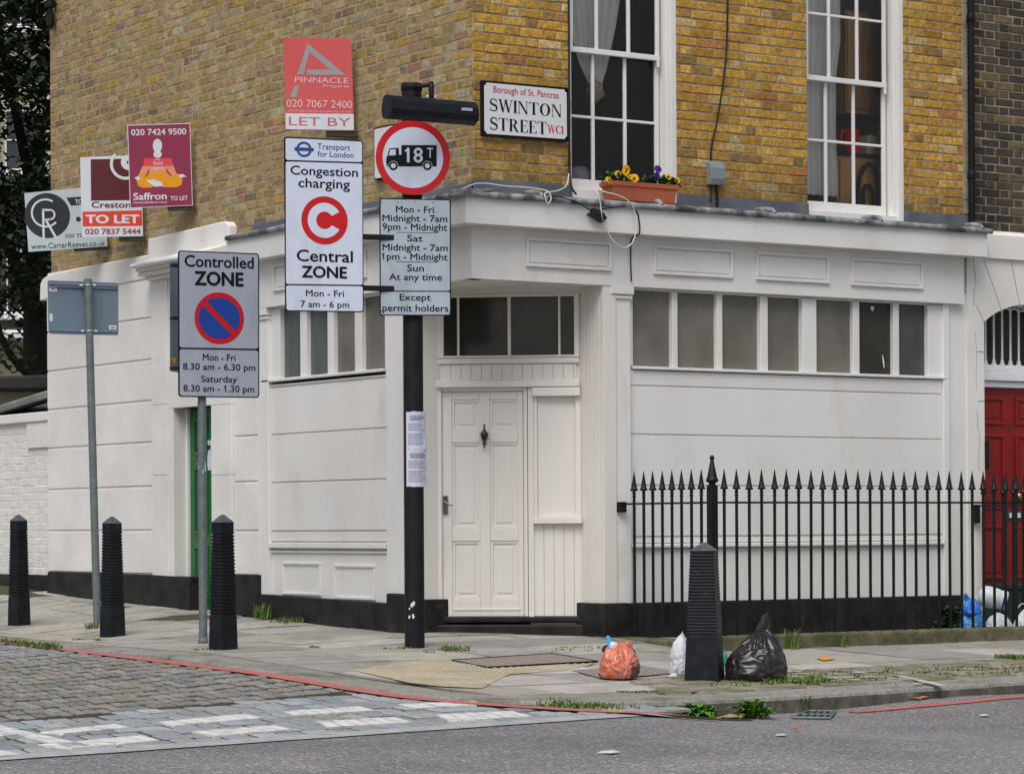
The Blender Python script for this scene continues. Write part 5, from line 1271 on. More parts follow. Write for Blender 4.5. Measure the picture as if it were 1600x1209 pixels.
# leaning post with the sign seen from behind
PL = G(152.5, 979); dL = (PL - CAM).dot(FWD); k = dL/FPX; pt_ = at(137.5, 436, dL)
t = thing('sign_post', 'grey steel post leaning slightly left, with the back of a sign', 'post', PL)
mb = MB(); mb.tube([PL - Vector((0, 0, .1)), pt_], 6.1*k, 14); mb.build('pole', 'galv', t)
mb = MB(); ax = (pt_ - PL).normalized(); mb.lathe([(6.2*k, -.01), (8.4*k, -.01), (8.4*k, .03), (6.2*k, .04)], PL, 12); mb.build('collar', 'galv', t)
S = sign_frame(at(130, 480, dL) + FWD*(6.1*k + .03), 24, -.3); c = corners(S, (76, 521.5), (185.2, 524), (184.8, 442), (74.2, 438))
t = thing('road_sign', 'blue grey back of a rectangular road sign on the leaning post', 'sign', S.P(*S.loc(130, 480)))
mb = MB(); plate(mb, S, rquad(c, .025), -.004, 0); mb.build('plate', 'alu', t)
mb = MB()
for y in (445.5, 518): 
    a, z = S.loc(77, y); b = S.loc(183, y)[0]; mb.cut(); mb.fbox(S, a, b, z - .016, z - .004, .0, .018); mb.fbox(S, a, b, z + .004, z + .016, 0, .018)
mb.builds('channel', 'alu', t, bevel=.003)
mb = MB()
for y in (446, 517.5):
    f_ = (979 - y)/(979 - 436); p = PL.lerp(pt_, f_); mb.cut(); mb.lathe([(6.3*k, -.008), (6.7*k, -.008), (6.7*k, .008), (6.3*k, .008)], p, 14, axis=ax)
    mb.tube([p - RT*.075 + FWD*.0, p - RT*.045], .012, 6); mb.tube([p + RT*.045, p + RT*.07], .012, 6)
mb.builds('clip', 'bolt', t)
mb = MB()
for q in (((77, 455), (89, 455.5), (89, 449), (77, 448.5)), ((170, 514.5), (181.5, 515), (181.5, 508.5), (170, 508)), ((77.5, 502), (82.5, 502), (82, 490), (77, 490))): mb.cut(); pxpoly(mb, S, q, .002)
mb.builds('sticker', 'pwhite', t, fix=False)
mb = MB()
for q in (((80, 453), (86, 453.3), (86, 451.3), (80, 451)), ((173, 512.5), (179, 512.8), (179, 510.8), (173, 510.5))): pxpoly(mb, S, q, .003)
mb.build('sticker_print', 'ered', t, fix=False)

# ================================================================== NAMEPLATES ON THE WALLS
class Serif:
    """tall roman capitals with heavy stems, thin hairlines and bracketless serifs; unit cap height"""
    T, H, SF = .15, .035, .05
    @classmethod
    def make(k, ch):
        T, H, S = k.T, k.H, k.SF; P = []; box = lambda x0, y0, x1, y1: P.append([(x0, y0), (x1, y0), (x1, y1), (x0, y1)])
        def ser(x, w_, y): box(x - S*1.1, y, x + w_ + S*1.1, y + H*1.1)
        def ring(cx, cy, rx, ry, ix, iy, a0, a1, n=18):
            for i in range(n):
                a = radians(a0 + (a1 - a0)*i/n); b = radians(a0 + (a1 - a0)*(i + 1)/n)
                P.append([(cx + rx*cos(a), cy + ry*sin(a)), (cx + rx*cos(b), cy + ry*sin(b)), (cx + ix*cos(b), cy + iy*sin(b)), (cx + ix*cos(a), cy + iy*sin(a))])
        bar = lambda x0, x1, y0, y1, w0: P.append([(x0, y0), (x0 + w0, y0), (x1 + w0, y1), (x1, y1)])
        if ch == 'I': box(0, 0, T, 1); ser(0, T, 0); ser(0, T, 1 - H*1.1); w_ = T
        elif ch == '1': box(.05, 0, .05 + T, 1); ser(.05, T, 0); P.append([(.05, .8), (.05, .88), (-.03, .8), (-.03, .77)]); w_ = T + .1
        elif ch == 'T': box(.22, 0, .22 + T, 1); ser(.22, T, 0); box(0, 1 - H, .59, 1); P.append([(0, 1 - H), (.07, 1 - H), (.0, .74), (-.01, .74)]); P.append([(.59, 1 - H), (.52, 1 - H), (.59, .74), (.60, .74)]); w_ = .59
        elif ch == 'E': box(.04, 0, .04 + T, 1); box(0, 0, .5, H); box(0, 1 - H, .48, 1); box(.04 + T, .5, .36, .5 + H); box(.34, .41, .36, .63); P.append([(.5, H), (.42, H), (.5, .28), (.515, .28)]); P.append([(.48, 1 - H), (.41, 1 - H), (.48, .75), (.49, .75)]); w_ = .5
        elif ch == 'N': box(.05, 0, .05 + H, 1); box(.55, 0, .55 + H, 1); bar(.50, .03, 0, 1, .13); ser(.05, H, 0); ser(.55, H, 1 - H); box(-.02, 1 - H, .1, 1); w_ = .62
        elif ch == 'W': bar(.20, .0, 0, 1, .13); bar(.24, .40, 0, 1, .04); bar(.56, .36, 0, 1, .13); bar(.60, .80, 0, 1, .035); ser(.0, .13, 1 - H); ser(.37, .13, 1 - H); ser(.79, .03, 1 - H); w_ = .86
        elif ch == 'O': ring(.33, .5, .34, .51, .18, .475, 0, 360, 28); w_ = .66
        elif ch == 'C': ring(.33, .5, .34, .51, .18, .475, 50, 310, 22); box(.50, .70, .53, .95); box(.50, .06, .53, .28); w_ = .56
        elif ch == 'R': box(.05, 0, .05 + T, 1); ser(.05, T, 0); ser(.05, T, 1 - H*1.1); ring(.24, .745, .29, .255, .14, .22, -90, 90, 14); box(.15, .965, .25, 1); box(.15, .49, .25, .525); bar(.46, .24, 0, .5, .15); box(.45, 0, .66, H); w_ = .64
        elif ch == 'S':
            import math as m_
            pts = []; 
            for i in range(41):
                t = i/40
                if t < .5: a = radians(35 + 235*(t/.5)); x, y = .24 + .19*cos(a), .755 + .225*sin(a)
                else: a = radians(90 - 235*((t - .5)/.5)); x, y = .24 + .21*cos(a), .265 + .245*sin(a)
                pts.append((x, y))
            for i in range(40):
                a, b = pts[i], pts[i + 1]; t = (i + .5)/40; wd = .025 + .055*m_.exp(-((t - .5)/.17)**2) + .012; dx_, dy_ = b[0] - a[0], b[1] - a[1]; l_ = hypot(dx_, dy_) or 1; nx, ny = -dy_/l_*wd, dx_/l_*wd
                P.append([(a[0] + nx, a[1] + ny), (b[0] + nx, b[1] + ny), (b[0] - nx, b[1] - ny), (a[0] - nx, a[1] - ny)])
            box(.41, .70, .44, .97); box(.01, .03, .04, .30); w_ = .48
        return P, w_
def serif(mb, S, word, x0, x1, yt, yb, lift, tight=.12):
    xm = (x0 + x1)/2; b = S.loc(xm, yb)[1]; h = S.loc(xm, yt)[1] - b; u0 = S.loc(x0, yb)[0]; u1 = S.loc(x1, yb)[0]
    G_ = []; x = 0
    for ch in word:
        P, w_ = Serif.make(ch); G_.append((x, P)); x += w_ + tight
    tot = x - tight; kx = (u1 - u0)/tot; n_ = 0
    for gx, P in G_:
        for q in P:
            n_ += 1; mb.face([S.P(u0 + (gx + a)*kx, b + y*h, lift + n_*.000004) for a, y in q])
S = Frame(RF.P(0, 0, BD + .035), RF.u); c = corners(S, (753.6, 212.3), (888.3, 221.8), (887.8, 137.3), (753, 125.2))
t = thing('street_nameplate', 'white street nameplate with black serif lettering on ochre brick', 'sign', S.P(*S.loc(820, 175)))
mb = MB(); plate(mb, S, rquad(c, .012), -.03, 0); mb.build('backboard', 'sblack', t, bevel=.003)
ci = corners(S, (756.6, 208.8), (885.8, 217.8), (885.2, 140.8), (756.2, 129)); mb = MB(); r_ = .022; pts = []
for i in range(4):                                     # scooped corners
    p = Vector((*ci[i], 0)); a = (Vector((*ci[i - 1], 0)) - p).normalized(); b = (Vector((*ci[(i + 1) % 4], 0)) - p).normalized()
    for j in range(6): th = j/5*pi/2; pts.append(tuple((p + a*r_*cos(th) + b*r_*sin(th))[:2]))
poly(mb, S, pts, .002); mb.build('face', 'enamel', t, fix=False)
mb = MB(); letters(mb, S, 'Borough of St. Pancras', 770.5, 872.5, 139.5, 149.3, .004, .014); mb.build('borough_lettering', 'ered', t, fix=False)
mb = MB(); serif(mb, S, 'SWINTON', 765, 876.3, 159.3, 178.4, .004, .11); serif(mb, S, 'STREET', 765.5, 853.6, 187.1, 206.6, .004, .09); mb.build('lettering', 'sblack', t, fix=False)
mb = MB(); serif(mb, S, 'WC1', 855.6, 880.2, 196.4, 209, .004, .07); mb.build('postcode_lettering', 'sred', t, fix=False)
S = Frame(LF.P(0, 0, BD + .03), LF.u); c = corners(S, (584.5, 282), (652, 269), (652, 186), (584, 200.5)); t = thing('street_nameplate', 'white nameplate on the flank wall, mostly hidden behind the lorry roundel', 'sign', S.P(*S.loc(600, 240)))
mb = MB(); plate(mb, S, rquad(c, .02), -.025, 0); mb.build('backboard', 'sblack', t, bevel=.003)
mb = MB(); poly(mb, S, rquad(inset(c, .012), .02), .002); mb.build('face', 'enamel', t, fix=False)

# ================================================================== LETTING BOARDS
def board(name, label, Q, edge_px, a, rho=0, mat='pwhite', arm=None):
    """a letting board standing out from the flank wall; Q: BL, BR, TR, TL"""
    P0 = LF.P(*LF.loc(*edge_px, BD + .06), BD + .06); S = sign_frame(P0, a, rho)
    t = thing(name, label, 'letting board', S.P(*S.loc(sum(q[0] for q in Q)/4, sum(q[1] for q in Q)/4)))
    c = corners(S, *Q); mb = MB(); plate(mb, S, c, -.012, 0); mb.build('panel', mat, t, bevel=.001)
    ax, ay = arm or ((Q[0][0] + Q[1][0])/2 + 10, Q[1][1]); za = S.loc(ax, ay)[1]; s1 = S.loc(Q[1][0] - 4, ay)[0]; s0 = S.loc(ax, ay)[0]
    mb = MB(); mb.fbox(S, s0, s1 + .05, za - .045, za + .0, -.07, -.0125); mb.build('bracket', 'timber', t, bevel=.003)
    return S, t
S, t = board('letting_board', 'red board with grey letter A logo and white strip, nearest the corner', [(446, 203), (553.6, 204.5), (548.8, 60.5), (443.2, 58.6)], (553, 140), 6, -.6, 'pred')
mb = MB(); pxpoly(mb, S, [(446.6, 202.2), (552.8, 203.6), (552.6, 178.4), (446.1, 177.4)], .0015); mb.build('strip', 'pwhite', t, fix=False)
q = lambda *p: [(400 + x/4, y/4 + .4) for x, y in p]
mb = MB(); pxpoly(mb, S, q((258, 466), (298, 466), (322, 372), (333, 325), (322, 270)), .002); pxpoly(mb, S, q((322, 270), (333, 325), (464, 436), (560, 469)), .002); pxpoly(mb, S, q((464, 436), (318, 436), (316, 469), (560, 469)), .0021)
pxpoly(mb, S, q((243, 534), (271, 536), (251, 608), (212, 608)), .002); mb.build('logo', 'pgrey', t, fix=False)
mb = MB(); letters(mb, S, 'PINNACLE', 460.7, 544.5, 121.4, 130, .0025, .004); letters(mb, S, 'Property', 505.5, 545.5, 132.4, 137.2, .0025, .0); letters(mb, S, '020 7067 2400', 448, 550.3, 156.8, 168.4, .0025, .004); letters(mb, S, 'www.pinnacle-property.co.uk', 450, 549, 172.2, 175.4, .0025, 0)
mb.build('lettering', 'pink', t, fix=False)
mb = MB(); letters(mb, S, 'LET BY', 451.5, 547.5, 183.8, 197, .0025, -.004); mb.build('let_by_lettering', 'ered', t, fix=False)

S, t = board('letting_board', 'crimson board with a seated meditating figure, right of the group of three', [(203.2, 325.3), (301.3, 321.3), (297, 192.6), (198.8, 195.6)], (300, 260), 10, 2.2, 'pwhite')
mb = MB(); pxpoly(mb, S, [(204.2, 324.2), (300.2, 320.3), (296, 193.7), (199.9, 196.7)], .0012); mb.build('face', 'crim', t, fix=False)
q = lambda *p: [(x/4, y/4) for x, y in p]
mb = MB(); pxpoly(mb, S, q((905, 990), (1070, 990), (1085, 1040), (893, 1040)), .002); mb.build('shirt_band', 'coral', t, fix=False)
mb = MB(); pxpoly(mb, S, q((893, 1040), (1085, 1040), (1103, 1088), (868, 1090), (880, 1062)), .002); mb.build('shirt_band', 'salmon', t, fix=False)
mb = MB(); pxpoly(mb, S, q((868, 1090), (925, 1088), (938, 1075), (1035, 1075), (1055, 1088), (1118, 1088), (1140, 1125), (1136, 1155), (1100, 1172), (1020, 1170), (985, 1140), (950, 1172), (890, 1175), (862, 1160), (855, 1130)), .0021); mb.build('robe', 'yellow', t, fix=False)
mb = MB()
hd = [S.loc(984/4 + 7.2*cos(a), 912/4 - 10.8*sin(a)) for a in [2*pi*i/24 for i in range(24)]]; poly(mb, S, hd, .0021); hd = [S.loc(985/4 + 6.6*cos(a), 966/4 - 5.6*sin(a)) for a in [2*pi*i/20 for i in range(20)]]; poly(mb, S, hd, .0022)
pxpoly(mb, S, q((968, 930), (1000, 930), (1000, 960), (968, 960)), .0023)
pxpoly(mb, S, q((912, 1128), (960, 1122), (1010, 1140), (1020, 1165), (965, 1168), (940, 1148)), .0027); pxpoly(mb, S, q((840, 1112), (866, 1100), (880, 1116), (860, 1130)), .0027); pxpoly(mb, S, q((1115, 1095), (1140, 1088), (1165, 1104), (1125, 1114)), .0027)
letters(mb, S, '020 7424 9500', 205, 290.8, 201.8, 211, .0025, .02); letters(mb, S, 'Saffron', 208.6, 260, 301.6, 312, .0025, .022); letters(mb, S, 'TO LET', 266.3, 293.2, 306.6, 313, .0025, .016); letters(mb, S, 'liveandletlive.com', 208.8, 260.6, 314.2, 317.8, .0025, .005)
letters(mb, S, 'Soul', 239.5, 253.5, 252.5, 257.5, .0027, .01); letters(mb, S, 'my', 243, 250, 247.5, 251, .0027, .0); letters(mb, S, 'agent', 238, 256, 260, 264.5, .0027, .0)
mb.build('lettering', 'pwhite', t, fix=False)
mb = MB()
for sg in (0, 1):
    pts = ((932, 1052), (934, 1075), (920, 1100), (902, 1112), (918, 1085), (926, 1065)) if sg == 0 else ((1042, 1050), (1040, 1072), (1056, 1095), (1082, 1105), (1058, 1080), (1048, 1065)); pxpoly(mb, S, q(*pts), .0026)
mb.build('arm_line', 'crim', t, fix=False)

S, t = board('letting_board', 'white board with maroon square and red band, middle of the group of three', [(128, 371), (223.6, 369.2), (220.5, 242.5), (125.2, 246)], (222.5, 310), 9, .8, 'pwhite')
mb = MB(); pxpoly(mb, S, [(142.3, 313.8), (218, 312.6), (216.5, 248), (141.6, 249.2)], .0015); mb.build('square', 'maroon', t, fix=False)
mb = MB(); pxpoly(mb, S, [(129.3, 353.8), (222.2, 353), (221.6, 328.6), (129, 331)], .0015); mb.build('band', 'orange_red', t, fix=False)
k = (S.o - CAM).dot(FWD)/FPX; mb = MB(); cc = S.loc(196, 257)
arc_ring(mb, S, cc, 19.5*k, 24*k, 135, 330, .0024, 0, 40); arc_ring(mb, S, (cc[0] + 5*k, cc[1] + 3*k), 3*k, 12*k, 100, 300, .0025, 0, 24)
letters(mb, S, 'TO LET', 134.6, 217, 336.2, 348.6, .0025, .045); mb.build('lettering', 'pwhite', t, fix=False)
mb = MB(); letters(mb, S, 'Creston', 143.2, 203.5, 315.6, 324.6, .0025, .02); mb.build('name_lettering', 'maroon', t, fix=False)
mb = MB(); letters(mb, S, '020 7837 5444', 133.2, 219.6, 357.6, 365.8, .0025, .018); mb.build('telephone_lettering', 'phone', t, fix=False)

S, t = board('letting_board', 'pale blue-grey board with a black C and R roundel, left of the group of three', [(44.5, 393.6), (167.6, 385), (165, 290), (38, 302)], (167, 340), 12, 3.6, 'aqua')
mb = MB(); k = (S.o - CAM).dot(FWD)/FPX; cc = S.loc(74, 337); disc(mb, S, cc, 35*k, .0015, 0, 48); pxpoly(mb, S, [(103.5, 309), (166, 305), (166.5, 316.5), (111, 321.5)], .0014); disc(mb, S, S.loc(122.5, 342.6), 3.8*k, .0015, 0, 16)
letters(mb, S, '020 72', 101.7, 128.5, 365.6, 371, .002, .004); mb.build('roundel', 'charcoal', t, fix=False)
mb = MB(); arc_ring(mb, S, S.loc(71.2, 333), 19.6*k, 22.6*k, 55, 315, .0022, 0, 40)
q = lambda *p: [(x/4, 300 + y/4) for x, y in p]
for pts in (((262, 105), (276, 108), (280, 300), (266, 300)), ((276, 172), (292, 172), (362, 292), (346, 294)), ((262, 105), (310, 108), (310, 120), (262, 118)), ((276, 168), (310, 166), (312, 178), (276, 182))): pxpoly(mb, S, q(*pts), .0024)
arc_ring(mb, S, S.loc(77.5, 335.5), 6.2*k, 8.9*k, -85, 85, .0025, 0, 20); letters(mb, S, 'TO', 117.6, 128.5, 311.8, 318.6, .002, .02); mb.build('initials', 'pwhite', t, fix=False)
mb = MB(); letters(mb, S, 'www.CarterReeves.co.uk', 48.5, 164.5, 378.2, 386.8, .002, -.004); mb.build('web_lettering', 'sblack', t, fix=False)

# ================================================================== THINGS ON THE LEAD LEDGE
# flower trough
fz = zroof + .03
a0, b0 = rs(953, 290, .10), rs(1058.5, 290, .10); ztop_ = rz(1005, 285.5, .13); 
t = thing('flower_trough', 'terracotta trough of yellow and purple pansies on the lead ledge', 'planter', RF.P((a0 + b0)/2, fz, .03))
mb = MB(); hh = ztop_ - fz + .0
def ringq(e, z, w0=-.05, w1=.125): return [RF.P(a0 + e, z, w0 + e*.5), RF.P(b0 - e, z, w0 + e*.5), RF.P(b0 - e, z, w1 - e*.5), RF.P(a0 + e, z, w1 - e*.5)]
rings = [ringq(.035, fz - .01), ringq(.018, ztop_ - .045), ringq(.016, ztop_ - .04), ringq(.0, ztop_ - .036), ringq(-.002, ztop_), ringq(.014, ztop_), ringq(.02, ztop_ - .025)]
V = [p for r in rings for p in r]; mb.raw(V, [(i*4 + j, i*4 + (j + 1) % 4, (i + 1)*4 + (j + 1) % 4, (i + 1)*4 + j) for i in range(len(rings) - 1) for j in range(4)]); mb.face(V[:4]); mb.build('trough', 'terra', t, bevel=.003)
mb = MB(); mb.face(ringq(.018, ztop_ - .02)); mb.build('soil', 'slabbed', t, fix=False)
def leafquad(mb, P, dirv, ln, wd, c, droop=.3):
    d = Vector(dirv).normalized(); s = d.cross(Vector((0, 0, 1)));  s = s.normalized() if s.length > 1e-3 else Vector((1, 0, 0)); up = s.cross(d)
    tilt = random.uniform(-.6, .6); s2 = s*cos(tilt) + up*sin(tilt)
    p1 = P + d*ln*.5; p2 = P + d*ln - Vector((0, 0, ln*droop))
    mb.face([P, p1 - s2*wd/2, p2, p1 + s2*wd/2], 0, c, True)
GREENS = ((.035, .10, .018), (.05, .14, .02), (.03, .08, .025), (.07, .16, .03), (.045, .11, .03))
def bush(mb, base, n, h, spread, ln, wd, pal=GREENS, up=.8):
    for i in range(n):
        a = random.uniform(0, 2*pi); el = random.uniform(.15, 1.2)*up; p = Vector(base) + Vector((random.uniform(-1, 1)*spread, random.uniform(-1, 1)*spread*.5, random.random()*h*.6))
        leafquad(mb, p, (cos(a)*cos(el), sin(a)*cos(el), sin(el)), ln*random.uniform(.6, 1.2), wd*random.uniform(.7, 1.2), tuple(Vector(random.choice(pal))*random.uniform(.7, 1.3)), random.uniform(0, .4))
def pansy(mb, P, r, c, c2):
    n = (RF.n + Vector((random.uniform(-.3, .3) - .25, 0, random.uniform(-.05, .45)))).normalized(); u = n.orthogonal().normalized()
    u = (Vector((0, 0, 1)) - n*n.z).normalized(); w_ = n.cross(u)
    for k, ang in enumerate((60, 120, 180, 0, 270)):
        a = radians(ang); cc = P + (w_*cos(a) + u*sin(a))*r*.5 + n*.001*k; rr = r*(.62 if k != 4 else .7)
        mb.face([cc + (w_*cos(q) + u*sin(q))*rr - n*.12*rr*(1 + cos(2*q)) for q in [2*pi*i/10 for i in range(10)]], 0, tuple(Vector(c)*random.uniform(.85, 1.1)))
    mb.face([P + n*.008 + (w_*cos(q) + u*sin(q))*r*.26 for q in [2*pi*i/8 for i in range(8)]], 0, c2)
YEL = (.74, .40, .006); PUR = (.05, .014, .19)
def plant(label, xc, fl, w_):
    c = RF.P(rs(xc, 285, .04), ztop_ - .02, .04); t = thing('pansy_plant', label, 'flowers', c, 'pansies in the terracotta trough')
    mb = MB(); bush(mb, c, 190, .13, w_, .055, .03); mb.build('foliage', 'leaf', t, fix=False)
    for (x, y, r, cl) in fl:
        p = RF.P(*RF.loc(x, y, .085), .085); mb = MB(); pansy(mb, p, r, YEL if cl == 'y' else PUR, (.05, .015, .01) if cl == 'y' else (.015, .005, .05)); mb.build('flower', 'petal', t, fix=False)
        mb = MB(); mb.tube([p - RF.n*.012, c + (p - c)*.3], .003, 5); 
        mb.v and mb.build('stem', 'leaf', t)
plant('yellow pansies at the left end of the terracotta trough', 962, [(951, 281, .026, 'y'), (966, 272.5, .03, 'y'), (979, 265, .034, 'y'), (977.5, 268.5, .03, 'y'), (991, 279, .036, 'y'), (984, 277, .024, 'y')], .10)
plant('purple pansies in the middle right of the terracotta trough', 1020, [(1028, 264.5, .032, 'p'), (1026, 276, .032, 'p')], .09)
plant('small yellow pansies at the right end of the terracotta trough', 1046, [(1044.5, 276, .025, 'y'), (1058.5, 282, .025, 'y')], .07)
# meter box with its cable
c = corners(RF, (1112.5, 287.5), (1134.5, 287.5), (1134.5, 252), (1112.5, 252)); t = thing('meter_box', 'small grey plastic box on the brick wall above the lead ledge', 'box', RF.P(c[0][0], c[0][1], BD))
mb = MB(); (x0, z0), (x1, _), (_, z1), _ = c; pr = [(BD, z0), (BD + .055, z0), (BD + .075, z0 + .05), (BD + .075, z1 - .06), (BD + .055, z1 - .02), (BD + .02, z1), (BD, z1)]
mb.prism([RF.P(x0, z, d) for d, z in pr], RF.u*(x1 - x0)); mb.build('case', 'meter', t, bevel=.006)
mb = MB(); mb.tube([RF.P((x0 + x1)/2 + .02, z0 + .01, BD + .02), RF.P((x0 + x1)/2 + .02, zroof + .02, BD + .03)], .012, 8); mb.build('conduit', 'iron', t)
def cable(name, label, pts, r, mat, F=RF):
    P = []
    for x, y, d in pts: P.append(F.P(*F.loc(x, y, d), d))
    Q = []                                            # Catmull-Rom smoothing
    for i in range(len(P) - 1):
        p0, p1, p2, p3 = P[max(i - 1, 0)], P[i], P[i + 1], P[min(i + 2, len(P) - 1)]
        for k in range(6):
            s = k/6; Q.append(.5*((2*p1) + (p2 - p0)*s + (2*p0 - 5*p1 + 4*p2 - p3)*s*s + (3*p1 - p0 - 3*p2 + p3)*s**3))
    Q.append(P[-1]); mb = MB(); mb.tube(Q, r, 7); o = mb.build(name, mat); reorigin(o, Q[-1]); tag(o, label, 'cable'); return o
cable('cable', 'black cable hanging down the ochre brick to the grey box', [(1136.5, -60, BD + .03), (1137, 0, BD + .03), (1136, 50, BD + .03), (1134, 95, BD + .04), (1127, 150, BD + .04), (1119, 195, BD + .03), (1112, 228, BD + .02), (1110.5, 245, BD + .015), (1111, 285, BD + .015), (1110.5, 315, BD + .03)], .0085, 'cable')
cable('cable', 'black cable straight down the left edge of the flower trough window', [(888, -60, BD + .014), (889, 60, BD + .014), (889, 140, BD + .05), (889.5, 225, BD + .045), (889.8, 262, BD + .02), (893, 292, BD + .06), (900, 303, .10)], .009, 'cable')
cable('cable', 'thin black wire sagging across the fascia to the dark connector', [(862, 306, .185), (890, 312, .20), (912, 322, .19), (925, 329, .19), (941, 327, .19), (960, 324, .16), (985, 324, .15), (994, 330, .15), (998, 340, .148), (999, 365, .146), (988, 372, .02), (985.5, 395, .012), (986.5, 440, .012)], .006, 'cable')
cable('cable', 'white cable looping down over the fascia below the trough', [(928, 296, .10), (934, 303, .19), (938, 318, .20), (941, 342, .20), (950, 364, .19), (962, 380, .19), (976, 387, .18), (989, 378, .18), (994, 355, .18), (993, 335, .18), (984, 316, .19), (965, 305, .20), (945, 300, .19), (930, 292, .12)], .0055, 'wcable')
cable('cable', 'white cable lying along the lead ledge left of the window', [(722, 296, .19), (740, 288, .16), (760, 287, .13), (790, 291, .15), (820, 293, .15), (845, 296, .16), (858, 301, .19), (861, 312, .20), (856, 318, .20), (853, 312, .20), (852, 302, .19), (872, 298, .14), (885, 290, .05), (889, 272, .0)], .0055, 'wcable')
t = thing('cable_connector', 'black cable connector hanging against the fascia under the trough', 'connector', RF.P(*RF.loc(932, 334, .16), .16))
S = Frame(RF.P(*RF.loc(932, 334, .175), .175), RF.u*cos(radians(-24)) + Vector((0, 0, 1))*sin(radians(-24)), Vector((0, 0, 1))*cos(radians(-24)) - RF.u*sin(radians(-24)))
mb = MB(); mb.fbox(S, -.05, .065, -.028, .028, -.03, .03); mb.fbox(S, -.07, .085, -.04, -.0285, -.035, .035); mb.build('housing', 'cable', t, bevel=.008)
mb = MB(); mb.lathe([(.018, 0), (.018, .03), (.008, .034)], S.P(.065, .006, 0), 8, axis=S.u); mb.build('gland', 'cable', t)

# ================================================================== SEEN THROUGH THE SASH WINDOWS
def cloth(name, label, cols, mat, thick=.004):
    """hanging cloth: list of rows (z, left s, right s, depth, fold depth)"""
    mb = MB(); n = 60; V = []
    for z, l, r, d, f in cols:
        for i in range(n + 1):
            u = i/n; fold = sin(u*2*pi*6 + .8*sin(u*9))*f + .4*f*sin(u*2*pi*13 + 1); V.append(RF.P(l + (r - l)*u, z, d + fold))
    mb.raw(V, [(j*(n + 1) + i, j*(n + 1) + i + 1, (j + 1)*(n + 1) + i + 1, (j + 1)*(n + 1) + i) for j in range(len(cols) - 1) for i in range(n)], 0, None, True)
    return mb
dc = -.30
def z_(y, x=930): return RF.loc(x, y, dc)[1]
def s_(x, y=100): return RF.loc(x, y, dc)[0]
rows = [(z_(-90), s_(868), s_(985), dc, .03), (z_(0), s_(884), s_(966), dc, .034), (z_(40), s_(889), s_(960), dc, .032), (z_(80), s_(897), s_(952), dc, .026), (z_(105), s_(905), s_(947), dc, .020), (z_(122), s_(914), s_(942), dc, .014), (z_(132), s_(919), s_(940), dc, .01)]
t = thing('curtain', 'grey voile curtain gathered into a knot behind the trough window', 'curtain', RF.P(s_(930), z_(140), dc))
cloth('cloth', '', rows, 'curtain').build('cloth', 'curtain', t, fix=False)
mb = MB(); kc_ = RF.P(s_(929), z_(143), dc); n, m_ = 18, 12; V = []
for j in range(m_ + 1):
    for i in range(n):
        th = 2*pi*i/n; ph = pi*j/m_; r = .082*(1 + .14*sin(4*th + 5*ph) + .08*noise.noise((th, ph*2, 1))); V.append(kc_ + Vector((r*sin(ph)*cos(th), r*sin(ph)*sin(th)*.8, r*cos(ph)*1.05)))
mb.raw(V, [(j*n + i, j*n + (i + 1) % n, (j + 1)*n + (i + 1) % n, (j + 1)*n + i) for j in range(m_) for i in range(n)], 0, None, True); mb.build('knot', 'rope', t)
t = thing('speckled_dish', 'pale speckled rounded dish on the sill behind the trough window', 'dish', RF.P(*RF.loc(905, 283, -.34), -.34))
mb = MB(); c = RF.P(*RF.loc(905, 279, -.36), -.36); mb.lathe([(.10, -.02), (.107, .02), (.10, .05), (.075, .085), (.04, .10), (.002, .105)], c, 20)
M['speckle'] = pm('speckled_glaze', (.50, .50, .56), (.22, .22, .34), scale=55, rough=.3, lo=.55, hi=.62); mb.build('dish', 'speckle', t)
t = thing('framed_picture', 'dark red framed picture on the wall of the left room', 'picture', RF.P(*RF.loc(1003, 122, -2.5), -2.5))
mb = MB(); c = corners(RF, (996, 146), (1012, 146), (1012, 98), (996, 98)); 
Sx = RF; c = [Sx.loc(*p, -2.5) for p in ((994, 147), (1014, 149), (1014, 97), (994, 95))]; mb.prism([Sx.P(*p, -2.5) for p in c], Sx.n*-.05); mb.build('frame', 'timber', t)
mb = MB(); mb.face([Sx.P(*p, -2.497) for p in inset(c, .04)]); mb.build('print', 'maroon', t, fix=False)
# right window: curtain, cupboard, worktop, kettle, toaster, bentwood chair
dc = -.30
rows = [(z_(-80, 1280), s_(1240), s_(1309), dc, .03), (z_(0, 1280), s_(1240), s_(1311), dc, .03), (z_(60, 1280), s_(1240), s_(1311), dc, .03), (z_(120, 1280), s_(1240), s_(1304), dc, .03), (z_(200, 1280), s_(1240), s_(1303), dc, .032), (z_(305, 1280), s_(1240), s_(1306), dc, .034)]
t = thing('curtain', 'long grey curtain hanging at the left of the kitchen window', 'curtain', RF.P(s_(1280), z_(300, 1280), dc)); cloth('cloth', '', rows, 'curtain').build('cloth', 'curtain', t, fix=False)
def fl(F, x, y, d): return F.P(*F.loc(x, y, d), d)
cd_ = -.62
t = thing('kitchen_cupboard', 'honey coloured wall cupboard seen in the kitchen window', 'cupboard', fl(RF, 1345, 170, cd_))
q = [RF.loc(*p, cd_) for p in ((1322, 172), (1388, 172), (1388, 34), (1322, 34))]; mb = MB(); mb.fbox(RF, q[0][0], q[1][0] + .3, q[0][1], q[3][1] + .1, cd_ - .34, cd_); mb.build('carcass', 'wood', t, bevel=.004)
mb = MB(); mb.fbox(RF, q[0][0] + .01, q[0][0] + .19, q[0][1] + .02, q[3][1] + .09, cd_, cd_ + .02); mb.build('cupboard_door', 'wood', t, bevel=.006)
mb = MB(); mb.fbox(RF, q[0][0] + .20, q[1][0] + .29, q[0][1] + .02, q[3][1] + .09, cd_, cd_ + .02); mb.build('cupboard_door', 'wood', t, bevel=.006)
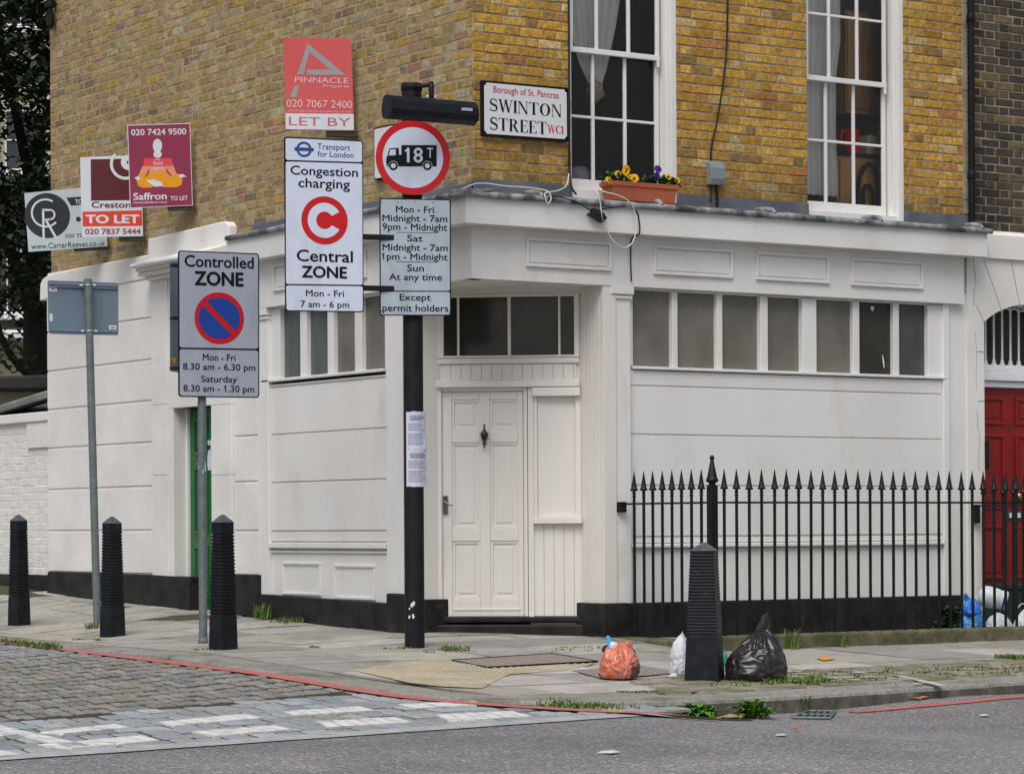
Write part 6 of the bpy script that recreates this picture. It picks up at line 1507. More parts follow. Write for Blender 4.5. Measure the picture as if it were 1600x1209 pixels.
mb = MB(); mb.fbox(RF, q[0][0] - .01, q[1][0] + .3, q[0][1] - .03, q[0][1] - .001, cd_ - .34, cd_ + .025); mb.build('pelmet', 'wood', t, bevel=.004)
ct = -.44
t = thing('worktop_unit', 'dark worktop on a honey wood unit inside the kitchen window', 'kitchen unit', fl(RF, 1340, 300, ct))
zt_ = RF.loc(1340, 240, ct)[1]; sa = RF.loc(1308, 240, ct)[0]; mb = MB(); mb.fbox(RF, sa - .02, sa + 1.3, zt_ - .035, zt_, ct - .5, ct + .02); mb.build('worktop', 'charcoal', t, bevel=.004)
mb = MB(); mb.fbox(RF, sa, sa + 1.3, 3.2, zt_ - .036, ct - .48, ct); mb.build('cabinet', 'wood', t)
mb = MB(); mb.fbox(RF, sa + .02, sa + .17, 3.3, zt_ - .06, ct, ct + .018); mb.fbox(RF, sa + .19, sa + .6, 3.3, zt_ - .06, ct, ct + .018); mb.build('unit_door', 'wood', t, bevel=.005)
kd = ct - .10; kc_ = fl(RF, 1331, 238, kd); kc_.z = zt_; k = (kc_ - CAM).dot(FWD)/FPX
t = thing('kettle', 'bright red jug kettle on the worktop behind the sash bars', 'kettle', kc_)
mb = MB(); mb.lathe([(13.5*k, 0), (14*k, 2*k), (13.5*k, 5*k), (12.4*k, 22*k), (11.6*k, 38*k), (10*k, 40*k), (2*k, 41.5*k)], kc_, 20); mb.build('body', 'redplastic', t)
mb = MB(); mb.tube([kc_ - RF.u*12*k + Vector((0, 0, 37*k)), kc_ - RF.u*20*k + Vector((0, 0, 35*k)), kc_ - RF.u*22.5*k + Vector((0, 0, 26*k)), kc_ - RF.u*20*k + Vector((0, 0, 16*k)), kc_ - RF.u*13*k + Vector((0, 0, 13*k))], 2.6*k, 8); mb.build('handle', 'redplastic', t)
mb = MB(); mb.hexa([kc_ + RF.u*a*k + RF.n*b*k + Vector((0, 0, z*k)) for z in (30, 40) for a, b in ((10, -3), (16 if z == 40 else 11, -2), (16 if z == 40 else 11, 2), (10, 3))]); mb.build('spout', 'redplastic', t)
tc_ = fl(RF, 1362, 238, ct - .03); tc_.z = zt_
t = thing('toaster', 'cream rounded toaster on the worktop, right of the kettle', 'toaster', tc_)
mb = MB(); w_ = 13*k; pts = [(-w_, 0), (w_, 0), (w_, 22*k), (w_*.8, 28*k), (w_*.4, 31*k), (-w_*.5, 31*k), (-w_*.85, 28*k), (-w_, 22*k)]; mb.prism([tc_ + RF.u*a + Vector((0, 0, z)) + RF.n*.03 for a, z in pts], RF.n*-.16); mb.build('body', 'creamplastic', t, bevel=.012)
mb = MB(); mb.prism([tc_ + RF.u*(w_ + a) + Vector((0, 0, z)) + RF.n*.01 for a, z in ((0, .08), (.02, .08), (.02, .10), (0, .10))], RF.n*-.03); mb.build('lever', 'cable', t)
cd2 = -.36; t = thing('bentwood_chair', 'dark bentwood chair back low in the kitchen window', 'chair', fl(RF, 1357, 330, cd2))
hoop = [(1341, 335), (1341, 300), (1343, 278), (1349, 263), (1357, 257), (1366, 261), (1372, 275), (1375, 298), (1375, 335)]
mb = MB(); mb.tube([fl(RF, x, y, cd2) for x, y in hoop], .022, 10); mb.build('back_hoop', 'timber', t)
mb = MB(); mb.tube([fl(RF, x, y, cd2) for x, y in ((1349, 335), (1349, 300), (1352, 291), (1358, 290), (1365, 300), (1368, 335))], .02, 8); mb.build('inner_hoop', 'timber', t)
mb = MB(); c = fl(RF, 1358, 338, cd2) - RF.n*.24; mb.lathe([(.2, 0), (.21, .015), (.2, .03)], c, 18); mb.build('seat', 'redplastic', t)
t = thing('hanging_spoon', 'metal ladle hanging behind the kitchen sash', 'utensil', fl(RF, 1322, 160, -.7))
mb = MB(); c = fl(RF, 1322, 156, -.7); mb.tube([c, fl(RF, 1322, 128, -.7)], .006, 6); mb.lathe([(.002, -.03), (.03, -.02), (.038, 0), (.03, .02), (.01, .03)], c, 12); mb.build('ladle', 'chrome', t)

# ================================================================== RUBBISH BAGS
def bag(P, rx, ry, h, seed, sag=.12, wr=.10, n=120, m=80, neck=None, lump=.16, top=(0, 0), pear=1.75):
    """a tied plastic sack: slumped lumpy body, sharp creases radiating down from the gathered neck"""
    V = []; F = []; P = Vector(P)
    for j in range(m + 1):
        v = j/m
        prof = max(0, 1 - ((v - .18)/.82)**pear)**.72 if v > .18 else .88 + .12*sst(0, .16, v)
        if v < .05: prof *= .70 + .30*sst(0, .05, v)
        prof = max(prof, neck or .05)
        for i in range(n):
            th = 2*pi*i/n; q = Vector((cos(th), sin(th), v*1.6))
            wq = q + Vector((noise.noise(q*1.7 + Vector((seed, 0, 0))), noise.noise(q*1.7 + Vector((0, seed, 3))), noise.noise(q*1.7 + Vector((5, 1, seed)))))*.35
            f = 1 + lump*1.6*noise.noise(Vector((q.x*1.2 + seed, q.y*1.2, q.z*.9)))
            r1 = 1 - abs(noise.noise(wq*2.3 + Vector((seed*2, 1, 0))))*2.2; r2 = 1 - abs(noise.noise(wq*4.6 + Vector((seed, 7, 2))))*2.2; r3 = 1 - abs(noise.noise(wq*9 + Vector((1, seed, 4))))*2.2
            rad = 1 - abs(noise.noise(Vector((th*3.0, v*.9, seed))))*2.4                     # pleats running to the neck
            f += wr*(.50*(r1 - .3) + .17*(r2 - .3) + .035*(r3 - .3)) + wr*1.1*sst(.35, .95, v)*(rad - .3)
            V.append(P + Vector((rx*prof*f*cos(th) + top[0]*v*v, ry*prof*f*sin(th) + top[1]*v*v, h*v**.95*(1 + .10*noise.noise((q.x + seed, q.y, 4))) + h*.02*r2*v)))
    for j in range(m):
        for i in range(n): F.append((j*n + i, j*n + (i + 1) % n, (j + 1)*n + (i + 1) % n, (j + 1)*n + i))
    mb = MB(); mb.raw(V, F, 0, None, True); mb.face(V[:n][::-1], 0, None, True); mb.face(V[-n:], 0, None, True); return mb
def plastic(name, c1, c2, rough, scale, c3=None, s3=5, t3=(.5, .6), trans=0, bump=.5, lo=.4, hi=.6):
    m = pm(name, c1, c2, scale=scale, rough=rough, bump=bump, bscale=26, c3=c3, s3=s3, t3=t3, spec=.5, lo=lo, hi=hi)
    m.node_tree.nodes['Principled BSDF'].inputs['Transmission Weight'].default_value = trans; return m
M['bag_black'] = plastic('black_polythene', (.014, .013, .013), (.035, .032, .031), .24, 5, bump=.12)
M['bag_orange'] = plastic('orange_polythene', (.56, .15, .085), (.68, .28, .20), .33, 6, c3=(.09, .035, .03), s3=6, t3=(.47, .58), bump=.15)
M['bag_white'] = plastic('white_polythene', (.55, .57, .62), (.68, .70, .74), .4, 9, bump=.2, c3=(.36, .38, .44), s3=8, t3=(.55, .7))
M['bag_blue'] = plastic('blue_polythene', (.012, .13, .62), (.03, .24, .78), .32, 8)
M['bag_blue2'] = plastic('teal_blue_polythene', (.03, .19, .48), (.07, .30, .55), .35, 8)
def flap(mb, pts, th=.004, mi=0):
    """a crumpled tongue of plastic through a fan of points"""
    for a, b in zip(pts[:-1], pts[1:]): mb.face([a[0], a[1], b[1], b[0]], mi, None, True)
def tuft(mb, P, hgt, w_, seed, n=14, lean=(0, 0)):
    """gathered mouth of a tied bag: pleated cone opening upwards"""
    V = []; rows = 7
    for j in range(rows + 1):
        v = j/rows
        for i in range(n):
            th = 2*pi*i/n; r = w_*(.62 + .38*sin(pi*min(1, .02 + v*.90)))*(1 - .35*v)*(1 + .5*noise.noise((cos(th)*1.6 + seed, sin(th)*1.6, v*1.5)))*(1 if i % 2 else .80)
            V.append(Vector(P) + Vector((r*cos(th) + lean[0]*v, .55*r*sin(th) + lean[1]*v, hgt*v*(1 + .25*noise.noise((cos(th)*1.5, sin(th)*1.5, seed))))))
    mb.raw(V, [(j*n + i, j*n + (i + 1) % n, (j + 1)*n + (i + 1) % n, (j + 1)*n + i) for j in range(rows) for i in range(n)], 0, None, True); mb.face(V[-n:], 0, None, True)
def subd(o):
    s = o.modifiers.new('smooth', 'SUBSURF'); s.levels = 1; s.render_levels = 1; return o
# black sack beside the stout bollard
Pk = G(1182, 1064); k = (Pk - CAM).dot(FWD)/FPX
t = thing('rubbish_bag', 'black rubbish sack with a tied top, right of the stout bollard', 'bag', Pk)
mb = bag(Pk, 49*k, 44*k, 82*k, 6.4, wr=.16, lump=.10, top=(RT.x*8*k, RT.y*8*k)); mb.build('sack', 'bag_black', t)
tp_ = Pk + RT*8*k + Vector((0, 0, 66*k))
mb = MB(); tuft(mb, tp_, 38*k, 15*k, 3.1, 16, (RT.x*6*k, RT.y*6*k)); tuft(mb, tp_ + RT*12*k - Vector((0, 0, 14*k)), 16*k, 15*k, 8.1, 18, (RT.x*9*k, RT.y*9*k)); subd(mb.build('tied_mouth', 'bag_black', t, fix=False))
# orange carrier bag
Po = G(968, 1061); k = (Po - CAM).dot(FWD)/FPX
t = thing('rubbish_bag', 'orange plastic bag of litter standing alone on the pavement', 'bag', Po)
mb = bag(Po, 32*k, 27*k, 56*k, 5.7, wr=.17, lump=.10, pear=2.4); mb.build('sack', 'bag_orange', t)
mb = MB(); tuft(mb, Po + RT*13*k + Vector((0, 0, 42*k)), 16*k, 13*k, 2.2, 16, (RT.x*2*k, RT.y*2*k)); tuft(mb, Po - RT*13*k + Vector((0, 0, 42*k)), 12*k, 13*k, 5.2, 14); subd(mb.build('loose_handle', 'bag_orange', t, fix=False))
mb = MB(); b_ = Po - RT*21*k + Vector((0, 0, 50*k)) - FWD*.03; u_ = RT; mb.prism([b_ + u_*x*k + Vector((0, 0, z*k)) for x, z in ((3, 0), (10, -2), (6.5, 18), (2.5, 19), (0, 17))], FWD*.012)
o = mb.build('juice_carton', M['sblue'], None, bevel=.002); M['lblue'] = flat('light_blue_card', (.06, .36, .78)); o.data.materials[0] = M['lblue']; reorigin(o, b_); tag(o, 'light blue carton strip sticking out of the orange bag', 'litter')
b_ = Po - RT*9*k + Vector((0, 0, 53*k)) - FWD*.02; mb = MB(); mb.lathe([(6*k, -6*k), (7*k, 0), (7*k, 4*k), (4*k, 5.5*k)], b_, 14, axis=(RT.x*.3, RT.y*.3, 1)); o = mb.build('paper_cup', 'pwhite'); reorigin(o, b_); tag(o, 'white paper cup in the mouth of the orange bag', 'litter')
b_ = Po - RT*26*k + Vector((0, 0, 46*k)) - FWD*.01; mb = MB(); mb.tube([b_ + Vector((0, 0, -3*k)), b_ + RT*3*k + Vector((0, 0, 5*k)), b_ + RT*10*k + Vector((0, 0, 8*k)), b_ + RT*20*k + Vector((0, 0, 7*k))], 2.2*k, 8); o = mb.build('black_strap', 'cable'); reorigin(o, b_); tag(o, 'black looped strap at the left of the orange bag mouth', 'litter')
# white bag behind the stout bollard
Pw = G(1066, 1057); k = (Pw - CAM).dot(FWD)/FPX
t = thing('rubbish_bag', 'white carrier bag slumped behind the left of the stout bollard', 'bag', Pw)
mb = bag(Pw, 21*k, 20*k, 66*k, 9.1, wr=.24, n=80, m=60, neck=.10); mb.build('sack', 'bag_white', t)
mb = MB(); flapP = [Pw - RT*18*k, Pw - RT*26*k + Vector((0, 0, 1.5*k)) - FWD*.02]; mb.face([Pw - RT*14*k + Vector((0, 0, 8*k)) - FWD*.08, Pw - RT*23*k + Vector((0, 0, 2*k)) - FWD*.09, Pw - RT*16*k + Vector((0, 0, .5*k)) - FWD*.12, Pw - RT*8*k + Vector((0, 0, 2*k)) - FWD*.12]); mb.build('loose_corner', 'bag_white', t, fix=False)
# green bottle between bag and bollard
b_ = G(1132, 1040); k2 = (b_ - CAM).dot(FWD)/FPX; mb = MB(); mb.lathe([(5*k2, 0), (5.2*k2, 12*k2), (4*k2, 18*k2), (1.8*k2, 21*k2), (1.8*k2, 26*k2)], b_, 12); M['teal'] = flat('teal_plastic', (.02, .20, .16), .3); o = mb.build('plastic_bottle', 'teal'); reorigin(o, b_); tag(o, 'teal plastic bottle between the stout bollard and the black sack', 'litter')
# bags inside the railing
def inside(px, py, y=17.75): r = ray(px, py); return CAM + r*(y/r.y)
def ibag(px, pyb, wpx, hpx_, mat, label, seed, y=17.75, z=None, **kw):
    P = inside(px, pyb, y); k = (P - CAM).dot(FWD)/FPX; t = thing('rubbish_bag', label, 'bag', P)
    mb = bag(P, wpx/2*k, wpx/2*.85*k, hpx_*k, seed, n=64, m=44, wr=.2, **kw); mb.build('sack', mat, t); return t, P, k
t, P, k = ibag(1520, 985, 42, 36, 'bag_blue2', 'teal blue bag at the foot of the pile behind the railing', 4.4, 17.9)
t, P, k = ibag(1518, 962, 33, 28, 'bag_blue', 'bright blue tied bag on top of the pile behind the railing', 6.1, 17.9)
mb = MB(); tuft(mb, P + Vector((-RT.x*5*k, -RT.y*5*k, 22*k)), 12*k, 7*k, 2.7, 12, (-RT.x*4*k, -RT.y*4*k)); mb.build('tied_mouth', 'bag_blue', t, fix=False)
ibag(1559, 986, 44, 28, 'bag_white', 'low white bag beside the teal blue bag behind the railing', 7.7, 17.85)
t, P, k = ibag(1602, 988, 36, 36, 'bag_white', 'white carrier bag with loop handles at the far right behind the railing', 3.3, 17.8)
mb = MB(); h_ = P + Vector((0, 0, 32*k)); mb.tube([h_ - RT*15*k - Vector((0, 0, 3*k)), h_ - RT*13*k + Vector((0, 0, 5*k)), h_ - RT*6*k + Vector((0, 0, 13*k)), h_ - RT*1*k + Vector((0, 0, 13*k)), h_ + RT*5*k + Vector((0, 0, 2*k))], 1*k, 6); mb.build('handle', 'bag_white', t)
P = inside(1533, 930, 18.0); ax = (RT*1.0 + Vector((0, 0, -.22)) - FWD*.15).normalized(); k = (P - CAM).dot(FWD)/FPX
t = thing('plastic_bottle', 'large white plastic container lying on the blue bags behind the railing', 'container', P)
mb = MB(); mb.lathe([(8*k, -4*k), (14*k, 0), (17*k, 6*k), (17*k, 14*k), (16*k, 26*k), (14*k, 32*k), (13.5*k, 36*k)], P, 20, axis=ax); mb.build('body', 'bag_white', t)
mb = MB(); mb.lathe([(14*k, 31*k), (15*k, 32*k), (15*k, 39*k), (13*k, 41*k)], P, 20, axis=ax); mb.build('cap', 'pwhite', t)
mb = MB(); mb.lathe([(15.3*k, 34*k), (15.4*k, 34.2*k), (15.4*k, 37*k), (15.3*k, 37.2*k)], P, 20, axis=ax); mb.build('band', 'sblue2', t)

# ================================================================== WEEDS, LEAVES
def blades(mb, P, n, h, spread, pal=((.09, .155, .025), (.12, .19, .04), (.075, .12, .02), (.16, .20, .06)), w_=.006):
    for i in range(n):
        a = random.uniform(0, 2*pi); r = spread*sqrt(random.random()); b = Vector(P) + Vector((r*cos(a), r*sin(a), 0)); hh = h*random.uniform(.4, 1.1); l = hh*random.uniform(.2, .9); aa = random.uniform(0, 2*pi)
        d = Vector((cos(aa), sin(aa), 0)); s = Vector((-d.y, d.x, 0))*w_*random.uniform(.6, 1.3); m_ = b + d*l*.35 + Vector((0, 0, hh*.7)); t_ = b + d*l + Vector((0, 0, hh)); c = tuple(Vector(random.choice(pal))*random.uniform(.7, 1.25))
        mb.face([b - s, b + s, m_ + s*.8, m_ - s*.8], 0, c, True); mb.face([m_ - s*.8, m_ + s*.8, t_], 0, c, True)
def rosette(mb, P, n, ln, wd, pal=((.055, .20, .015), (.08, .26, .02), (.05, .16, .02), (.11, .30, .035)), rise=(.25, 1.15)):
    """toothed dandelion-like leaves arching up from a crown"""
    for i in range(n):
        a = random.uniform(0, 2*pi); el = random.uniform(*rise); d = Vector((cos(a)*cos(el), sin(a)*cos(el), sin(el))); L_ = ln*random.uniform(.55, 1.1); s = Vector((-sin(a), cos(a), 0)); up = s.cross(d)*-1
        c = tuple(Vector(random.choice(pal))*random.uniform(.75, 1.25)); prev = None; N_ = 7; base = Vector(P) + Vector((random.uniform(-.02, .02), random.uniform(-.02, .02), 0))
        for k_ in range(N_ + 1):
            u = k_/N_; p = base + d*L_*u - Vector((0, 0, L_*.45*u*u)); wv = wd*(sin(pi*min(1, u*.9 + .05))**.8)*(1 if k_ % 2 else .55)*(1 + .3*u)
            if k_ == N_: wv = .003
            q = (p - s*wv/2 + Vector((0, 0, wv*.18)), p, p + s*wv/2 + Vector((0, 0, wv*.18)))
            if prev: mb.face([prev[0], prev[1], q[1], q[0]], 0, c, True); mb.face([prev[1], prev[2], q[2], q[1]], 0, c, True)
            prev = q
def weed(label, P, fn, group=None):
    mb = MB(); fn(mb, P); o = mb.build('weed', 'leaf', None, fix=False); reorigin(o, P); return tag(o, label, 'weed', group)
weed('large leafy weed in the gutter below the black sack', RD(1176, 1122), lambda m, P: (rosette(m, P, 75, .22, .05, rise=(.45, 1.35), pal=((.07, .20, .02), (.10, .26, .03), (.06, .15, .02), (.16, .28, .05), (.20, .24, .06))), blades(m, P, 20, .12, .1)))
weed('leafy weed in the gutter left of the large one', RD(1085, 1118), lambda m, P: (rosette(m, P, 34, .19, .05), rosette(m, P + Vector((.1, .0, 0)), 20, .12, .045)))
weed('upright weed sprig against the kerb below the white bag', RD(1068, 1110), lambda m, P: rosette(m, P, 9, .26, .075, rise=(.8, 1.4)))
weed('low weed in the kerb joint by the fallen brown leaves', RD(1397, 1090), lambda m, P: (rosette(m, P, 16, .12, .03), blades(m, P, 25, .1, .05)))
weed('grass tuft in the gutter above the grating', RD(1250, 1112), lambda m, P: blades(m, P, 60, .12, .07))
weed('small grass tuft beside the grating at the kerb', RD(1283, 1108), lambda m, P: (blades(m, P, 45, .08, .06), rosette(m, P, 5, .05, .02)))
weed('grass tuft at the railing kerb right of the black sack', G(1237, 1013), lambda m, P: blades(m, P, 70, .16, .07))
weed('small grass tuft at the railing kerb below the middle bars', G(1318, 1011), lambda m, P: blades(m, P, 24, .1, .03))
weed('little weed at the railing kerb near its right end', G(1490, 1003), lambda m, P: rosette(m, P, 14, .07, .025))
weed('bright grass tuft on the pavement right of the black column', G(710, 1016), lambda m, P: (blades(m, P, 110, .05, .13, w_=.005), rosette(m, P, 10, .05, .02)))
weed('grass tuft at the foot of the leaning sign post', G(146, 983), lambda m, P: blades(m, P, 50, .07, .08))
weed('tall yellowish weed growing up the plinth by the leaning post', G(133, 930), lambda m, P: (blades(m, P, 30, .35, .07, ((.16, .22, .04), (.20, .24, .07), (.12, .17, .03)), .008), bush(m, P + Vector((0, 0, .25)), 80, .35, .06, .04, .02, ((.16, .22, .04), (.11, .18, .03)))))
weed('grass tuft at the foot of the plinth left of the shop bay', G(411, 966), lambda m, P: (blades(m, P, 60, .14, .08), rosette(m, P, 8, .06, .02)))
weed('low weeds along the plinth under the stall panels', G(447, 972), lambda m, P: (blades(m, P, 80, .05, .16), rosette(m, P, 14, .05, .02)))
weed('ivy sprig climbing the black plinth behind the railing', inside(1487, 980, 18.5), lambda m, P: bush(m, P, 160, .30, .09, .05, .045, ((.02, .06, .018), (.03, .08, .02), (.025, .05, .02)), .6))
weed('dark green ivy low on the plinth behind the railing', inside(1470, 985, 18.45), lambda m, P: bush(m, P, 60, .12, .07, .05, .045, ((.02, .06, .018), (.03, .08, .02)), .6))
mb = MB()                                              # grass along the kerb and moss in the joints: uncountable
for i in range(420):
    px = random.choice((random.uniform(850, 1120), random.uniform(850, 1130), random.uniform(0, 90))); 
    if px < 100: P = cast(px, 1006 + px*.09 + random.uniform(-2, 1), zp); blades(mb, P, 4, .05, .04); continue
    yb = 1102 + (px - 850)*.055 if px < 1100 else 1116 + (px - 1100)*.03
    P = RD(px, yb + random.uniform(-5, 4)); blades(mb, P, 6, .05 if px < 1000 else .04, .04)
    if random.random() < .5: rosette(mb, P, 3, .05, .024)
for i in range(300):
    px = random.uniform(1110, 1600); e = (px - 1110)/490; P = cast(px, 1070 - 22*e + random.uniform(-13 + 4*e, 8), zp); blades(mb, P, 5, .03, .05, ((.10, .15, .03), (.14, .18, .05), (.08, .12, .02)))
for i in range(50):
    px = random.uniform(1195, 1290); P = cast(px, 1071 - (px - 1195)*.04 + random.uniform(-4, 4), zp); blades(mb, P, 8, .05, .05)
for i in range(50): P = cast(random.uniform(1560, 1600), 1031 + random.uniform(-1, 1.5), zp); blades(mb, P, 6, .05, .04)
for (x0, y0, x1, y1, n) in ((660, 1019, 760, 1016, 16), (600, 1014, 640, 1012, 10), (850, 1011, 960, 1018, 26), (300, 1014, 345, 1017, 16), (480, 1012, 500, 1011, 6), (150, 1000, 160, 1001, 10), (110, 998, 135, 1000, 14), (960, 1081, 1090, 1082, 36), (1010, 1062, 1060, 1060, 10), (340, 1008, 345, 1012, 5)):
    for i in range(n): P = cast(x0 + (x1 - x0)*random.random(), y0 + (y1 - y0)*random.random() + random.uniform(-.8, .8), zp); blades(mb, P, 4, .016, .03)
g = mb.build('grass', 'leaf', None, fix=False); tag(g, 'short grass and moss growing along kerb and joints', 'grass', kind='stuff')
def fallen(label, P, r, c, seed):
    rnd = random.Random(seed); mb = MB(); n = 14; a0_ = rnd.uniform(0, 6); ring = []
    for i in range(n):
        th = 2*pi*i/n; rr = r*(1 if i % 2 else .62)*rnd.uniform(.8, 1.15); ring.append(P + Vector((rr*cos(th + a0_), rr*sin(th + a0_)*.8, .008 + r*.35*abs(noise.noise((cos(th) + seed, sin(th), 1))))))
    ctr = P + Vector((0, 0, r*.28 + .006))
    for i in range(n): mb.face([ctr, ring[i], ring[(i + 1) % n]], 0, tuple(Vector(c)*rnd.uniform(.8, 1.2)))
    o = mb.build('fallen_leaf', 'leaf', None, fix=False); reorigin(o, P); tag(o, label, 'leaf')
BR = (.30, .13, .055)
fallen('curled brown leaf lying on the side street setts', RD(122, 1032), .085, (.36, .12, .03), 1)
fallen('pale brown leaf in the gutter right of the large weed', RD(1141, 1123), .10, (.40, .23, .11), 2)
fallen('brown leaf just left of the weed with fallen leaves', RD(1385, 1095), .12, BR, 3)
fallen('brown leaf just right of the weed with fallen leaves', RD(1430, 1093), .10, BR, 4)
fallen('yellow brown leaf on the red line under the orange bag', RD(963, 1116), .09, (.45, .27, .10), 5)
fallen('small brown leaf on the asphalt below the grating', RD(1244, 1142), .05, (.33, .10, .05), 6)
fallen('orange brown leaf under the gutter grass', RD(990, 1106), .05, (.55, .30, .06), 7)
fallen('pale leaf in the gutter at the far right', RD(1558, 1084), .07, (.40, .25, .13), 8)
def scrap(label, px, mat, w_=.05, fn=RD):
    P = fn(*px); mb = MB(); pts = [P + (RT*a*w_ + Vector((FWD.x, FWD.y, 0))*b*w_*2.0) + Vector((0, 0, .008 + .006*c)) for a, b, c in ((-1, -.2, 0), (.2, -.7, .5), (1, .1, 0), (.3, .6, 1), (-.7, .5, .3))]
    mb.prism(pts, (0, 0, -.003)); o = mb.build('paper_scrap', mat); reorigin(o, P); tag(o, label, 'litter')
scrap('white paper scrap on the asphalt in the centre foreground', (952, 1177), 'pwhite', .055); scrap('blue paper scrap on the asphalt below the grating', (1221, 1150), 'aqua', .035)
scrap('pale scrap on the asphalt at the right', (1538, 1119), 'pwhite', .035)
mb = MB(); rnd = random.Random(12)                     # spilt white paint on the verge and kerb
for i in range(26):
    px = rnd.uniform(1225, 1440); py = 1050 + (px - 1225)*.03 + rnd.uniform(-3, 16) if px < 1380 else 1062 + (px - 1380)*.16 + rnd.uniform(-4, 3); P = cast(px, py, zp); r = rnd.uniform(.015, .05)
    mb.face([P + Vector((r*cos(a)*1.6*(1 + .4*sin(3*a + i)), r*sin(a)*(1 + .3*cos(2*a + i)), .0205)) for a in [2*pi*j/11 for j in range(11)]])
P1 = cast(1425, 1062, zp); 
for i in range(14): 
    P = cast(1405 + i*5, 1060 + i*1.1, zp); r = .028; mb.face([P + Vector((r*1.5*cos(a)*(1 + .3*sin(2*a + i)), r*sin(a), .021)) for a in [2*pi*j/11 for j in range(11)]])
tag(mb.build('paint_spill', 'roadwhite', None, fix=False), kind='structure')

# ================================================================== BEYOND THE HOUSE, LEFT
# garden wall of painted brick in line with the flank
gw = thing('garden_wall', 'white painted brick garden wall continuing left of the corner house', 'wall', LF.P(-10, .3, 0))
gz = lz(30, 662, -.12); g0 = -14.5; g1 = sLe - .004
mb = MB(); bricks(mb, LF, -12.5, g1 - .12, .30, gz, -.10, [], lambda s, z: (.69, .675, .645), rough=.004, proud=.004, th=.012, jt=.006); mb.build('brickwork', 'whitebrick', gw, fix=False)
mb = MB(); mb.fbox(LF, g0, g1, -.1, gz, -.38, -.1045); mb.build('wall_core', 'stucco', gw)
mb = MB(); mb.fbox(LF, g0, g1 - .02, gz + .001, gz + .10, -.42, -.055); mb.build('coping', 'stucco', gw, bevel=.012)
mb = MB(); mb.fbox(LF, ls(42, 680, -.08), g1, lz(42, 701, -.08), gz - .001, -.3, -.075); mb.build('pier_head', 'stucco', gw, bevel=.008)
mb = MB(); mb.fbox(LF, g0, g1, -.1, lz(35, 897, -.08), -.3, -.07); mb.build('plinth', 'plinth', gw, bevel=.01)
# slate-roofed lean-to and dark boarded beam behind the wall
ou = thing('outbuilding', 'low outbuilding with a sloping slate roof behind the garden wall', 'outbuilding', at(30, 700, 33))
def quadat(mb, pts, depth, thick, mi=0): mb.prism([at(x, y, depth) for x, y in pts], Vector((FWD.x, FWD.y, 0))*thick, mi)
mb = MB(); P = [at(-60, 690, 33), at(110, 690, 33), at(110, 640, 33), at(-60, 690, 33)]
mb.prism([at(-80, 655, 32.4), at(110, 655, 32.4), at(110, 605, 33.6), at(-20, 652, 33.0)], Vector((0, 0, -.1))); mb.build('roof', 'slate', ou)
mb = MB(); mb.prism([at(-20, 652, 32.3), at(110, 612, 32.3), at(110, 598, 32.3), at(-20, 639, 32.3)], FWD*.5); M['coping'] = pm('grey_coping', (.15, .15, .145), (.22, .22, .21), scale=8, rough=.9, bump=.3); mb.build('coping', 'coping', ou, bevel=.02)
mb = MB(); quadat(mb, [(-80, 720), (110, 720), (110, 610), (-80, 610)], 34, .3); mb.build('wall', 'farwall', ou)
mb = MB(); quadat(mb, [(-80, 610), (110, 608), (110, 584), (-80, 590)], 33.5, .6); mb.build('beam', 'drab', ou, bevel=.03)
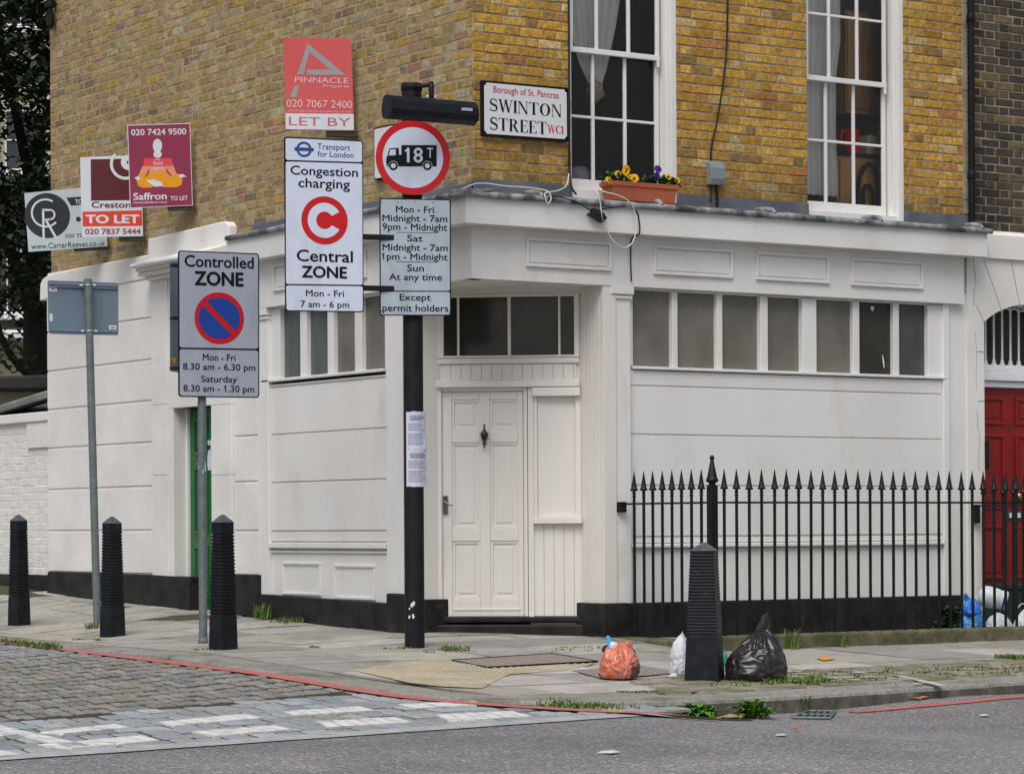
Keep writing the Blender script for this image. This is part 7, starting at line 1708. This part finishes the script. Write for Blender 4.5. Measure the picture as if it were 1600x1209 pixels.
# house beyond
rh = thing('rear_house', 'cream rear house with white sash windows glimpsed through the tree', 'house', at(0, 620, 48))
D_ = 48; mb = MB(); quadat(mb, [(-300, 640), (160, 640), (160, -300), (-300, -300)], D_, 4); mb.build('wall', 'farwall', rh)
M['fardark'] = pm('dark_rear_brick', (.045, .038, .03), (.075, .062, .05), scale=3, rough=.95)
mb = MB(); quadat(mb, [(-60, 512), (130, 512), (130, 300), (-60, 300)], D_ - .08, .07); mb.build('dark_brickwork', 'fardark', rh)
mb = MB(); quadat(mb, [(-60, 530), (60, 530), (52, 516), (-60, 514)], D_ - .8, .7); mb.build('balcony_slab', 'farwhite', rh, bevel=.03)
for (x0, x1, y0, y1) in ((8, 55, 172, 266), (-46, -4, 172, 266), (10, 55, 388, 486), (-44, -2, 388, 486), (10, 55, -60, 40)):
    mb = MB(); w_ = 2.2
    for q in ((x0, x0 + w_, y0, y1), (x1 - w_, x1, y0, y1), ((x0 + x1)/2 - w_/2, (x0 + x1)/2 + w_/2, y0, y1), (x0, x1, y0, y0 + w_), (x0, x1, (y0 + y1)/2 - w_/2, (y0 + y1)/2 + w_/2), (x0, x1, y1 - w_, y1)): quadat(mb, [(q[0], q[3]), (q[1], q[3]), (q[1], q[2]), (q[0], q[2])], D_ - .16, .07)
    wn = mb.build('window', 'farwhite', rh, bevel=.01)
    mb = MB(); quadat(mb, [(x0, y1), (x1, y1), (x1, y0), (x0, y0)], D_ - .12, .03); mb.build('pane', 'farglass', wn)
    mb = MB(); quadat(mb, [(x0 - 6, y1 + 12), (x1 + 4, y1 + 12), (x1 + 4, y1 + 1), (x0 - 6, y1 + 1)], D_ - .4, .38); mb.build('sill', 'farwhite', wn, bevel=.02)
# dark tree
tb = at(57, 800, 38); tb.z = 0.2; tr_ = thing('tree', 'dark leafy tree standing behind the garden wall at the left edge', 'tree', tb)
mb = MB(); top_ = at(62, 180, 38); mid_ = at(56, 480, 38)
mb.tube([tb, tb.lerp(mid_, .5) + Vector((.02, 0, 0)), mid_, at(57, 330, 38), top_], [.24, .21, .17, .13, .06], 12)
mb.tube([at(50, 590, 37.9), at(30, 572, 37.8), at(14, 552, 37.6), at(2, 528, 37.5), at(-14, 470, 37.4)], [.06, .055, .05, .045, .03], 9)
mb.tube([mid_, at(20, 400, 37.6), at(-20, 300, 37.2), at(-40, 180, 37)], [.11, .08, .06, .02], 8); mb.tube([at(57, 330, 38), at(30, 200, 37.6), at(0, 60, 37.4), at(-20, -80, 37)], [.10, .07, .05, .02], 8); mb.build('trunk', 'bark', tr_)
mb = MB(); rnd = random.Random(21); DG = ((.012, .028, .010), (.018, .038, .012), (.010, .020, .012), (.028, .05, .016), (.022, .030, .024), (.045, .065, .03))
for cl in range(820):
    px = rnd.uniform(-120, 112); py = rnd.uniform(-150, 470) if rnd.random() < .88 else rnd.uniform(440, 575)
    lim = 470 - 60*noise.noise((px*.02, 0, 5))
    if 160 < py < 275 and 2 < px < 60 and rnd.random() < .80: continue
    if 380 < py < 520 and px < 50 and rnd.random() < .80: continue
    if py > 470 and rnd.random() < .5: continue
    c = at(px, py, 37.5 + rnd.uniform(-1.8, 1.6)); rr = rnd.uniform(.16, .42)
    for l in range(26):
        d = Vector((rnd.gauss(0, 1), rnd.gauss(0, 1), rnd.gauss(0, .8))).normalized(); p = c + d*rr*rnd.random()**.5; a = rnd.uniform(0, 2*pi); e = rnd.uniform(-.7, .5)
        leafquad(mb, p, (cos(a)*cos(e), sin(a)*cos(e), sin(e)), rnd.uniform(.09, .17), rnd.uniform(.06, .10), tuple(Vector(rnd.choice(DG))*rnd.uniform(.7, 1.3)), .25)
mb.build('crown', 'leaf', tr_, fix=False)
